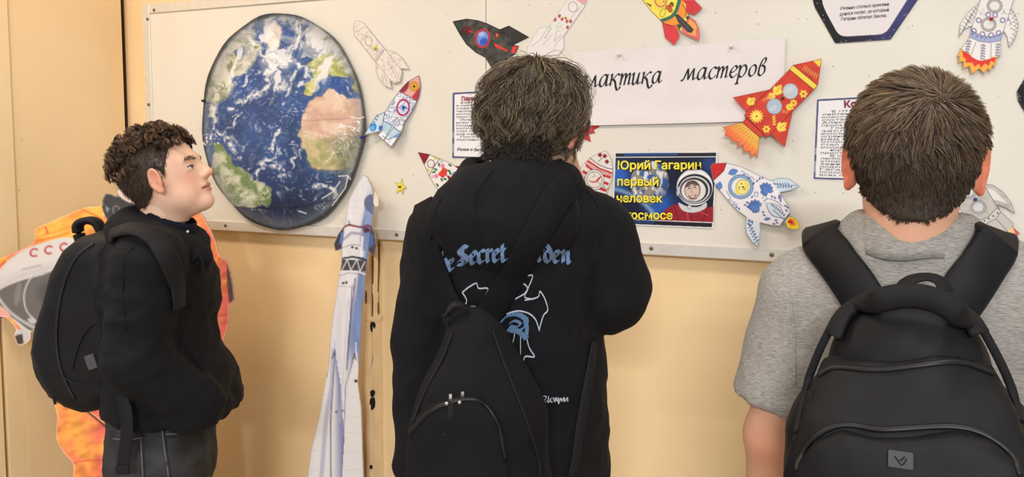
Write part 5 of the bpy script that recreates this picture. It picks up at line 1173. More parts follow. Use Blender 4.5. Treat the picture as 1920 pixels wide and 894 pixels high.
# ------------------------------------------------------------------ people
M_skin = printed('skin', .5, .35, bump=.05, bscale=220, sss=.25)
M_hair = printed('hair_fibre', .42, .42)
M_black = plain('black_sweatshirt', (11, 12, 17), .85, spec=.25, var=.10, scale=60, bump=.12, bscale=700)
M_jeans = plain('washed_black_denim', (52, 52, 54), .85, spec=.2, var=.4, scale=22, bump=.2, bscale=500)
M_jeans2 = plain('black_trousers', (12, 13, 16), .85, spec=.2, var=.15, scale=22)
M_shoe = plain('white_trainer', (210, 208, 204), .5); M_shoe2 = plain('black_trainer', (36, 36, 40), .5)
M_navy = plain('navy_cotton', (17, 21, 36), .85, spec=.2, bump=.1, bscale=500)
def melange():
    m, nt, bs = new_mat('grey_melange_jersey'); tc = nt.nodes.new('ShaderNodeTexCoord'); mp = nt.nodes.new('ShaderNodeMapping'); mp.inputs['Scale'].default_value = (1, 1, 7)
    nz = nt.nodes.new('ShaderNodeTexNoise'); nz.inputs['Scale'].default_value = 130; nz.inputs['Detail'].default_value = 4; rp = nt.nodes.new('ShaderNodeValToRGB')
    rp.color_ramp.elements[0].position = .32; rp.color_ramp.elements[1].position = .68; rp.color_ramp.elements[0].color = (*lin(rgb(122, 119, 116)), 1); rp.color_ramp.elements[1].color = (*lin(rgb(168, 164, 158)), 1)
    nt.links.new(tc.outputs['Object'], mp.inputs[0]); nt.links.new(mp.outputs[0], nz.inputs[0]); nt.links.new(nz.outputs[0], rp.inputs[0]); nt.links.new(rp.outputs[0], bs.inputs['Base Color'])
    bs.inputs['Roughness'].default_value = .9; bs.inputs['Sheen Weight'].default_value = .1
    bp = nt.nodes.new('ShaderNodeBump'); bp.inputs['Strength'].default_value = .12; bp.inputs['Distance'].default_value = .001; nt.links.new(nz.outputs[0], bp.inputs['Height']); nt.links.new(bp.outputs[0], bs.inputs['Normal'])
    return m
M_grey_shirt = melange()

class Head:
    def __init__(s, c, fwd, up, sc=1.0, chin=0.0, nose=0.0, ear=0.0, neck=.055, jaw=1.0, earx=.078, earred=.6):
        s.ear = ear; s.nk = neck; s.jw = jaw; s.earx = earx; s.earred = earred
        s.c = np.asarray(c, float); f = nrm(fwd); u = nrm(np.asarray(up, float) - (np.asarray(up, float) @ f) * f); s.R = np.array([np.cross(f, u), f, u]); s.sc = sc; s.chin = chin; s.nose = nose
    def loc(s, P):
        x, y, z = P[0] - s.c[0], P[1] - s.c[1], P[2] - s.c[2]; R = s.R / s.sc
        return tuple(R[i][0] * x + R[i][1] * y + R[i][2] * z for i in range(3))
    def to_F(s, L): return s.c + (np.asarray(L, float) * s.sc) @ s.R
    def to_L(s, V): return (np.asarray(V, float) - s.c) @ s.R.T / s.sc
    def skull(s, L):
        d = U(.035, S_ell(L, (0, -.012, .022), (.076, .095, .087)), S_ell(L, (0, .030, -.034), (.058, .066, .084)))
        d = U(.03, d, S_cone(L, (0, .02, -.082), (0, .066 + s.chin * .6, -.098), .042 * s.jw, .024 * s.jw))
        d = U(.03, d, S_ell(L, (.034, .035, -.07), (.022 * s.jw ** 2, .03, .03 * s.jw ** 2)), S_ell(L, (-.034, .035, -.07), (.022 * s.jw ** 2, .03, .03 * s.jw ** 2)))
        d = U(.03, d, S_cone(L, (0, -.026, -.03), (0, -.032, -.14), s.nk + .001, s.nk - .002))
        return d
    def ears(s, L):
        e = None
        for sd in (1, -1):
            c = (sd * s.earx, -.012 + s.ear, -.016); Rm = rotm(sd * -.45, -.15, sd * .12)
            q = S_ell(L, c, (.0085, .0205, .032), Rm)
            q = SUB(.004, q, S_ell(L, (c[0] + sd * .0085, c[1] + .001, c[2] + .003), (.0085, .0135, .023), Rm))
            q = U(.003, q, S_ell(L, (c[0] + sd * .002, c[1] + .009, c[2] - .003), (.006, .005, .009)), S_ell(L, (c[0] + sd * .0, c[1] + .006, c[2] - .027), (.006, .009, .009)))
            e = q if e is None else np.minimum(e, q)
        return e
    def full(s, P):
        L = s.loc(P); d = s.skull(L); n = s.nose; ch = s.chin
        d = U(.018, d, S_ell(L, (0, .080, .014), (.044, .015, .010)))
        for sd in (1, -1): d = SUB(.016, d, S_ell(L, (sd * .032, .098, -.008), (.017, .016, .011)))
        for sd in (1, -1):
            d = U(.004, d, S_ell(L, (sd * .0315, .0755, -.008), (.0135, .0125, .0115)))
            d = U(.005, d, S_cone(L, (sd * .019, .085, -.002), (sd * .045, .073, -.003), .003, .003), S_cone(L, (sd * .020, .084, -.016), (sd * .044, .074, -.014), .003, .003))
        d = U(.014, d, S_cone(L, (0, .086, .000), (0, .104 + n, -.027), .0072, .0098))
        d = U(.008, d, S_ell(L, (.0115, .096 + n * .5, -.035), (.008, .011, .0075)), S_ell(L, (-.0115, .096 + n * .5, -.035), (.008, .011, .0075)), S_ell(L, (0, .1065 + n, -.0295), (.0108, .0098, .0086)))
        d = U(.012, d, S_ell(L, (0, .082 + ch * .4, -.058), (.024, .013, .016)))
        d = U(.005, d, S_ell(L, (0, .0925 + ch * .5, -.0595), (.021, .0062, .0052)), S_ell(L, (0, .0915 + ch * .6, -.0715), (.018, .0066, .0056)))
        d = SUB(.003, d, S_cone(L, (.025, .087 + ch * .4, -.0655), (0, .100 + ch * .5, -.0655), .0012, .0016)); d = SUB(.003, d, S_cone(L, (-.025, .087 + ch * .4, -.0655), (0, .100 + ch * .5, -.0655), .0012, .0016))
        d = U(.018, d, S_ell(L, (0, .076 + ch, -.098), (.020, .016, .015)))
        return U(.007, d, s.ears(L)) * s.sc
    def colours(s, V, skin, eye=(60, 70, 60)):
        L = s.to_L(V); x, y, z = L.T; C = np.tile(rgb(*skin), (len(V), 1))
        n = fbm(L[:, 0] * 40, L[:, 1] * 40, L[:, 2] * 40, 3, 2)[:, None]; C = C * (1 + .08 * (n - .5))
        def mix(m, c): 
            nonlocal C; m = np.clip(m, 0, 1)[:, None]; C = C * (1 - m) + rgb(*c) * m
        red = (min(skin[0] + 6, 255), int(skin[1] * .74), int(skin[2] * .70))
        mix(sm(.070, .080, np.abs(x)) * sm(.03, .02, np.abs(y + .01 - s.ear)) * s.earred, red)
        mix(.35 * np.exp(-((np.abs(x) - .04) ** 2 + (y - .07) ** 2 + (z + .035) ** 2) / .018 ** 2), red)
        mix(.35 * np.exp(-(x ** 2 + (y - .115) ** 2 + (z + .032) ** 2) / .014 ** 2), red)
        lip = sm(1.1, .8, np.sqrt((x / .023) ** 2 + ((z + .0655) / .0115) ** 2)) * (y > .08); mix(lip * .7, (190, 110, 100))
        mix(sm(.0022, .0010, np.abs(z + .0655)) * (np.abs(x) < .024) * (y > .08) * .8, (120, 62, 56))
        e = np.minimum((np.abs(x) - .0315) ** 2 + ((z + .0085) * 1.6) ** 2 + 0 * y, 1); on = (y > .074) & (e < .0105 ** 2)
        mix(on * 1.0, (232, 226, 220))
        ir = ((np.abs(x) - .0325) ** 2 + (z + .008) ** 2 < .0056 ** 2) & (y > .074); mix(ir * 1.0, eye); mix(((np.abs(x) - .0325) ** 2 + (z + .008) ** 2 < .0026 ** 2) & (y > .074), (12, 12, 12))
        mix(sm(.0026, .0012, np.abs(z + .0035 + 18 * (np.abs(x) - .0315) ** 2)) * (np.abs(np.abs(x) - .0315) < .0125) * (y > .07) * .85, (52, 36, 30))
        return C
    def cap(s, P, off, low=-.03, slope=.62, face=.02, earcut=True, fp=(.8, .6)):
        L = s.loc(P); d = s.skull(L) - off
        if earcut:
            for sd in (1, -1): d = SUB(.004, d, S_ell(L, (sd * .082, -.006 + s.ear, -.020), (.02, .021, .035)))
        return np.maximum(np.maximum(d, L[1] * fp[0] - L[2] * fp[1] - face), -(L[2] - low + slope * np.maximum(0, -L[1] - .01))) * s.sc

def hand_sdf(P, wrist, d, pn, sc=1.0, curl=.5, thumb=1):
    """relaxed hand: palm and five fingers; d = direction from the wrist, pn = palm normal"""
    d = nrm(d); pn = nrm(np.asarray(pn, float) - (np.asarray(pn, float) @ d) * d); sd = np.cross(d, pn) * thumb; w0 = np.asarray(wrist, float)
    pt = lambda a, b, c: w0 + sc * (a * d + b * sd + c * pn)
    r = S_cone(P, pt(-.03, 0, 0), pt(.02, 0, 0), .026 * sc, .026 * sc)
    for b in (-.027, -.009, .009, .027): r = U(.012, r, S_cone(P, pt(.015, b * .7, 0), pt(.078, b, 0), .014 * sc, .0115 * sc))
    for b, l in ((-.030, .058), (-.010, .070), (.010, .076), (.030, .068)):
        k1 = pt(.080, b, 0); a1 = curl * .6; a2 = curl * 1.3
        k2 = k1 + sc * l * .45 * (math.cos(a1) * d + math.sin(a1) * pn); k3 = k2 + sc * l * .55 * (math.cos(a2) * d + math.sin(a2) * pn)
        r = U(.004, r, S_cone(P, k1, k2, .0098 * sc, .0088 * sc)); r = U(.004, r, S_cone(P, k2, k3, .0088 * sc, .0072 * sc))
    t1, t2, t3 = pt(.02, .028, .006), pt(.055, .052, .016), pt(.082, .056, .026)
    r = U(.008, r, S_cone(P, t1, t2, .0135 * sc, .0105 * sc)); return U(.004, r, S_cone(P, t2, t3, .0105 * sc, .008 * sc))

def grow_long(hd, N, seed, K, crown, allow, length, grav, lift, off, clump=14, cl=.7, wav=.004, swirl=.3, ec=(0, -.012, .022), er=(.076, .095, .087), low_in=0.0):
    """long hair combed away from the crown, falling over the skull (head-local)"""
    r = np.random.RandomState(seed); u = nrm(r.randn(N * 4, 3)); u = u[allow(u)][:N]; N = len(u); ec = np.array(ec); er = np.array(er) + off
    L = length(u) * (.75 + .4 * r.rand(N)); p = ec + u * er; cr = nrm(crown); P = [p.copy()]
    nc = max(2, N // clump); ctr = r.choice(N, nc, False); near = np.argmin(((u[:, None] - u[None, ctr]) ** 2).sum(-1), 1)
    cn = nrm(r.randn(nc, 3))[near] * .55 + .22 * r.randn(N, 3); lf = lift * (.35 + 1.1 * r.rand(nc))[near] * (.7 + .6 * r.rand(N))
    for k in range(K - 1):
        s = k / (K - 1); rel = (p - ec) / er; n = nrm(rel / er); t = nrm(-(cr - (n @ cr)[:, None] * n)); sw = nrm(np.cross(n, cr))
        g = grav * (s ** .8)
        d = t * (1 - g) + np.array([0, 0, -1.0]) * g + sw * swirl + n * (lf * (1 - 1.5 * s))[:, None] * 8 + (cn - (cn * n).sum(1)[:, None] * n) * .55
        p = p + nrm(d) * (L / (K - 1))[:, None]
        rel = (p - ec) / er; q = np.linalg.norm(rel, axis=1); mn = 1 + lf * 1.2 * min(1, s * 4)
        pu = q < mn; p[pu] = (ec + (p - ec) * (mn / q)[:, None])[pu]
        P.append(p.copy())
    P = np.stack(P, 1); s = np.linspace(0, 1, K)[None, :, None]
    P = P + (P[ctr][near] - P) * cl * s ** 1.3 * .85
    ph = (r.rand(nc) * 6.28)[near][:, None] + .5 * r.rand(N, 1); w_ = wav * s[..., 0]
    P[..., 0] += w_ * np.sin(ph + s[..., 0] * 7); P[..., 1] += w_ * np.cos(ph * 1.7 + s[..., 0] * 6)
    return hd.to_F(P.reshape(-1, 3)).reshape(P.shape), near, r

def obj_F(name, V, Q, mat, base, parent=None, colors=None, smooth=True):
    me = mesh_np(name, np.asarray(V) - base, Q if isinstance(Q, list) else [Q], smooth, colors)
    if parent is None: return link(name, me, mat, None, F2W(base), YAW - FA)
    return link(name, me, mat, parent)
def geo_F(g, name, mat, base, parent, smooth=True):
    return g.build(name, mat, parent, base=base, smooth=smooth) if parent is not None else g.build(name, mat, None, loc=F2W(base), rotz=YAW - FA, base=base, smooth=smooth)
def join(parts):
    V = []; Q = []; C = []; n = 0
    for v, q, c in parts: V.append(v); Q.append(q + n); C.append(c); n += len(v)
    return np.concatenate(V), np.concatenate(Q), np.concatenate(C)
def shoe(P_, base, c, yaw, mat, parent):
    R = rotm(yaw)
    f = lambda P: np.maximum(U(.02, S_ell(P, (c[0] + .06 * -math.sin(yaw), c[1] + .06 * math.cos(yaw), .035), (.047, .12, .038), R), S_ell(P, (c[0], c[1], .065), (.042, .06, .05), R)), .004 - P[2])
    V, Q = surf(f, (c[0] - .22, c[1] - .22, 0), (c[0] + .22, c[1] + .22, .15), .009); obj_F('shoe', V, Q, mat, base, parent)

# =================================================================== the boy in the middle, seen from behind
dM = 1.38; pm = lambda x, y, dd=0.0: PF(x, y, dM + dd)
bM = pm(972, 600); bM[2] = 0
hM = Head(pm(1001, 230, .0), (math.sin(.45), math.cos(.45), -.10), (0, 0, 1), .97)
wrM = pm(1075, 352, .14)
def bodyM_low(P):
    d = U(.03, S_cone(P, pm(990, 330), pm(980, 400), .050, .06), S_cone(P, pm(970, 470), pm(970, 880), .115, .115, (1, 1.4, 1)))
    d = U(.03, d, S_cone(P, pm(850, 440), pm(806, 640), .04, .035), S_cone(P, pm(806, 640), pm(793, 880), .035, .026), S_cone(P, pm(1105, 436), pm(1148, 560), .04, .035), S_cone(P, pm(1148, 560), wrM, .035, .026))
    b = bM
    for sd in (-1, 1): d = U(.03, d, S_cone(P, (b[0] + sd * .08, b[1], .92), (b[0] + sd * .09, b[1], .1), .07, .045))
    return d
V1, Q1 = surf(lambda P: np.maximum(hM.full(P), -(P[2] - 1.40)), hM.c - .17, hM.c + np.array([.17, .17, .15]), .0032)
V2, Q2 = surf(bodyM_low, (bM[0] - .35, bM[1] - .25, .02), (bM[0] + .4, bM[1] + .35, 1.5), .011)
fdir = np.array(pm(1058, 312, .10)) - wrM
V3, Q3 = surf(lambda P: hand_sdf(P, wrM, fdir, (-.7, .5, .3), .92, 1.0, 1), wrM - .13, wrM + .13, .0035)
hl = pm(792, 905); V4, Q4 = surf(lambda P: hand_sdf(P, hl, (0, .15, -1), (1, 0, 0), .92, .6, -1), hl - (.1, .12, .2), hl + (.1, .12, .06), .004)
sk = (222, 178, 154)
Vb, Qb, Cb = join([(V1, Q1, hM.colours(V1, sk)), (V2, Q2, np.tile(rgb(*sk), (len(V2), 1))), (V3, Q3, np.tile(rgb(224, 172, 150), (len(V3), 1))), (V4, Q4, np.tile(rgb(*sk), (len(V4), 1)))])
pM = obj_F('person', Vb, Qb, M_skin, bM, None, Cb); tag(pM, 'boy with tousled ash-brown hair seen from behind in a printed black hoodie, hand at chin', 'person')
# hair
V0, Q0 = surf(lambda P: hM.cap(P, .009, -.055, .30, .012), hM.c - .15, hM.c + .15, .0045)
parts = [(V0, Q0, np.tile(rgb(58, 48, 40), (len(V0), 1)))]
al = lambda u: ~((u[:, 1] > .45) & (u[:, 2] < .25)) & (u[:, 2] > -.55)
P_, near, r_ = grow_long(hM, 5600, 3, 12, (.05, -.15, 1.0), al, lambda u: .066 + .040 * u[:, 2] + .02 * (u[:, 1] > 0), .52, .054, .005, 20, .8, .012, .3)
tone = .55 + .75 * r_.rand(len(P_)) + .25 * (r_.rand(400)[near % 400] - .5)
base_c = np.where((r_.rand(len(P_)) > .5)[:, None], rgb(128, 114, 92), rgb(92, 79, 64))
parts.append(strands(P_, .00085, .00025, np.clip(base_c * tone[:, None], 0, 1)))
P_, near, r_ = grow_long(hM, 260, 9, 10, (.05, -.15, 1.0), al, lambda u: .07 + .03 * u[:, 2], .35, .11, .010, 3, .3, .012, .5)
parts.append(strands(P_, .0005, .0002, np.tile(rgb(96, 86, 70), (len(P_), 1))))
# dark locks at the nape
r_ = np.random.RandomState(2); n_ = 700; th = r_.uniform(math.pi * 1.08, math.pi * 1.92, n_); root = np.stack([.066 * np.cos(th), -.045 + .058 * np.sin(th), r_.uniform(-.075, -.03, n_)], -1)
s_ = np.linspace(0, 1, 7)[None, :, None]; dr = np.stack([.25 * np.cos(th) + .3 * r_.randn(n_), -.25 + .2 * r_.randn(n_), -1 + .2 * r_.rand(n_)], -1); PL = root[:, None] + nrm(dr)[:, None] * s_ * r_.uniform(.008, .026, n_)[:, None, None]
PL[..., 0] += .006 * np.sin(s_[..., 0] * 5 + r_.rand(n_, 1) * 6) * s_[..., 0]; parts.append(strands(hM.to_F(PL.reshape(-1, 3)).reshape(PL.shape), .0009, .0003, np.tile(rgb(44, 36, 32), (n_, 1)) * r_.uniform(.6, 1.3, (n_, 1))))
Vh, Qh, Ch = join(parts); obj_F('hair', Vh, Qh, M_hair, bM, pM, Ch)
# hoodie
nkM = pm(990, 338, .0)
def hoodieM(P):
    d = S_cone(P, pm(968, 480), pm(974, 915), .136, .168, (1, 1.3, 1))
    d = U(.05, d, S_cone(P, pm(852, 436), pm(1104, 430), .062, .062), S_cone(P, pm(984, 395), pm(972, 480), .072, .135, (1, 1.35, 1)))
    d = U(.014, d, U(.02, S_cone(P, pm(836, 440), pm(799, 640), .064, .055), S_cone(P, pm(799, 640), pm(793, 868), .055, .046)))
    d = U(.014, d, U(.02, S_cone(P, pm(1112, 434), pm(1148, 552), .066, .060), S_cone(P, pm(1148, 552), pm(1082, 385, .15), .062, .042)))
    hood = U(.03, S_torus(P, pm(986, 352, .0), .076, .026, (0, .35, 1), (1, 1.25)), S_ell(P, pm(950, 400, -.105), (.118, .050, .088)), S_cone(P, pm(884, 312, -.05), pm(862, 400, -.085), .017, .045), S_cone(P, pm(1062, 352, -.02), pm(1000, 380, -.07), .018, .04))
    d = U(.018, d, hood)
    d = SUB(.012, d, S_cone(P, pm(992, 280, -.008), pm(990, 372, -.008), .064, .058))
    d = SUB(.01, d, S_ell(P, pm(950, 318, -.055), (.055, .022, .018)))
    return np.maximum(d, -(P[2] - .925))
VM, QM = surf(hoodieM, (bM[0] - .32, bM[1] - .28, .9), (bM[0] + .36, bM[1] + .34, 1.56), .0062)
VM = relax(VM, QM, 2)
VM = folds(VM, QM, .009, (7, 6, 5), 3, lambda V: sm(1.46, 1.38, V[:, 2])); VM = folds(VM, QM, .004, (20, 14, 13), 8)
hoodie = obj_F('hoodie', VM, QM, M_black, bM, pM)
bvM = bvh_of((VM, QM))
# seams and hood edge
def seam_F(bvh, pts, wd, mat, name, parent, base, off=.001, dfl=1.3):
    V, Q, T = strap_on(bvh, pts, wd, .0016, off * .8, 8, dfl); g = Geo(); g.add(V, Q, T); return geo_F(g, name, mat, base, parent)
seam_F(bvM, [(925, 318), (900, 350), (888, 380), (896, 420), (900, 462)], .004, M_black, 'hood_seam', hoodie, bM, .0012)
seam_F(bvM, [(1102, 358), (1128, 400), (1126, 460), (1112, 520)], .004, M_black, 'sleeve_seam', hoodie, bM, .0012)
seam_F(bvM, [(826, 372), (812, 410), (806, 470)], .004, M_black, 'sleeve_seam', hoodie, bM, .0012)
# navy collar inside the hood
V, Q = surf(lambda P: SUB(.004, S_cone(P, pm(992, 316, -.012), pm(988, 384, -.012), .064, .076), S_cone(P, pm(992, 286, -.012), pm(988, 394, -.012), .057, .062)), pm(990, 340) - .11, pm(990, 340) + .11, .0027)
k_ = V[:, 2] ; obj_F('inner_collar', V, Q, M_navy, bM, hoodie)
# trousers and shoes
def legsM(P):
    d = S_cone(P, (bM[0], bM[1], 1.0), (bM[0], bM[1], .86), .15, .155, (1, 1.35, 1))
    for sd in (-1, 1): d = U(.03, d, S_cone(P, (bM[0] + sd * .085, bM[1], .86), (bM[0] + sd * .10, bM[1], .09), .09, .07))
    return np.maximum(d, .05 - P[2])
V, Q = surf(legsM, (bM[0] - .25, bM[1] - .2, .03), (bM[0] + .25, bM[1] + .2, 1.03), .01); obj_F('trousers', V, Q, M_jeans2, bM, pM)
for sd in (-1, 1): shoe(None, bM, (bM[0] + sd * .10, bM[1], 0), 0, M_shoe2, pM)

# embroidered lettering and motif on the back
M_blue = plain('blue_embroidery', (104, 132, 172), .8, var=.35, scale=300, bump=.4, bscale=600)
M_pale = plain('pale_embroidery', (176, 186, 200), .8, var=.2, scale=300, bump=.4, bscale=600)
M_steel = plain('steel_blue_embroidery', (84, 116, 152), .8, var=.3, scale=300, bump=.4, bscale=600)
def embroider(strokes, name, mat, off=.0016):
    g = Geo()
    for A, B in strokes:
        n = len(A); pts = []; ok = True
        for q in np.vstack([A, B]):
            p, nn = cast(bvM, q[0], q[1], off)
            if p is None: ok = False; break
            pts.append(p)
        if not ok: continue
        i = np.arange(n - 1); g.add(pts, np.stack([i, i + 1, i + 1 + n, i + n], -1))
    if g.n: geo_F(g, name, mat, bM, hoodie)
GB = {
 'T': ([[(0, 1.3), (.3, 1.6), (.7, 1.45), (1.0, 1.6)], [(.5, 1.5), (.3, .9), (.35, .2), (.7, 0), (.95, .2)]], 1.1),
 'h': ([[(.1, 1.6), (.16, 1.5), (.16, .2), (.3, .02)], [(.16, .8), (.45, 1.02), (.62, .8), (.6, .25), (.45, -.15)]], .78),
 'e': ([[(.4, 1.0), (.12, .78), (.12, .22), (.32, 0), (.6, .22)], [(.4, 1.0), (.6, .76), (.2, .5)]], .72),
 'S': ([[(.95, 1.35), (.6, 1.55), (.2, 1.3), (.3, .95), (.7, .75), (.95, .4), (.6, .02), (.05, .12)], [(.05, .35), (.35, .5), (.7, .35)], [(.55, 1.5), (.5, .9), (.5, .1)]], 1.12),
 'c': ([[(.6, .88), (.4, 1.0), (.12, .78), (.12, .22), (.32, 0), (.6, .22)]], .66),
 'r': ([[(.02, .86), (.2, 1.0), (.2, .2), (.34, .02)], [(.2, .72), (.46, 1.0), (.62, .82)]], .66),
 't': ([[(.2, 1.35), (.2, .2), (.36, 0), (.58, .2)], [(.0, .95), (.5, .95)]], .6),
 'G': ([[(.95, 1.3), (.5, 1.6), (.1, 1.0), (.15, .3), (.5, 0), (.95, .3), (.9, .8), (.55, .75)]], 1.1),
 'a': ([[(.1, .84), (.4, 1.0), (.58, .8), (.56, .2), (.72, .02)], [(.56, .56), (.16, .42), (.12, .16), (.28, 0), (.56, .2)]], .74),
 'd': ([[(.1, 1.5), (.58, .95), (.58, .25), (.34, 0), (.1, .22), (.12, .72), (.36, .95), (.58, .8)]], .76),
 'n': ([[(.02, .86), (.2, 1.0), (.2, .05)], [(.2, .74), (.48, 1.0), (.62, .8), (.6, .2), (.74, .02)]], .78),
}
arch = lambda x: ((x - 955) / 130.0) ** 2 * 14
for word, p0, p1 in (('The', (806, 497), (853, 497)), ('Secret', (858, 490), (951, 488)), ('Garden', (966, 488), (1068, 484))):
    for st in script_word(word, p0, p1, 23, 7.0, -42, GB, .0, 1.6, None, arch): embroider([st], 'embroidered_letter_stroke', M_blue)
def chain(poly, wd): return nib_strokes([catmull(poly, 5)], wd, 90, wd)
cross_l = [[(868, 548), (880, 538), (893, 530), (898, 540), (916, 541), (905, 565), (906, 580)], [(868, 548), (876, 562), (872, 578), (890, 574), (910, 592)],
           [(966, 560), (985, 548), (988, 536), (975, 524), (998, 515), (990, 540), (984, 556), (1000, 560)], [(984, 562), (1008, 556), (1012, 545), (1022, 560), (1027, 580), (1018, 592), (1010, 620)], [(1010, 616), (1004, 598), (990, 586), (970, 582), (950, 588)],
           [(985, 620), (992, 650), (1002, 668), (985, 668), (978, 684), (966, 674), (952, 668), (962, 640), (966, 618)], [(976, 620), (976, 664)]]
for st in cross_l:
    for a in chain(st, 1.5): embroider([a], 'embroidered_cross_outline', M_pale, .0022)
for st, wd in (([(936, 606), (950, 592), (970, 588), (986, 598), (984, 612), (968, 620), (952, 616)], 8), ([(946, 626), (958, 616), (974, 622), (988, 634)], 8), ([(984, 600), (988, 616), (986, 636)], 6), ([(940, 560), (946, 575), (936, 590)], 4), ([(955, 606), (965, 600), (976, 606), (968, 612), (957, 610)], 4)):
    for a in nib_strokes([catmull(st, 6)], wd, -40, 2.4): embroider([a], 'embroidered_motif', M_steel, .003)
for st in ([(1008, 748), (1010, 742), (1016, 743), (1012, 748), (1016, 752), (1008, 754)], [(1018, 742), (1024, 743), (1018, 754), (1026, 750)], [(1028, 742), (1027, 754), (1033, 745), (1030, 749), (1035, 753)], [(1036, 744), (1040, 752), (1041, 744), (1045, 752)], [(1046, 744), (1047, 756), (1050, 745), (1052, 750)], [(1053, 752), (1056, 744), (1058, 752), (1062, 744), (1063, 752)]):
    for a in nib_strokes([catmull(st, 5)], 1.6, -40, .9): embroider([a], 'embroidered_signature', M_pale, .0022)
# =================================================================== the boy on the left, in profile
dL = 1.75; pl = lambda x, y, dd=0.0: PF(x, y, dL + dd)
bL = pl(305, 600); bL[2] = 0
pt_ = math.radians(18)
hL = Head(pl(307, 326), (math.cos(pt_), .02, math.sin(pt_)), (-math.sin(pt_), 0, math.cos(pt_)), .89, .006, .004, .019, .046, .82, .078, .45)
def bodyL_low(P):
    d = U(.03, S_cone(P, pl(308, 372), pl(298, 450), .045, .055), S_cone(P, pl(300, 520), pl(312, 800), .105, .105, (1.3, 1, 1)))
    for sd in (-1, 1):
        d = U(.03, d, S_cone(P, pl(275, 480, sd * .13), pl(248, 680, sd * .18), .038, .034), S_cone(P, pl(248, 680, sd * .16), pl(350, 762, sd * .09), .034, .026), S_cone(P, (bL[0], bL[1] + sd * .08, .88), (bL[0] + .01, bL[1] + sd * .09, .1), .065, .045))
    return d
V1, Q1 = surf(lambda P: np.maximum(hL.full(P), -(P[2] - 1.36)), hL.c - .16, hL.c + np.array([.16, .16, .14]), .0024)
V2, Q2 = surf(bodyL_low, (bL[0] - .3, bL[1] - .35, .02), (bL[0] + .35, bL[1] + .35, 1.45), .011)
sk = (232, 190, 164)
hands = []
for sd in (-1, 1):
    w0 = np.array(pl(350, 762, sd * .09)); v, q_ = surf(lambda P: hand_sdf(P, w0, (.15, -1.0 * sd, -.15), (-.3, -.3 * sd, -1), .85, .6, sd), w0 - .13, w0 + .13, .0045); hands.append((v, q_, np.tile(rgb(*sk), (len(v), 1))))
Vb, Qb, Cb = join([(V1, Q1, hL.colours(V1, sk, (74, 84, 74))), (V2, Q2, np.tile(rgb(*sk), (len(V2), 1)))] + hands)
pL = obj_F('person', Vb, Qb, M_skin, bL, None, Cb); tag(pL, 'curly-haired boy in profile with hands in the pouch of a plain black hoodie', 'person')
# hair: short dark sides, curls on top
sidebar = lambda P: hL.cap(P, .005, -.034, .9, .030, True, (.9, .35))
V0, Q0 = surf(sidebar, hL.c - .14, hL.c + .14, .004)
N0 = vnormals(V0, Q0); parts = [(V0, Q0, np.tile(rgb(58, 45, 37), (len(V0), 1)))]
r_ = np.random.RandomState(12); Lc = hL.to_L(V0); i_ = r_.choice(len(V0), 8000); Lr = Lc[i_]; nr = N0[i_]
dn = np.array([-.35, 0, -1.0]); tg = nrm(dn - (nr @ dn)[:, None] * nr); ln = r_.uniform(.008, .016, len(i_)); s_ = np.linspace(0, 1, 5)[None, :, None]
PS = V0[i_][:, None] + (tg[:, None] * .9 + nr[:, None] * .42 + .25 * r_.randn(len(i_), 1, 3)) * s_ * ln[:, None, None] - nr[:, None] * s_ ** 2 * .003
parts.append(strands(PS, .00042, .00018, np.tile(rgb(70, 55, 45), (len(i_), 1)) * r_.uniform(.6, 1.4, (len(i_), 1))))
# curls
ncl = 330; u = nrm(r_.randn(6000, 3)); ok = (u[:, 2] > .42 - .35 * (u[:, 1] < -.2)) & ((u[:, 1] < .72) | (u[:, 2] > .62)) & (u[:, 1] > -.93); u = u[ok][:ncl]; ncl = len(u)
ec = np.array((0, -.012, .022)); er = np.array((.078, .097, .089)); root = ec + u * er
PC_ = []; CC = []
K = 13; s_ = np.linspace(0, 1, K)
for j in range(ncl):
    n = nrm(u[j] / er); fw = np.array([r_.randn() * .5, .75 + .6 * (u[j][1] > .3) - 1.3 * (u[j][1] < -.35), -.25 - .5 * (u[j][1] < -.35)]) + .5 * r_.randn(3); t = nrm(fw - (fw @ n) * n); b_ = np.cross(n, t)
    Lh = r_.uniform(.028, .048); rad = r_.uniform(.004, .0085); tw = r_.uniform(1.2, 2.4); ph = r_.rand() * 6.28; hd_ = 1 if r_.rand() > .5 else -1
    ctr = root[j] + np.outer(s_, t) * Lh * .62 + np.outer(np.sin(s_ * 2.0) * .75, n) * Lh * .62
    hel = (np.cos(ph + hd_ * s_ * tw * 6.28)[:, None] * b_ + np.sin(ph + hd_ * s_ * tw * 6.28)[:, None] * nrm(n * .7 - t * .5)) * (rad * np.minimum(1, s_ * 3))[:, None]
    c0 = rgb(88, 66, 48) * r_.uniform(.55, 1.35)
    for m in range(14):
        o_ = r_.randn(3) * .0020; fr = 1 + .12 * r_.randn()
        PC_.append(ctr + hel * fr + o_ * (1 - .3 * s_)[:, None] + .0012 * r_.randn(3) * s_[:, None]); CC.append(c0 * r_.uniform(.7, 1.35))
PC_ = np.array(PC_); parts.append(strands(hL.to_F(PC_.reshape(-1, 3)).reshape(PC_.shape), .00075, .0003, np.array(CC)))
Vh, Qh, Ch = join(parts); obj_F('hair', Vh, Qh, M_hair, bL, pL, Ch)
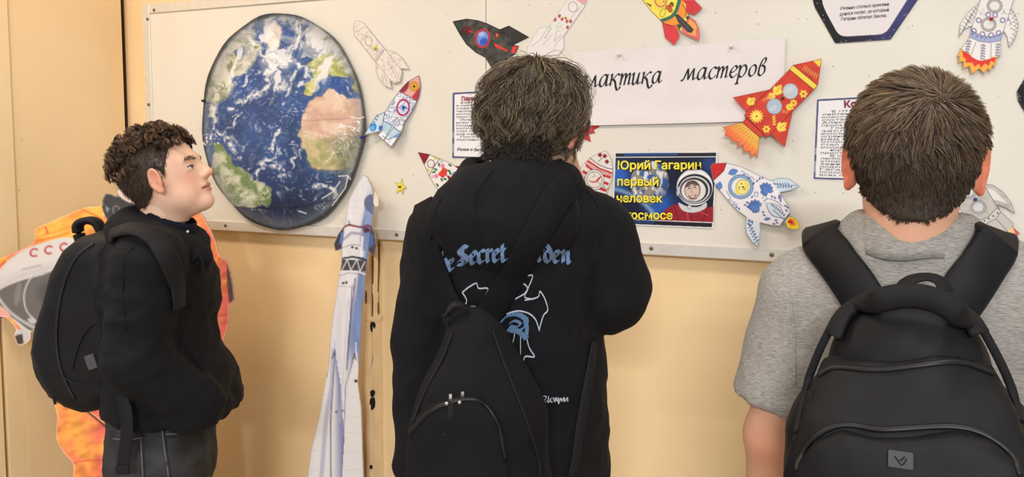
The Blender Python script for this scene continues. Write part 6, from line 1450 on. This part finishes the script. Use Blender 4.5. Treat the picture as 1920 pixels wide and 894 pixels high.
# eyebrows and lashes
bvHd = bvh_of((V1, Q1))
for sd in (1, -1):
    n_ = 95; t = r_.rand(n_); x0 = sd * (.016 + .032 * t); z0 = .0105 + .006 * np.sin(t * 2.4) - .002 * t + .0022 * r_.randn(n_); y0 = .094 - .014 * t ** 1.5
    root = np.stack([x0, y0, z0], -1); d = np.stack([np.full(n_, sd * .9), np.full(n_, -.35), .25 - .5 * t], -1); rf = hL.to_F(root); rf = np.array([list(bvHd.find_nearest(Vector(a))[0] + bvHd.find_nearest(Vector(a))[1] * .0006) for a in rf]); root = hL.to_L(rf); PS = root[:, None] + nrm(d)[:, None] * np.linspace(0, 1, 4)[None, :, None] * .007
    V_, Q_, C_ = (strands(hL.to_F(PS.reshape(-1, 3)).reshape(PS.shape), .0005, .0002, np.tile(rgb(112, 84, 64), (n_, 1)))); obj_F('eyebrow', V_, Q_, M_hair, bL, pL, C_)
# hoodie
def hoodieL(P):
    d = S_cone(P, pl(300, 530), pl(314, 790), .148, .168, (1.42, 1, 1))
    d = U(.05, d, S_cone(P, pl(278, 487, -.125), pl(278, 487, .125), .062, .062), S_cone(P, pl(294, 456), pl(300, 530), .062, .128, (1.2, 1, 1)))
    for sd in (-1, 1):
        a = U(.02, S_cone(P, pl(278, 492, sd * .13), pl(256, 676, sd * .165), .064, .058), S_cone(P, pl(256, 676, sd * .165), pl(372, 754, sd * .12), .060, .047))
        d = U(.02, d, a)
    d = U(.04, d, S_ell(P, pl(390, 752), (.046, .135, .080)), S_cone(P, pl(384, 700), pl(398, 806), .035, .03, (1, .35, 1)))
    hood = U(.03, S_torus(P, pl(302, 448, .0), .074, .027, (.55, 0, 1), (1, 1.3)), S_ell(P, pl(250, 436, 0), (.045, .09, .048)), S_cone(P, pl(374, 484, -.035), pl(374, 484, .035), .018, .018))
    d = U(.02, d, hood); d = SUB(.012, d, S_cone(P, pl(330, 380), pl(300, 480), .060, .050))
    lowz = np.interp(0, [0], [0]) 
    xx = P[0] - pl(215, 780)[0]
    return np.maximum(d, -(P[2] - (pl(215, 738)[2] - xx * .16)))
VL, QL = surf(hoodieL, (bL[0] - .26, bL[1] - .32, .82), (bL[0] + .28, bL[1] + .32, 1.46), .006)
VL = relax(VL, QL, 2); VL = folds(VL, QL, .009, (7, 5, 9), 5, lambda V: sm(1.40, 1.32, V[:, 2])); VL = folds(VL, QL, .0045, (12, 12, 24), 9)
hoodL = obj_F('hoodie', VL, QL, M_black, bL, pL); bvL = bvh_of((VL, QL))
for pts, nm in (([(250, 462), (232, 490), (230, 560), (236, 620)], 'sleeve_seam'), ([(402, 740), (396, 772), (402, 798)], 'pocket_seam'), ([(340, 640), (380, 690), (404, 745)], 'pocket_seam')):
    seam_F(bvL, pts, .004, M_black, nm, hoodL, bL, .001, 1.6)
# drawstring, shirt collar with button
pth = catmull([pl(372, 478, -.055), pl(380, 492, -.075), pl(383, 540, -.085), pl(387, 600, -.09), pl(392, 650, -.095)], 6)
V, Q, T = sweep(pth, circ(.0022, 6)); g = Geo(); g.add(V, Q, T); geo_F(g, 'drawstring', M_black, bL, hoodL)
pth = catmull([pl(340, 492, -.075), pl(356, 492, -.082), pl(368, 480, -.07)], 6); V, Q, T = sweep(pth, circ(.003, 6)); g = Geo(); g.add(V, Q, T); geo_F(g, 'drawstring', M_black, bL, hoodL)
V, Q = surf(lambda P: SUB(.004, S_cone(P, pl(316, 420), pl(302, 470), .060, .070), S_cone(P, pl(322, 402), pl(300, 480), .053, .058)), pl(310, 445) - .10, pl(310, 445) + .10, .0026); obj_F('shirt_collar', V, Q, M_navy, bL, pL)
g = Geo(); lathe(g, pl(352, 434, -.05), (.5, -1, .1), [(0, .0032), (.0015, .003), (.0017, .0001)], 10); geo_F(g, 'shirt_button', plain('pearl_button', (206, 210, 214), .3), bL, pL)
# jeans
def jeansL(P):
    d = S_cone(P, pl(304, 760), pl(304, 860), .138, .148, (1.30, 1, 1))
    for sd in (-1, 1): d = U(.03, d, S_cone(P, pl(304, 860, sd * .075), (bL[0] + .01, bL[1] + sd * .09, .09), .092, .068, (1.05, 1, 1)))
    return np.maximum(d, .05 - P[2])
VJ, QJ = surf(jeansL, (bL[0] - .2, bL[1] - .25, .03), (bL[0] + .22, bL[1] + .25, 1.02), .0075); VJ = folds(VJ, QJ, .003, (14, 14, 18), 4)
jn = obj_F('jeans', VJ, QJ, M_jeans, bL, pL); bvJ = bvh_of((VJ, QJ))
M_stitch = plain('grey_stitching', (112, 112, 112), .8); M_dkseam = plain('dark_denim_seam', (34, 34, 36), .9)
for pts, m_, w_ in (([(308, 806), (312, 840), (320, 894)], M_dkseam, .004), ([(304, 806), (308, 840), (316, 894)], M_stitch, .002), ([(310, 814), (340, 812), (362, 806)], M_stitch, .002), ([(310, 820), (342, 818), (364, 810)], M_dkseam, .003), ([(212, 822), (240, 824), (268, 820)], M_stitch, .002), ([(268, 820), (270, 860), (272, 894)], M_dkseam, .003), ([(264, 820), (266, 860), (268, 894)], M_stitch, .002), ([(212, 786), (250, 794), (300, 802)], M_stitch, .002)):
    seam_F(bvJ, pts, w_, m_, 'stitched_seam', jn, bL, .0006, 1.6)
for sd in (-1, 1): shoe(None, bL, (bL[0] + .0, bL[1] + sd * .09, 0), -math.pi / 2, M_shoe, pL)
# =================================================================== the boy on the right, seen from behind
FA = math.radians(26.5)
dR = 1.25; pr = lambda x, y, dd=0.0: PF(x, y, dR + dd)
bR = pr(1708, 600); bR[2] = 0
hR = Head(pr(1713, 294, -.02), (-.02, 1, 0), (.02, 0, 1), 1.0, 0, 0, 0, .055, 1.0, .083, .85)
elL, elR = pr(1448, 815, -.01), pr(1968, 815, -.01); wL, wR = pr(1430, 1060, .06), pr(1990, 1060, .06)
def bodyR_low(P):
    d = U(.03, S_cone(P, pr(1710, 380, -.02), pr(1706, 470, .01), .050, .046), S_cone(P, pr(1706, 560), pr(1706, 960), .12, .115, (1, 1.4, 1)))
    for a, e, w in ((pr(1512, 562), elL, wL), (pr(1902, 562), elR, wR)): d = U(.02, d, S_cone(P, a, e, .046, .041)); d = U(.02, d, S_cone(P, e, w, .040, .028))
    for sd in (-1, 1): d = U(.03, d, S_cone(P, (bR[0] + sd * .08, bR[1], .9), (bR[0] + sd * .09, bR[1], .1), .07, .045))
    return d
V1, Q1 = surf(lambda P: np.maximum(hR.full(P), -(P[2] - 1.405)), hR.c - np.array([.16, .16, .17]), hR.c + .16, .0032)
V2, Q2 = surf(bodyR_low, (bR[0] - .36, bR[1] - .25, .02), (bR[0] + .36, bR[1] + .25, 1.48), .009)
sk = (214, 164, 136); hands = []
for w_, sd in ((wL, -1), (wR, 1)):
    v, q_ = surf(lambda P: hand_sdf(P, w_, (0, .15, -1), (-sd, 0, 0), .95, .6, sd), np.array(w_) - (.1, .1, .2), np.array(w_) + (.1, .13, .05), .0045); hands.append((v, q_, np.tile(rgb(*sk), (len(v), 1))))
cl_ = np.tile(rgb(*sk), (len(V2), 1)); el_m = np.exp(-((V2 - elL - np.array([0, -.03, -.01])) ** 2).sum(1) / .03 ** 2)[:, None] * .5; cl_ = cl_ * (1 - el_m) + rgb(206, 132, 110) * el_m
Vb, Qb, Cb = join([(V1, Q1, hR.colours(V1, sk)), (V2, Q2, cl_)] + hands)
pR = obj_F('person', Vb, Qb, M_skin, bR, None, Cb); tag(pR, 'boy with short brown hair seen from behind in a grey polo shirt', 'person')
# hair
V0, Q0 = surf(lambda P: hR.cap(P, .006, -.022, .80, .016), hR.c - .15, hR.c + .15, .004); N0 = vnormals(V0, Q0)
parts = [(V0, Q0, np.tile(rgb(56, 44, 36), (len(V0), 1)))]
r_ = np.random.RandomState(5); i_ = r_.choice(len(V0), 16500); Lr = hR.to_L(V0[i_]); nr = N0[i_] @ hR.R.T
crown = np.array([.022, -.078, .082]); away = Lr - crown; up_ = sm(-.065, .07, Lr[:, 2]); ln = (.008 + .028 * up_) * r_.uniform(.7, 1.2, len(i_))
ln = ln * np.where((np.abs(Lr[:, 0]) > .055) & (np.abs(Lr[:, 1] + .008) < .036) & (Lr[:, 2] < .028), .4, 1.0); sw = np.cross(nr, nrm(away)); fl = nrm(away) + .35 * sw + np.array([0, .25, -.25])
nc = 700; cid = r_.choice(len(i_), nc, False); near = np.concatenate([np.argmin(((Lr[k:k + 2000, None] - Lr[None, cid]) ** 2).sum(-1), 1) for k in range(0, len(i_), 2000)])
fl = fl + (.28 * r_.randn(nc, 3))[near] + .12 * r_.randn(len(i_), 3); tg = nrm(fl - (fl * nr).sum(1)[:, None] * nr); el = (.30 - .02 * up_ + (.07 * r_.randn(nc))[near])
s_ = np.linspace(0, 1, 5)[None, :, None]; d0 = nrm(tg * np.cos(el)[:, None] + nr * np.sin(el)[:, None])
PS = Lr[:, None] - nr[:, None] * .0004 + d0[:, None] * s_ * ln[:, None, None] - nr[:, None] * (s_ ** 2) * (ln * .42 * el)[:, None, None]
PS = PS + (PS[cid][near] - PS) * .35 * s_
tone = r_.uniform(.55, 1.35, len(i_)); cc = rgb(58, 47, 39) * (1 - .0 * up_[:, None]) + rgb(50, 42, 30) * up_[:, None]
parts.append(strands(hR.to_F(PS.reshape(-1, 3)).reshape(PS.shape), .0008, .00028, np.clip(cc * tone[:, None], 0, 1)))
Vh, Qh, Ch = join(parts); obj_F('hair', Vh, Qh, M_hair, bR, pR, Ch)
# polo shirt
def shirtR(P):
    d = S_cone(P, pr(1706, 575), pr(1704, 1010), .150, .148, (1, 1.38, 1))
    d = U(.05, d, S_cone(P, pr(1516, 556), pr(1898, 556), .056, .056), S_cone(P, pr(1706, 466, -.03), pr(1706, 566), .066, .122, (1, 1.2, 1)))
    sl = None
    for a, b in ((pr(1508, 560), pr(1452, 748)), (pr(1906, 560), pr(1962, 748))):
        a = np.array(a); b = np.array(b); c = S_cone(P, a, b, .062, .066); t = nrm(b - a)
        cut = (P[0] - b[0]) * t[0] + (P[1] - b[1]) * t[1] + (P[2] - b[2]) * t[2]
        sl = np.maximum(c, cut) if sl is None else np.minimum(sl, np.maximum(c, cut))
    d = U(.03, d, sl)
    for a, b in ((pr(1508, 560), pr(1452, 748)), (pr(1906, 560), pr(1962, 748))):
        a = np.array(a); b = np.array(b); t = nrm(b - a); d = SUB(.006, d, S_cone(P, b - t * .06, b + t * .05, .050, .062))
    d = SUB(.01, d, S_cone(P, pr(1708, 380, -.01), pr(1706, 436, -.01), .060, .050))
    return np.maximum(d, -(P[2] - .90))
VR, QR = surf(shirtR, (bR[0] - .31, bR[1] - .2, .88), (bR[0] + .31, bR[1] + .2, 1.44), .0058); VR = relax(VR, QR, 2)
VR = folds(VR, QR, .0045, (10, 8, 6), 3, lambda V: .4 + .6 * sm(.08, .18, np.abs(V[:, 0] - bR[0]))); VR = folds(VR, QR, .0016, (26, 16, 14), 6)
shirt = obj_F('polo_shirt', VR, QR, M_grey_shirt, bR, pR); bvR = bvh_of((VR, QR))
# collar: a folded band
n_ = 64; an = np.linspace(0, 2 * math.pi, n_, endpoint=False); cc_ = np.array(pr(1703, 426, -.03)); V = []
prof = [(.060, .016), (.0625, .0205), (.068, .020), (.076, .004), (.084, -.022), (.0865, -.034), (.083, -.034), (.0745, .002), (.066, .008)]
for a in an:
    for (rr_, hh) in prof:
        fr = .5 - .5 * math.cos(a - math.pi * 1.5 + math.pi)      # 1 at the front
        x_, y_ = math.cos(a), math.sin(a); k_ = 1 + .06 * math.sin(a * 3) * (hh < 0)
        V.append(cc_ + np.array([rr_ * .96 * x_ * k_, rr_ * .92 * y_, hh - .012 * (y_ + 1) + .0035 * math.sin(a * 5 + 1) * (hh < -.01)]))
k = len(prof); Q = [[i * k + j, i * k + (j + 1) % k, ((i + 1) % n_) * k + (j + 1) % k, ((i + 1) % n_) * k + j] for i in range(n_) for j in range(k)]
obj_F('collar', np.array(V), np.array(Q), M_grey_shirt, bR, shirt)
def seamR(pts, w_=.0035): seam_F(bvR, pts, w_, M_grey_shirt, 'seam', shirt, bR, .0008, 1.2)
seamR([(1482, 520), (1484, 580), (1490, 640), (1490, 720)]); pass
def legsR(P):
    d = S_cone(P, (bR[0], bR[1], .98), (bR[0], bR[1], .86), .138, .15, (1, 1.35, 1))
    for sd in (-1, 1): d = U(.03, d, S_cone(P, (bR[0] + sd * .085, bR[1], .86), (bR[0] + sd * .10, bR[1], .09), .09, .07))
    return np.maximum(d, .05 - P[2])
V, Q = surf(legsR, (bR[0] - .25, bR[1] - .2, .03), (bR[0] + .25, bR[1] + .2, 1.03), .01); obj_F('trousers', V, Q, M_jeans2, bR, pR)
for sd in (-1, 1): shoe(None, bR, (bR[0] + sd * .10, bR[1], 0), 0, M_shoe2, pR)
# ------------------------------------------------------------------ backpacks
M_nylon = plain('black_nylon', (15, 15, 18), .6, spec=.25, var=.08, scale=80, bump=.15, bscale=900)
M_nylon2 = plain('black_webbing', (20, 20, 23), .7, spec=.25, var=.1, scale=300, bump=.3, bscale=900)
M_nylon3 = plain('matt_black_canvas', (15, 15, 18), .85, spec=.2, var=.08, scale=80, bump=.12, bscale=700)
M_zip = plain('black_zip', (10, 10, 12), .45); M_steelz = plain('silver_zip_slider', (190, 190, 192), .25, metal=.9)
M_rub = plain('grey_rubber', (72, 72, 76), .5); M_rub2 = plain('dark_rubber', (44, 44, 48), .5)
def bag_root(name, label, base):
    return tag(empty(name, F2W(base), YAW - FA), label, 'backpack')
def part_F(name, V, Q, T, mat, base, root):
    g = Geo(); g.add(V, Q, T); return geo_F(g, name, mat, base, root)
def zipline(bvh, pts, root, base, dfl, wd=.007, name='zip', mat=None, parent=None):
    V, Q, T = strap_on(bvh, pts, wd, .004, .0015, 8, dfl); return part_F(name, V, Q, T, mat or M_zip, base, parent or root)
def polyXZ(P, pts, d):
    W = PF(np.array(pts, float)[:, 0], np.array(pts, float)[:, 1], d); X = np.broadcast_to(P[0], (P[0].shape[0], 1, P[2].shape[2])); Z = np.broadcast_to(P[2], (P[0].shape[0], 1, P[2].shape[2]))
    return segdist(np.array(X, float), np.array(Z, float), W[:, [0, 2]])
# ---- backpack of the boy on the right (frame still turned to him)
q_ = lambda x, y, d: PF(x, y, d)
bb = np.array(q_(1706, 980, 1.05)); bb[2] -= .06
rt = bag_root('backpack', 'large black backpack with padded top arc on the boy in the grey shirt', bb)
def bagR(P):
    d = S_cone(P, q_(1702, 690, 1.07), q_(1708, 900, 1.05), .088, .128, (1, 1.55, 1)); return U(.05, d, S_box(P, q_(1708, 940, 1.05), (.138, .078, .13), .06))
V, Q = surf(bagR, bb + (-.2, -.16, -.1), bb + (.2, .16, .42), .0062); V = folds(V, Q, .004, (13, 9, 9), 4); VB = (V, Q); bodyo = obj_F('body', V, Q, M_nylon, bb, rt)
midp = [(1540, 690), (1600, 684), (1700, 682), (1800, 676), (1868, 700), (1925, 830), (1960, 1000), (1450, 1000), (1490, 820)]
lowp = [(1500, 850), (1536, 808), (1580, 790), (1640, 800), (1720, 798), (1790, 794), (1850, 808), (1905, 850), (1940, 1000), (1470, 1000)]
V2, Q2 = surf(lambda P: np.maximum(bagR(P) - .010, polyXZ(P, midp, 1.0)), bb + (-.2, -.17, -.1), bb + (.2, .0, .42), .0062); V2 = folds(V2, Q2, .004, (11, 9, 13), 7); obj_F('middle_pocket', V2, Q2, M_nylon, bb, rt)
V3, Q3 = surf(lambda P: np.maximum(bagR(P) - .024, polyXZ(P, lowp, 1.0)), bb + (-.2, -.18, -.1), bb + (.2, .0, .42), .0062); V3 = folds(V3, Q3, .003, (11, 9, 10), 9); pk3 = obj_F('front_pocket', V3, Q3, M_nylon, bb, rt)
bvA = bvh_of(VB, (V2, Q2), (V3, Q3))
zipline(bvA, [(1536, 704), (1566, 688), (1640, 694), (1720, 686), (1800, 678), (1862, 700)], rt, bb, 1.0); zipline(bvA, [(1492, 880), (1512, 836), (1548, 806), (1590, 796), (1650, 806), (1720, 802), (1790, 800), (1846, 814), (1896, 850), (1912, 890)], rt, bb, .95)
zipline(bvA, [(1560, 610), (1535, 660), (1510, 730), (1494, 810)], rt, bb, 1.05, .010, 'piping', M_nylon2); zipline(bvA, [(1838, 610), (1866, 660), (1894, 720), (1914, 790)], rt, bb, 1.05, .010, 'piping', M_nylon2)
V, Q, T = strap_on(bvh_of(VB), [(1572, 634), (1592, 596), (1640, 566), (1705, 554), (1762, 566), (1802, 594), (1826, 630)], .030, .014, .008, 10, 1.02); part_F('padded_arc', V, Q, T, M_nylon2, bb, rt)
pth = catmull([q_(1692, 548, 1.07), q_(1702, 528, 1.075), q_(1732, 519, 1.08), q_(1760, 525, 1.075), q_(1776, 548, 1.07)], 8); V, Q, T = sweep(pth, flatprof(.020, .004), np.tile([0, -.3, 1.0], (len(pth), 1))); part_F('handle', V, Q, T, M_nylon2, bb, rt)
for pts in ([(1632, 575), (1604, 530), (1572, 486), (1552, 462), (1546, 452)], [(1784, 575), (1812, 534), (1836, 496), (1852, 472), (1858, 460)]):
    c = catmull(np.array(pts, float), 8); P_ = []; N_ = []
    for a in c:
        p, n = cast(bvR, a[0], a[1], .011, 1.2); P_.append(p); N_.append(n)
    P_ = np.array(P_); N_ = np.array(N_)
    top = P_[-1]                       # the strap carries on over the shoulder and down the chest
    ext = np.array([top + (0, .035, .014), top + (0, .08, .010), top + (0, .13, -.03), top + (.0, .155, -.12), top + (.0, .16, -.25)]); P_ = np.vstack([P_, ext]); N_ = np.vstack([N_, [(0, -.3, 1), (0, .3, 1), (0, .8, .6), (0, 1, .1), (0, 1, 0)]])
    P_ = catmull(P_[::2], 4); N_ = catmull(N_[::2], 4)
    for _ in range(5): P_[1:-1] = .25 * P_[:-2] + .5 * P_[1:-1] + .25 * P_[2:]; N_[1:-1] = .25 * N_[:-2] + .5 * N_[1:-1] + .25 * N_[2:]
    V, Q, T = sweep(P_, flatprof(.060, .014), nrm(N_)); part_F('shoulder_strap', V, Q, T, M_nylon, bb, rt)
pc_, pn_ = cast(bvA, 1688, 861, .002, .95); 
g = Geo(); ex_ = nrm(np.cross([0, 0, 1], pn_)); ey_ = np.cross(pn_, ex_)
prof = catmull_corners(np.array([(-.0125, -.009), (.0125, -.009), (.0125, .009), (-.0125, .009)]), .002); n_ = len(prof)
fr = np.array([pc_ + pn_ * .003 + a * ex_ + b * ey_ for a, b in prof]); bk = fr - pn_ * .005; i = np.arange(n_); j = (i + 1) % n_
g.add(np.vstack([fr, bk, [fr.mean(0)]]), np.stack([i, i + n_, j + n_, j], -1), np.stack([np.full(n_, 2 * n_), i, j], -1)); lg = geo_F(g, 'rubber_patch', M_rub2, bb, rt, False)
for st in ([(-.006, .002), (-.003, -.004), (.0, -.005), (.003, -.001), (.006, .003)], [(-.004, .004), (-.001, .0), (.001, .0)]):
    c = catmull(np.array(st), 6); pth = np.array([pc_ + pn_ * .0036 + a * -ex_ + b * ey_ for a, b in c]); V, Q, T = sweep(pth, circ(.0007, 6)); g = Geo(); g.add(V, Q, T); geo_F(g, 'emblem', M_nylon, bb, lg)
FA = 0.0
# ---- slim backpack of the boy in the middle
bb = np.array(pm(905, 960, -.2)); bb[2] -= .02
rt = bag_root('backpack', 'slim black backpack with crossing straps on the boy in the printed hoodie', bb)
def bagM(P):
    d = S_cone(P, pm(892, 642, -.185), pm(900, 770, -.195), .040, .092, (1, 1.5, 1)); d = U(.03, d, S_cone(P, pm(900, 770, -.195), pm(905, 905, -.195), .092, .112, (1, 1.5, 1)))
    return U(.03, d, S_cone(P, pm(882, 612, -.165), pm(892, 650, -.18), .024, .04, (1, 1.4, 1)))
V, Q = surf(bagM, bb + (-.2, -.14, -.1), bb + (.2, .14, .40), .0058); V = folds(V, Q, .004, (14, 10, 6), 2); VB = (V, Q); obj_F('body', V, Q, M_nylon3, bb, rt)
pkp = [(764, 806), (800, 768), (845, 747), (892, 742), (925, 768), (944, 808), (952, 880), (956, 1000), (750, 1000)]
V2, Q2 = surf(lambda P: np.maximum(bagM(P) - .010, polyXZ(P, pkp, dM - .25)), bb + (-.2, -.15, -.1), bb + (.2, .0, .40), .0058); V2 = folds(V2, Q2, .003, (14, 10, 9), 5); obj_F('front_pocket', V2, Q2, M_nylon3, bb, rt)
bvC = bvh_of(VB, (V2, Q2))
zz = zipline(bvC, [(768, 812), (800, 776), (845, 754), (892, 749), (920, 772), (938, 808), (946, 860)], rt, bb, 1.12)
for (x, y) in ((846, 748), (868, 744)):
    p, n = cast(bvC, x, y, .004, 1.12); g = Geo(); g.box(p - (.0026, .002, .0045), p + (.0026, .002, .0045), .0008); geo_F(g, 'zip_slider', M_steelz, bb, rt, False)
    pth = catmull([p + (0, -.006, -.004), p + (.001, -.009, -.022), p + (-.003, -.008, -.045), p + (-.008, -.008, -.058)], 6); V, Q, T = sweep(pth, flatprof(.010, .003), np.tile([0, -1.0, 0], (len(pth), 1))); part_F('zip_puller', V, Q, T, M_nylon2, bb, rt)
for (x, y) in ((842, 757), (864, 755)):
    p, n = cast(bvC, x, y, .009, 1.12); g = Geo(); lathe(g, p, (0, -1, 0), [(0, .003), (.0015, .0027), (.002, .0001)], 10); geo_F(g, 'rivet', M_steelz, bb, rt)
pth = catmull([pm(842, 622, -.17), pm(836, 592, -.185), pm(852, 570, -.19), pm(874, 576, -.185), pm(890, 606, -.17)], 8); V, Q, T = sweep(pth, flatprof(.016, .003), np.tile([.2, -.3, 1.0], (len(pth), 1))); part_F('handle', V, Q, T, M_nylon2, bb, rt)
zipline(bvC, [(924, 622), (944, 680), (976, 760), (1006, 850), (1012, 890)], rt, bb, 1.15, .004, 'seam', M_nylon2); zipline(bvC, [(850, 622), (832, 670), (800, 730), (776, 790)], rt, bb, 1.15, .004, 'seam', M_nylon2)
bvD = bvh_of((VM, QM))
for pts, wd, wds in (([(884, 612), (856, 570), (824, 510), (804, 450), (795, 405), (798, 384)], .040, [.8, 1, 1, 1]), ([(902, 612), (930, 566), (968, 500), (1006, 434), (1040, 376), (1062, 350)], .046, [.9, 1, 1.05, 1.05])):
    V, Q, T = strap_on(bvD, pts, wd, .006, .0065, 10, 1.28, wds); part_F('shoulder_strap', V, Q, T, M_nylon3, bb, rt)
V, Q, T = strap_on(bvD, [(1112, 640), (1100, 720), (1086, 800), (1072, 892)], .020, .004, .004, 8, 1.3); part_F('lower_strap', V, Q, T, M_nylon2, bb, rt)
# ---- backpack of the boy in profile
dB = 1.67; pb_ = lambda x, y, dd=0.0: PF(x, y, dB + dd)
bb = np.array(PF(150, 770, 1.77))
rt = bag_root('backpack', 'black backpack with grey rubber tag on the boy in profile', bb)
polB = [(226, 440), (190, 436), (152, 444), (122, 470), (100, 510), (84, 560), (70, 610), (64, 655), (72, 700), (96, 738), (126, 760), (160, 771), (200, 764), (232, 740), (240, 600)]
polP = [(128, 520), (104, 548), (84, 590), (66, 620), (58, 660), (68, 706), (94, 744), (126, 764), (140, 740), (126, 640)]
def extr(P, poly, yc, hy, r, d): 
    a = polyXZ(P, poly, d) + r; b = np.abs(P[1] - yc) - hy + r
    return np.sqrt(np.maximum(a, 0) ** 2 + np.maximum(b, 0) ** 2) + np.minimum(np.maximum(a, b), 0) - r
lo = np.array(pb_(40, 800)); hi = np.array(pb_(270, 410)); lo = np.array([lo[0], 1.55, lo[2]]); hi = np.array([hi[0], 2.0, hi[2]])
bagL = lambda P: extr(P, polB, 1.775, .145, .05, dB)
V, Q = surf(bagL, lo, hi, .006); V = folds(V, Q, .004, (10, 8, 10), 6); VB = (V, Q); obj_F('body', V, Q, M_nylon, bb, rt)
V2, Q2 = surf(lambda P: extr(P, polP, 1.775, .125, .03, dB), lo - (.02, 0, 0), hi, .006); V2 = folds(V2, Q2, .003, (10, 8, 10), 8); obj_F('front_pocket', V2, Q2, M_nylon, bb, rt)
bvE = bvh_of(VB, (V2, Q2))
zipline(bvE, [(176, 456), (144, 480), (120, 530), (108, 590), (106, 650), (118, 706), (140, 748)], rt, bb, 1.63, .008); zipline(bvE, [(212, 600), (176, 606), (150, 640), (136, 690)], rt, bb, 1.63, .004, 'seam', M_nylon2); zipline(bvE, [(118, 706), (150, 720), (190, 716), (216, 690)], rt, bb, 1.63, .004, 'seam', M_nylon2)
pth = catmull([pb_(152, 452, .09), pb_(146, 424, .09), pb_(162, 413, .09), pb_(182, 418, .09), pb_(194, 442, .09)], 8); V, Q, T = sweep(pth, flatprof(.036, .016), np.tile([-.2, 0, 1.0], (len(pth), 1))); part_F('handle', V, Q, T, M_nylon2, bb, rt)
p, n = cast(bvE, 173, 677, .003, 1.63); ey_ = nrm(np.array([-.32, 0, 1.0])); ey_ = nrm(ey_ - (ey_ @ n) * n); ex_ = np.cross(ey_, n)
prof = catmull_corners(np.array([(-.0105, -.016), (.0105, -.016), (.0105, .016), (-.0105, .016)]), .004); n_ = len(prof)
fr = np.array([p + n * .003 + a * ex_ + b * ey_ for a, b in prof]); bk = fr - n * .006; i = np.arange(n_); j = (i + 1) % n_
g = Geo(); g.add(np.vstack([fr, bk, [fr.mean(0)]]), np.stack([i, i + n_, j + n_, j], -1), np.stack([np.full(n_, 2 * n_), i, j], -1)); geo_F(g, 'rubber_tag', M_rub, bb, rt, False)
V, Q, T = strap_on(bvL, [(212, 446), (232, 436), (258, 434), (290, 450), (314, 486), (328, 530), (330, 575)], .044, .010, .007, 10, 1.6); part_F('shoulder_strap', V, Q, T, M_nylon2, bb, rt)
pth = catmull([PF(226, 740, 1.56), PF(236, 770, 1.55), PF(238, 810, 1.55), PF(233, 850, 1.55), PF(230, 882, 1.55)], 8); V, Q, T = sweep(pth, flatprof(.026, .003), np.tile([0, -1.0, 0], (len(pth), 1))); part_F('strap_tail', V, Q, T, M_nylon2, bb, rt)
g = Geo(); p = PF(230, 878, 1.547); g.box(p - (.0145, .004, .012), p + (.0145, .002, .006), .0015); geo_F(g, 'strap_end_fold', M_nylon2, bb, rt, False)
pth = catmull([PF(102, 728, 1.64), PF(101, 745, 1.64), PF(104, 758, 1.64)], 6); V, Q, T = sweep(pth, flatprof(.006, .003), np.tile([0, -1.0, 0], (len(pth), 1))); part_F('strap_tail', V, Q, T, M_nylon2, bb, rt)
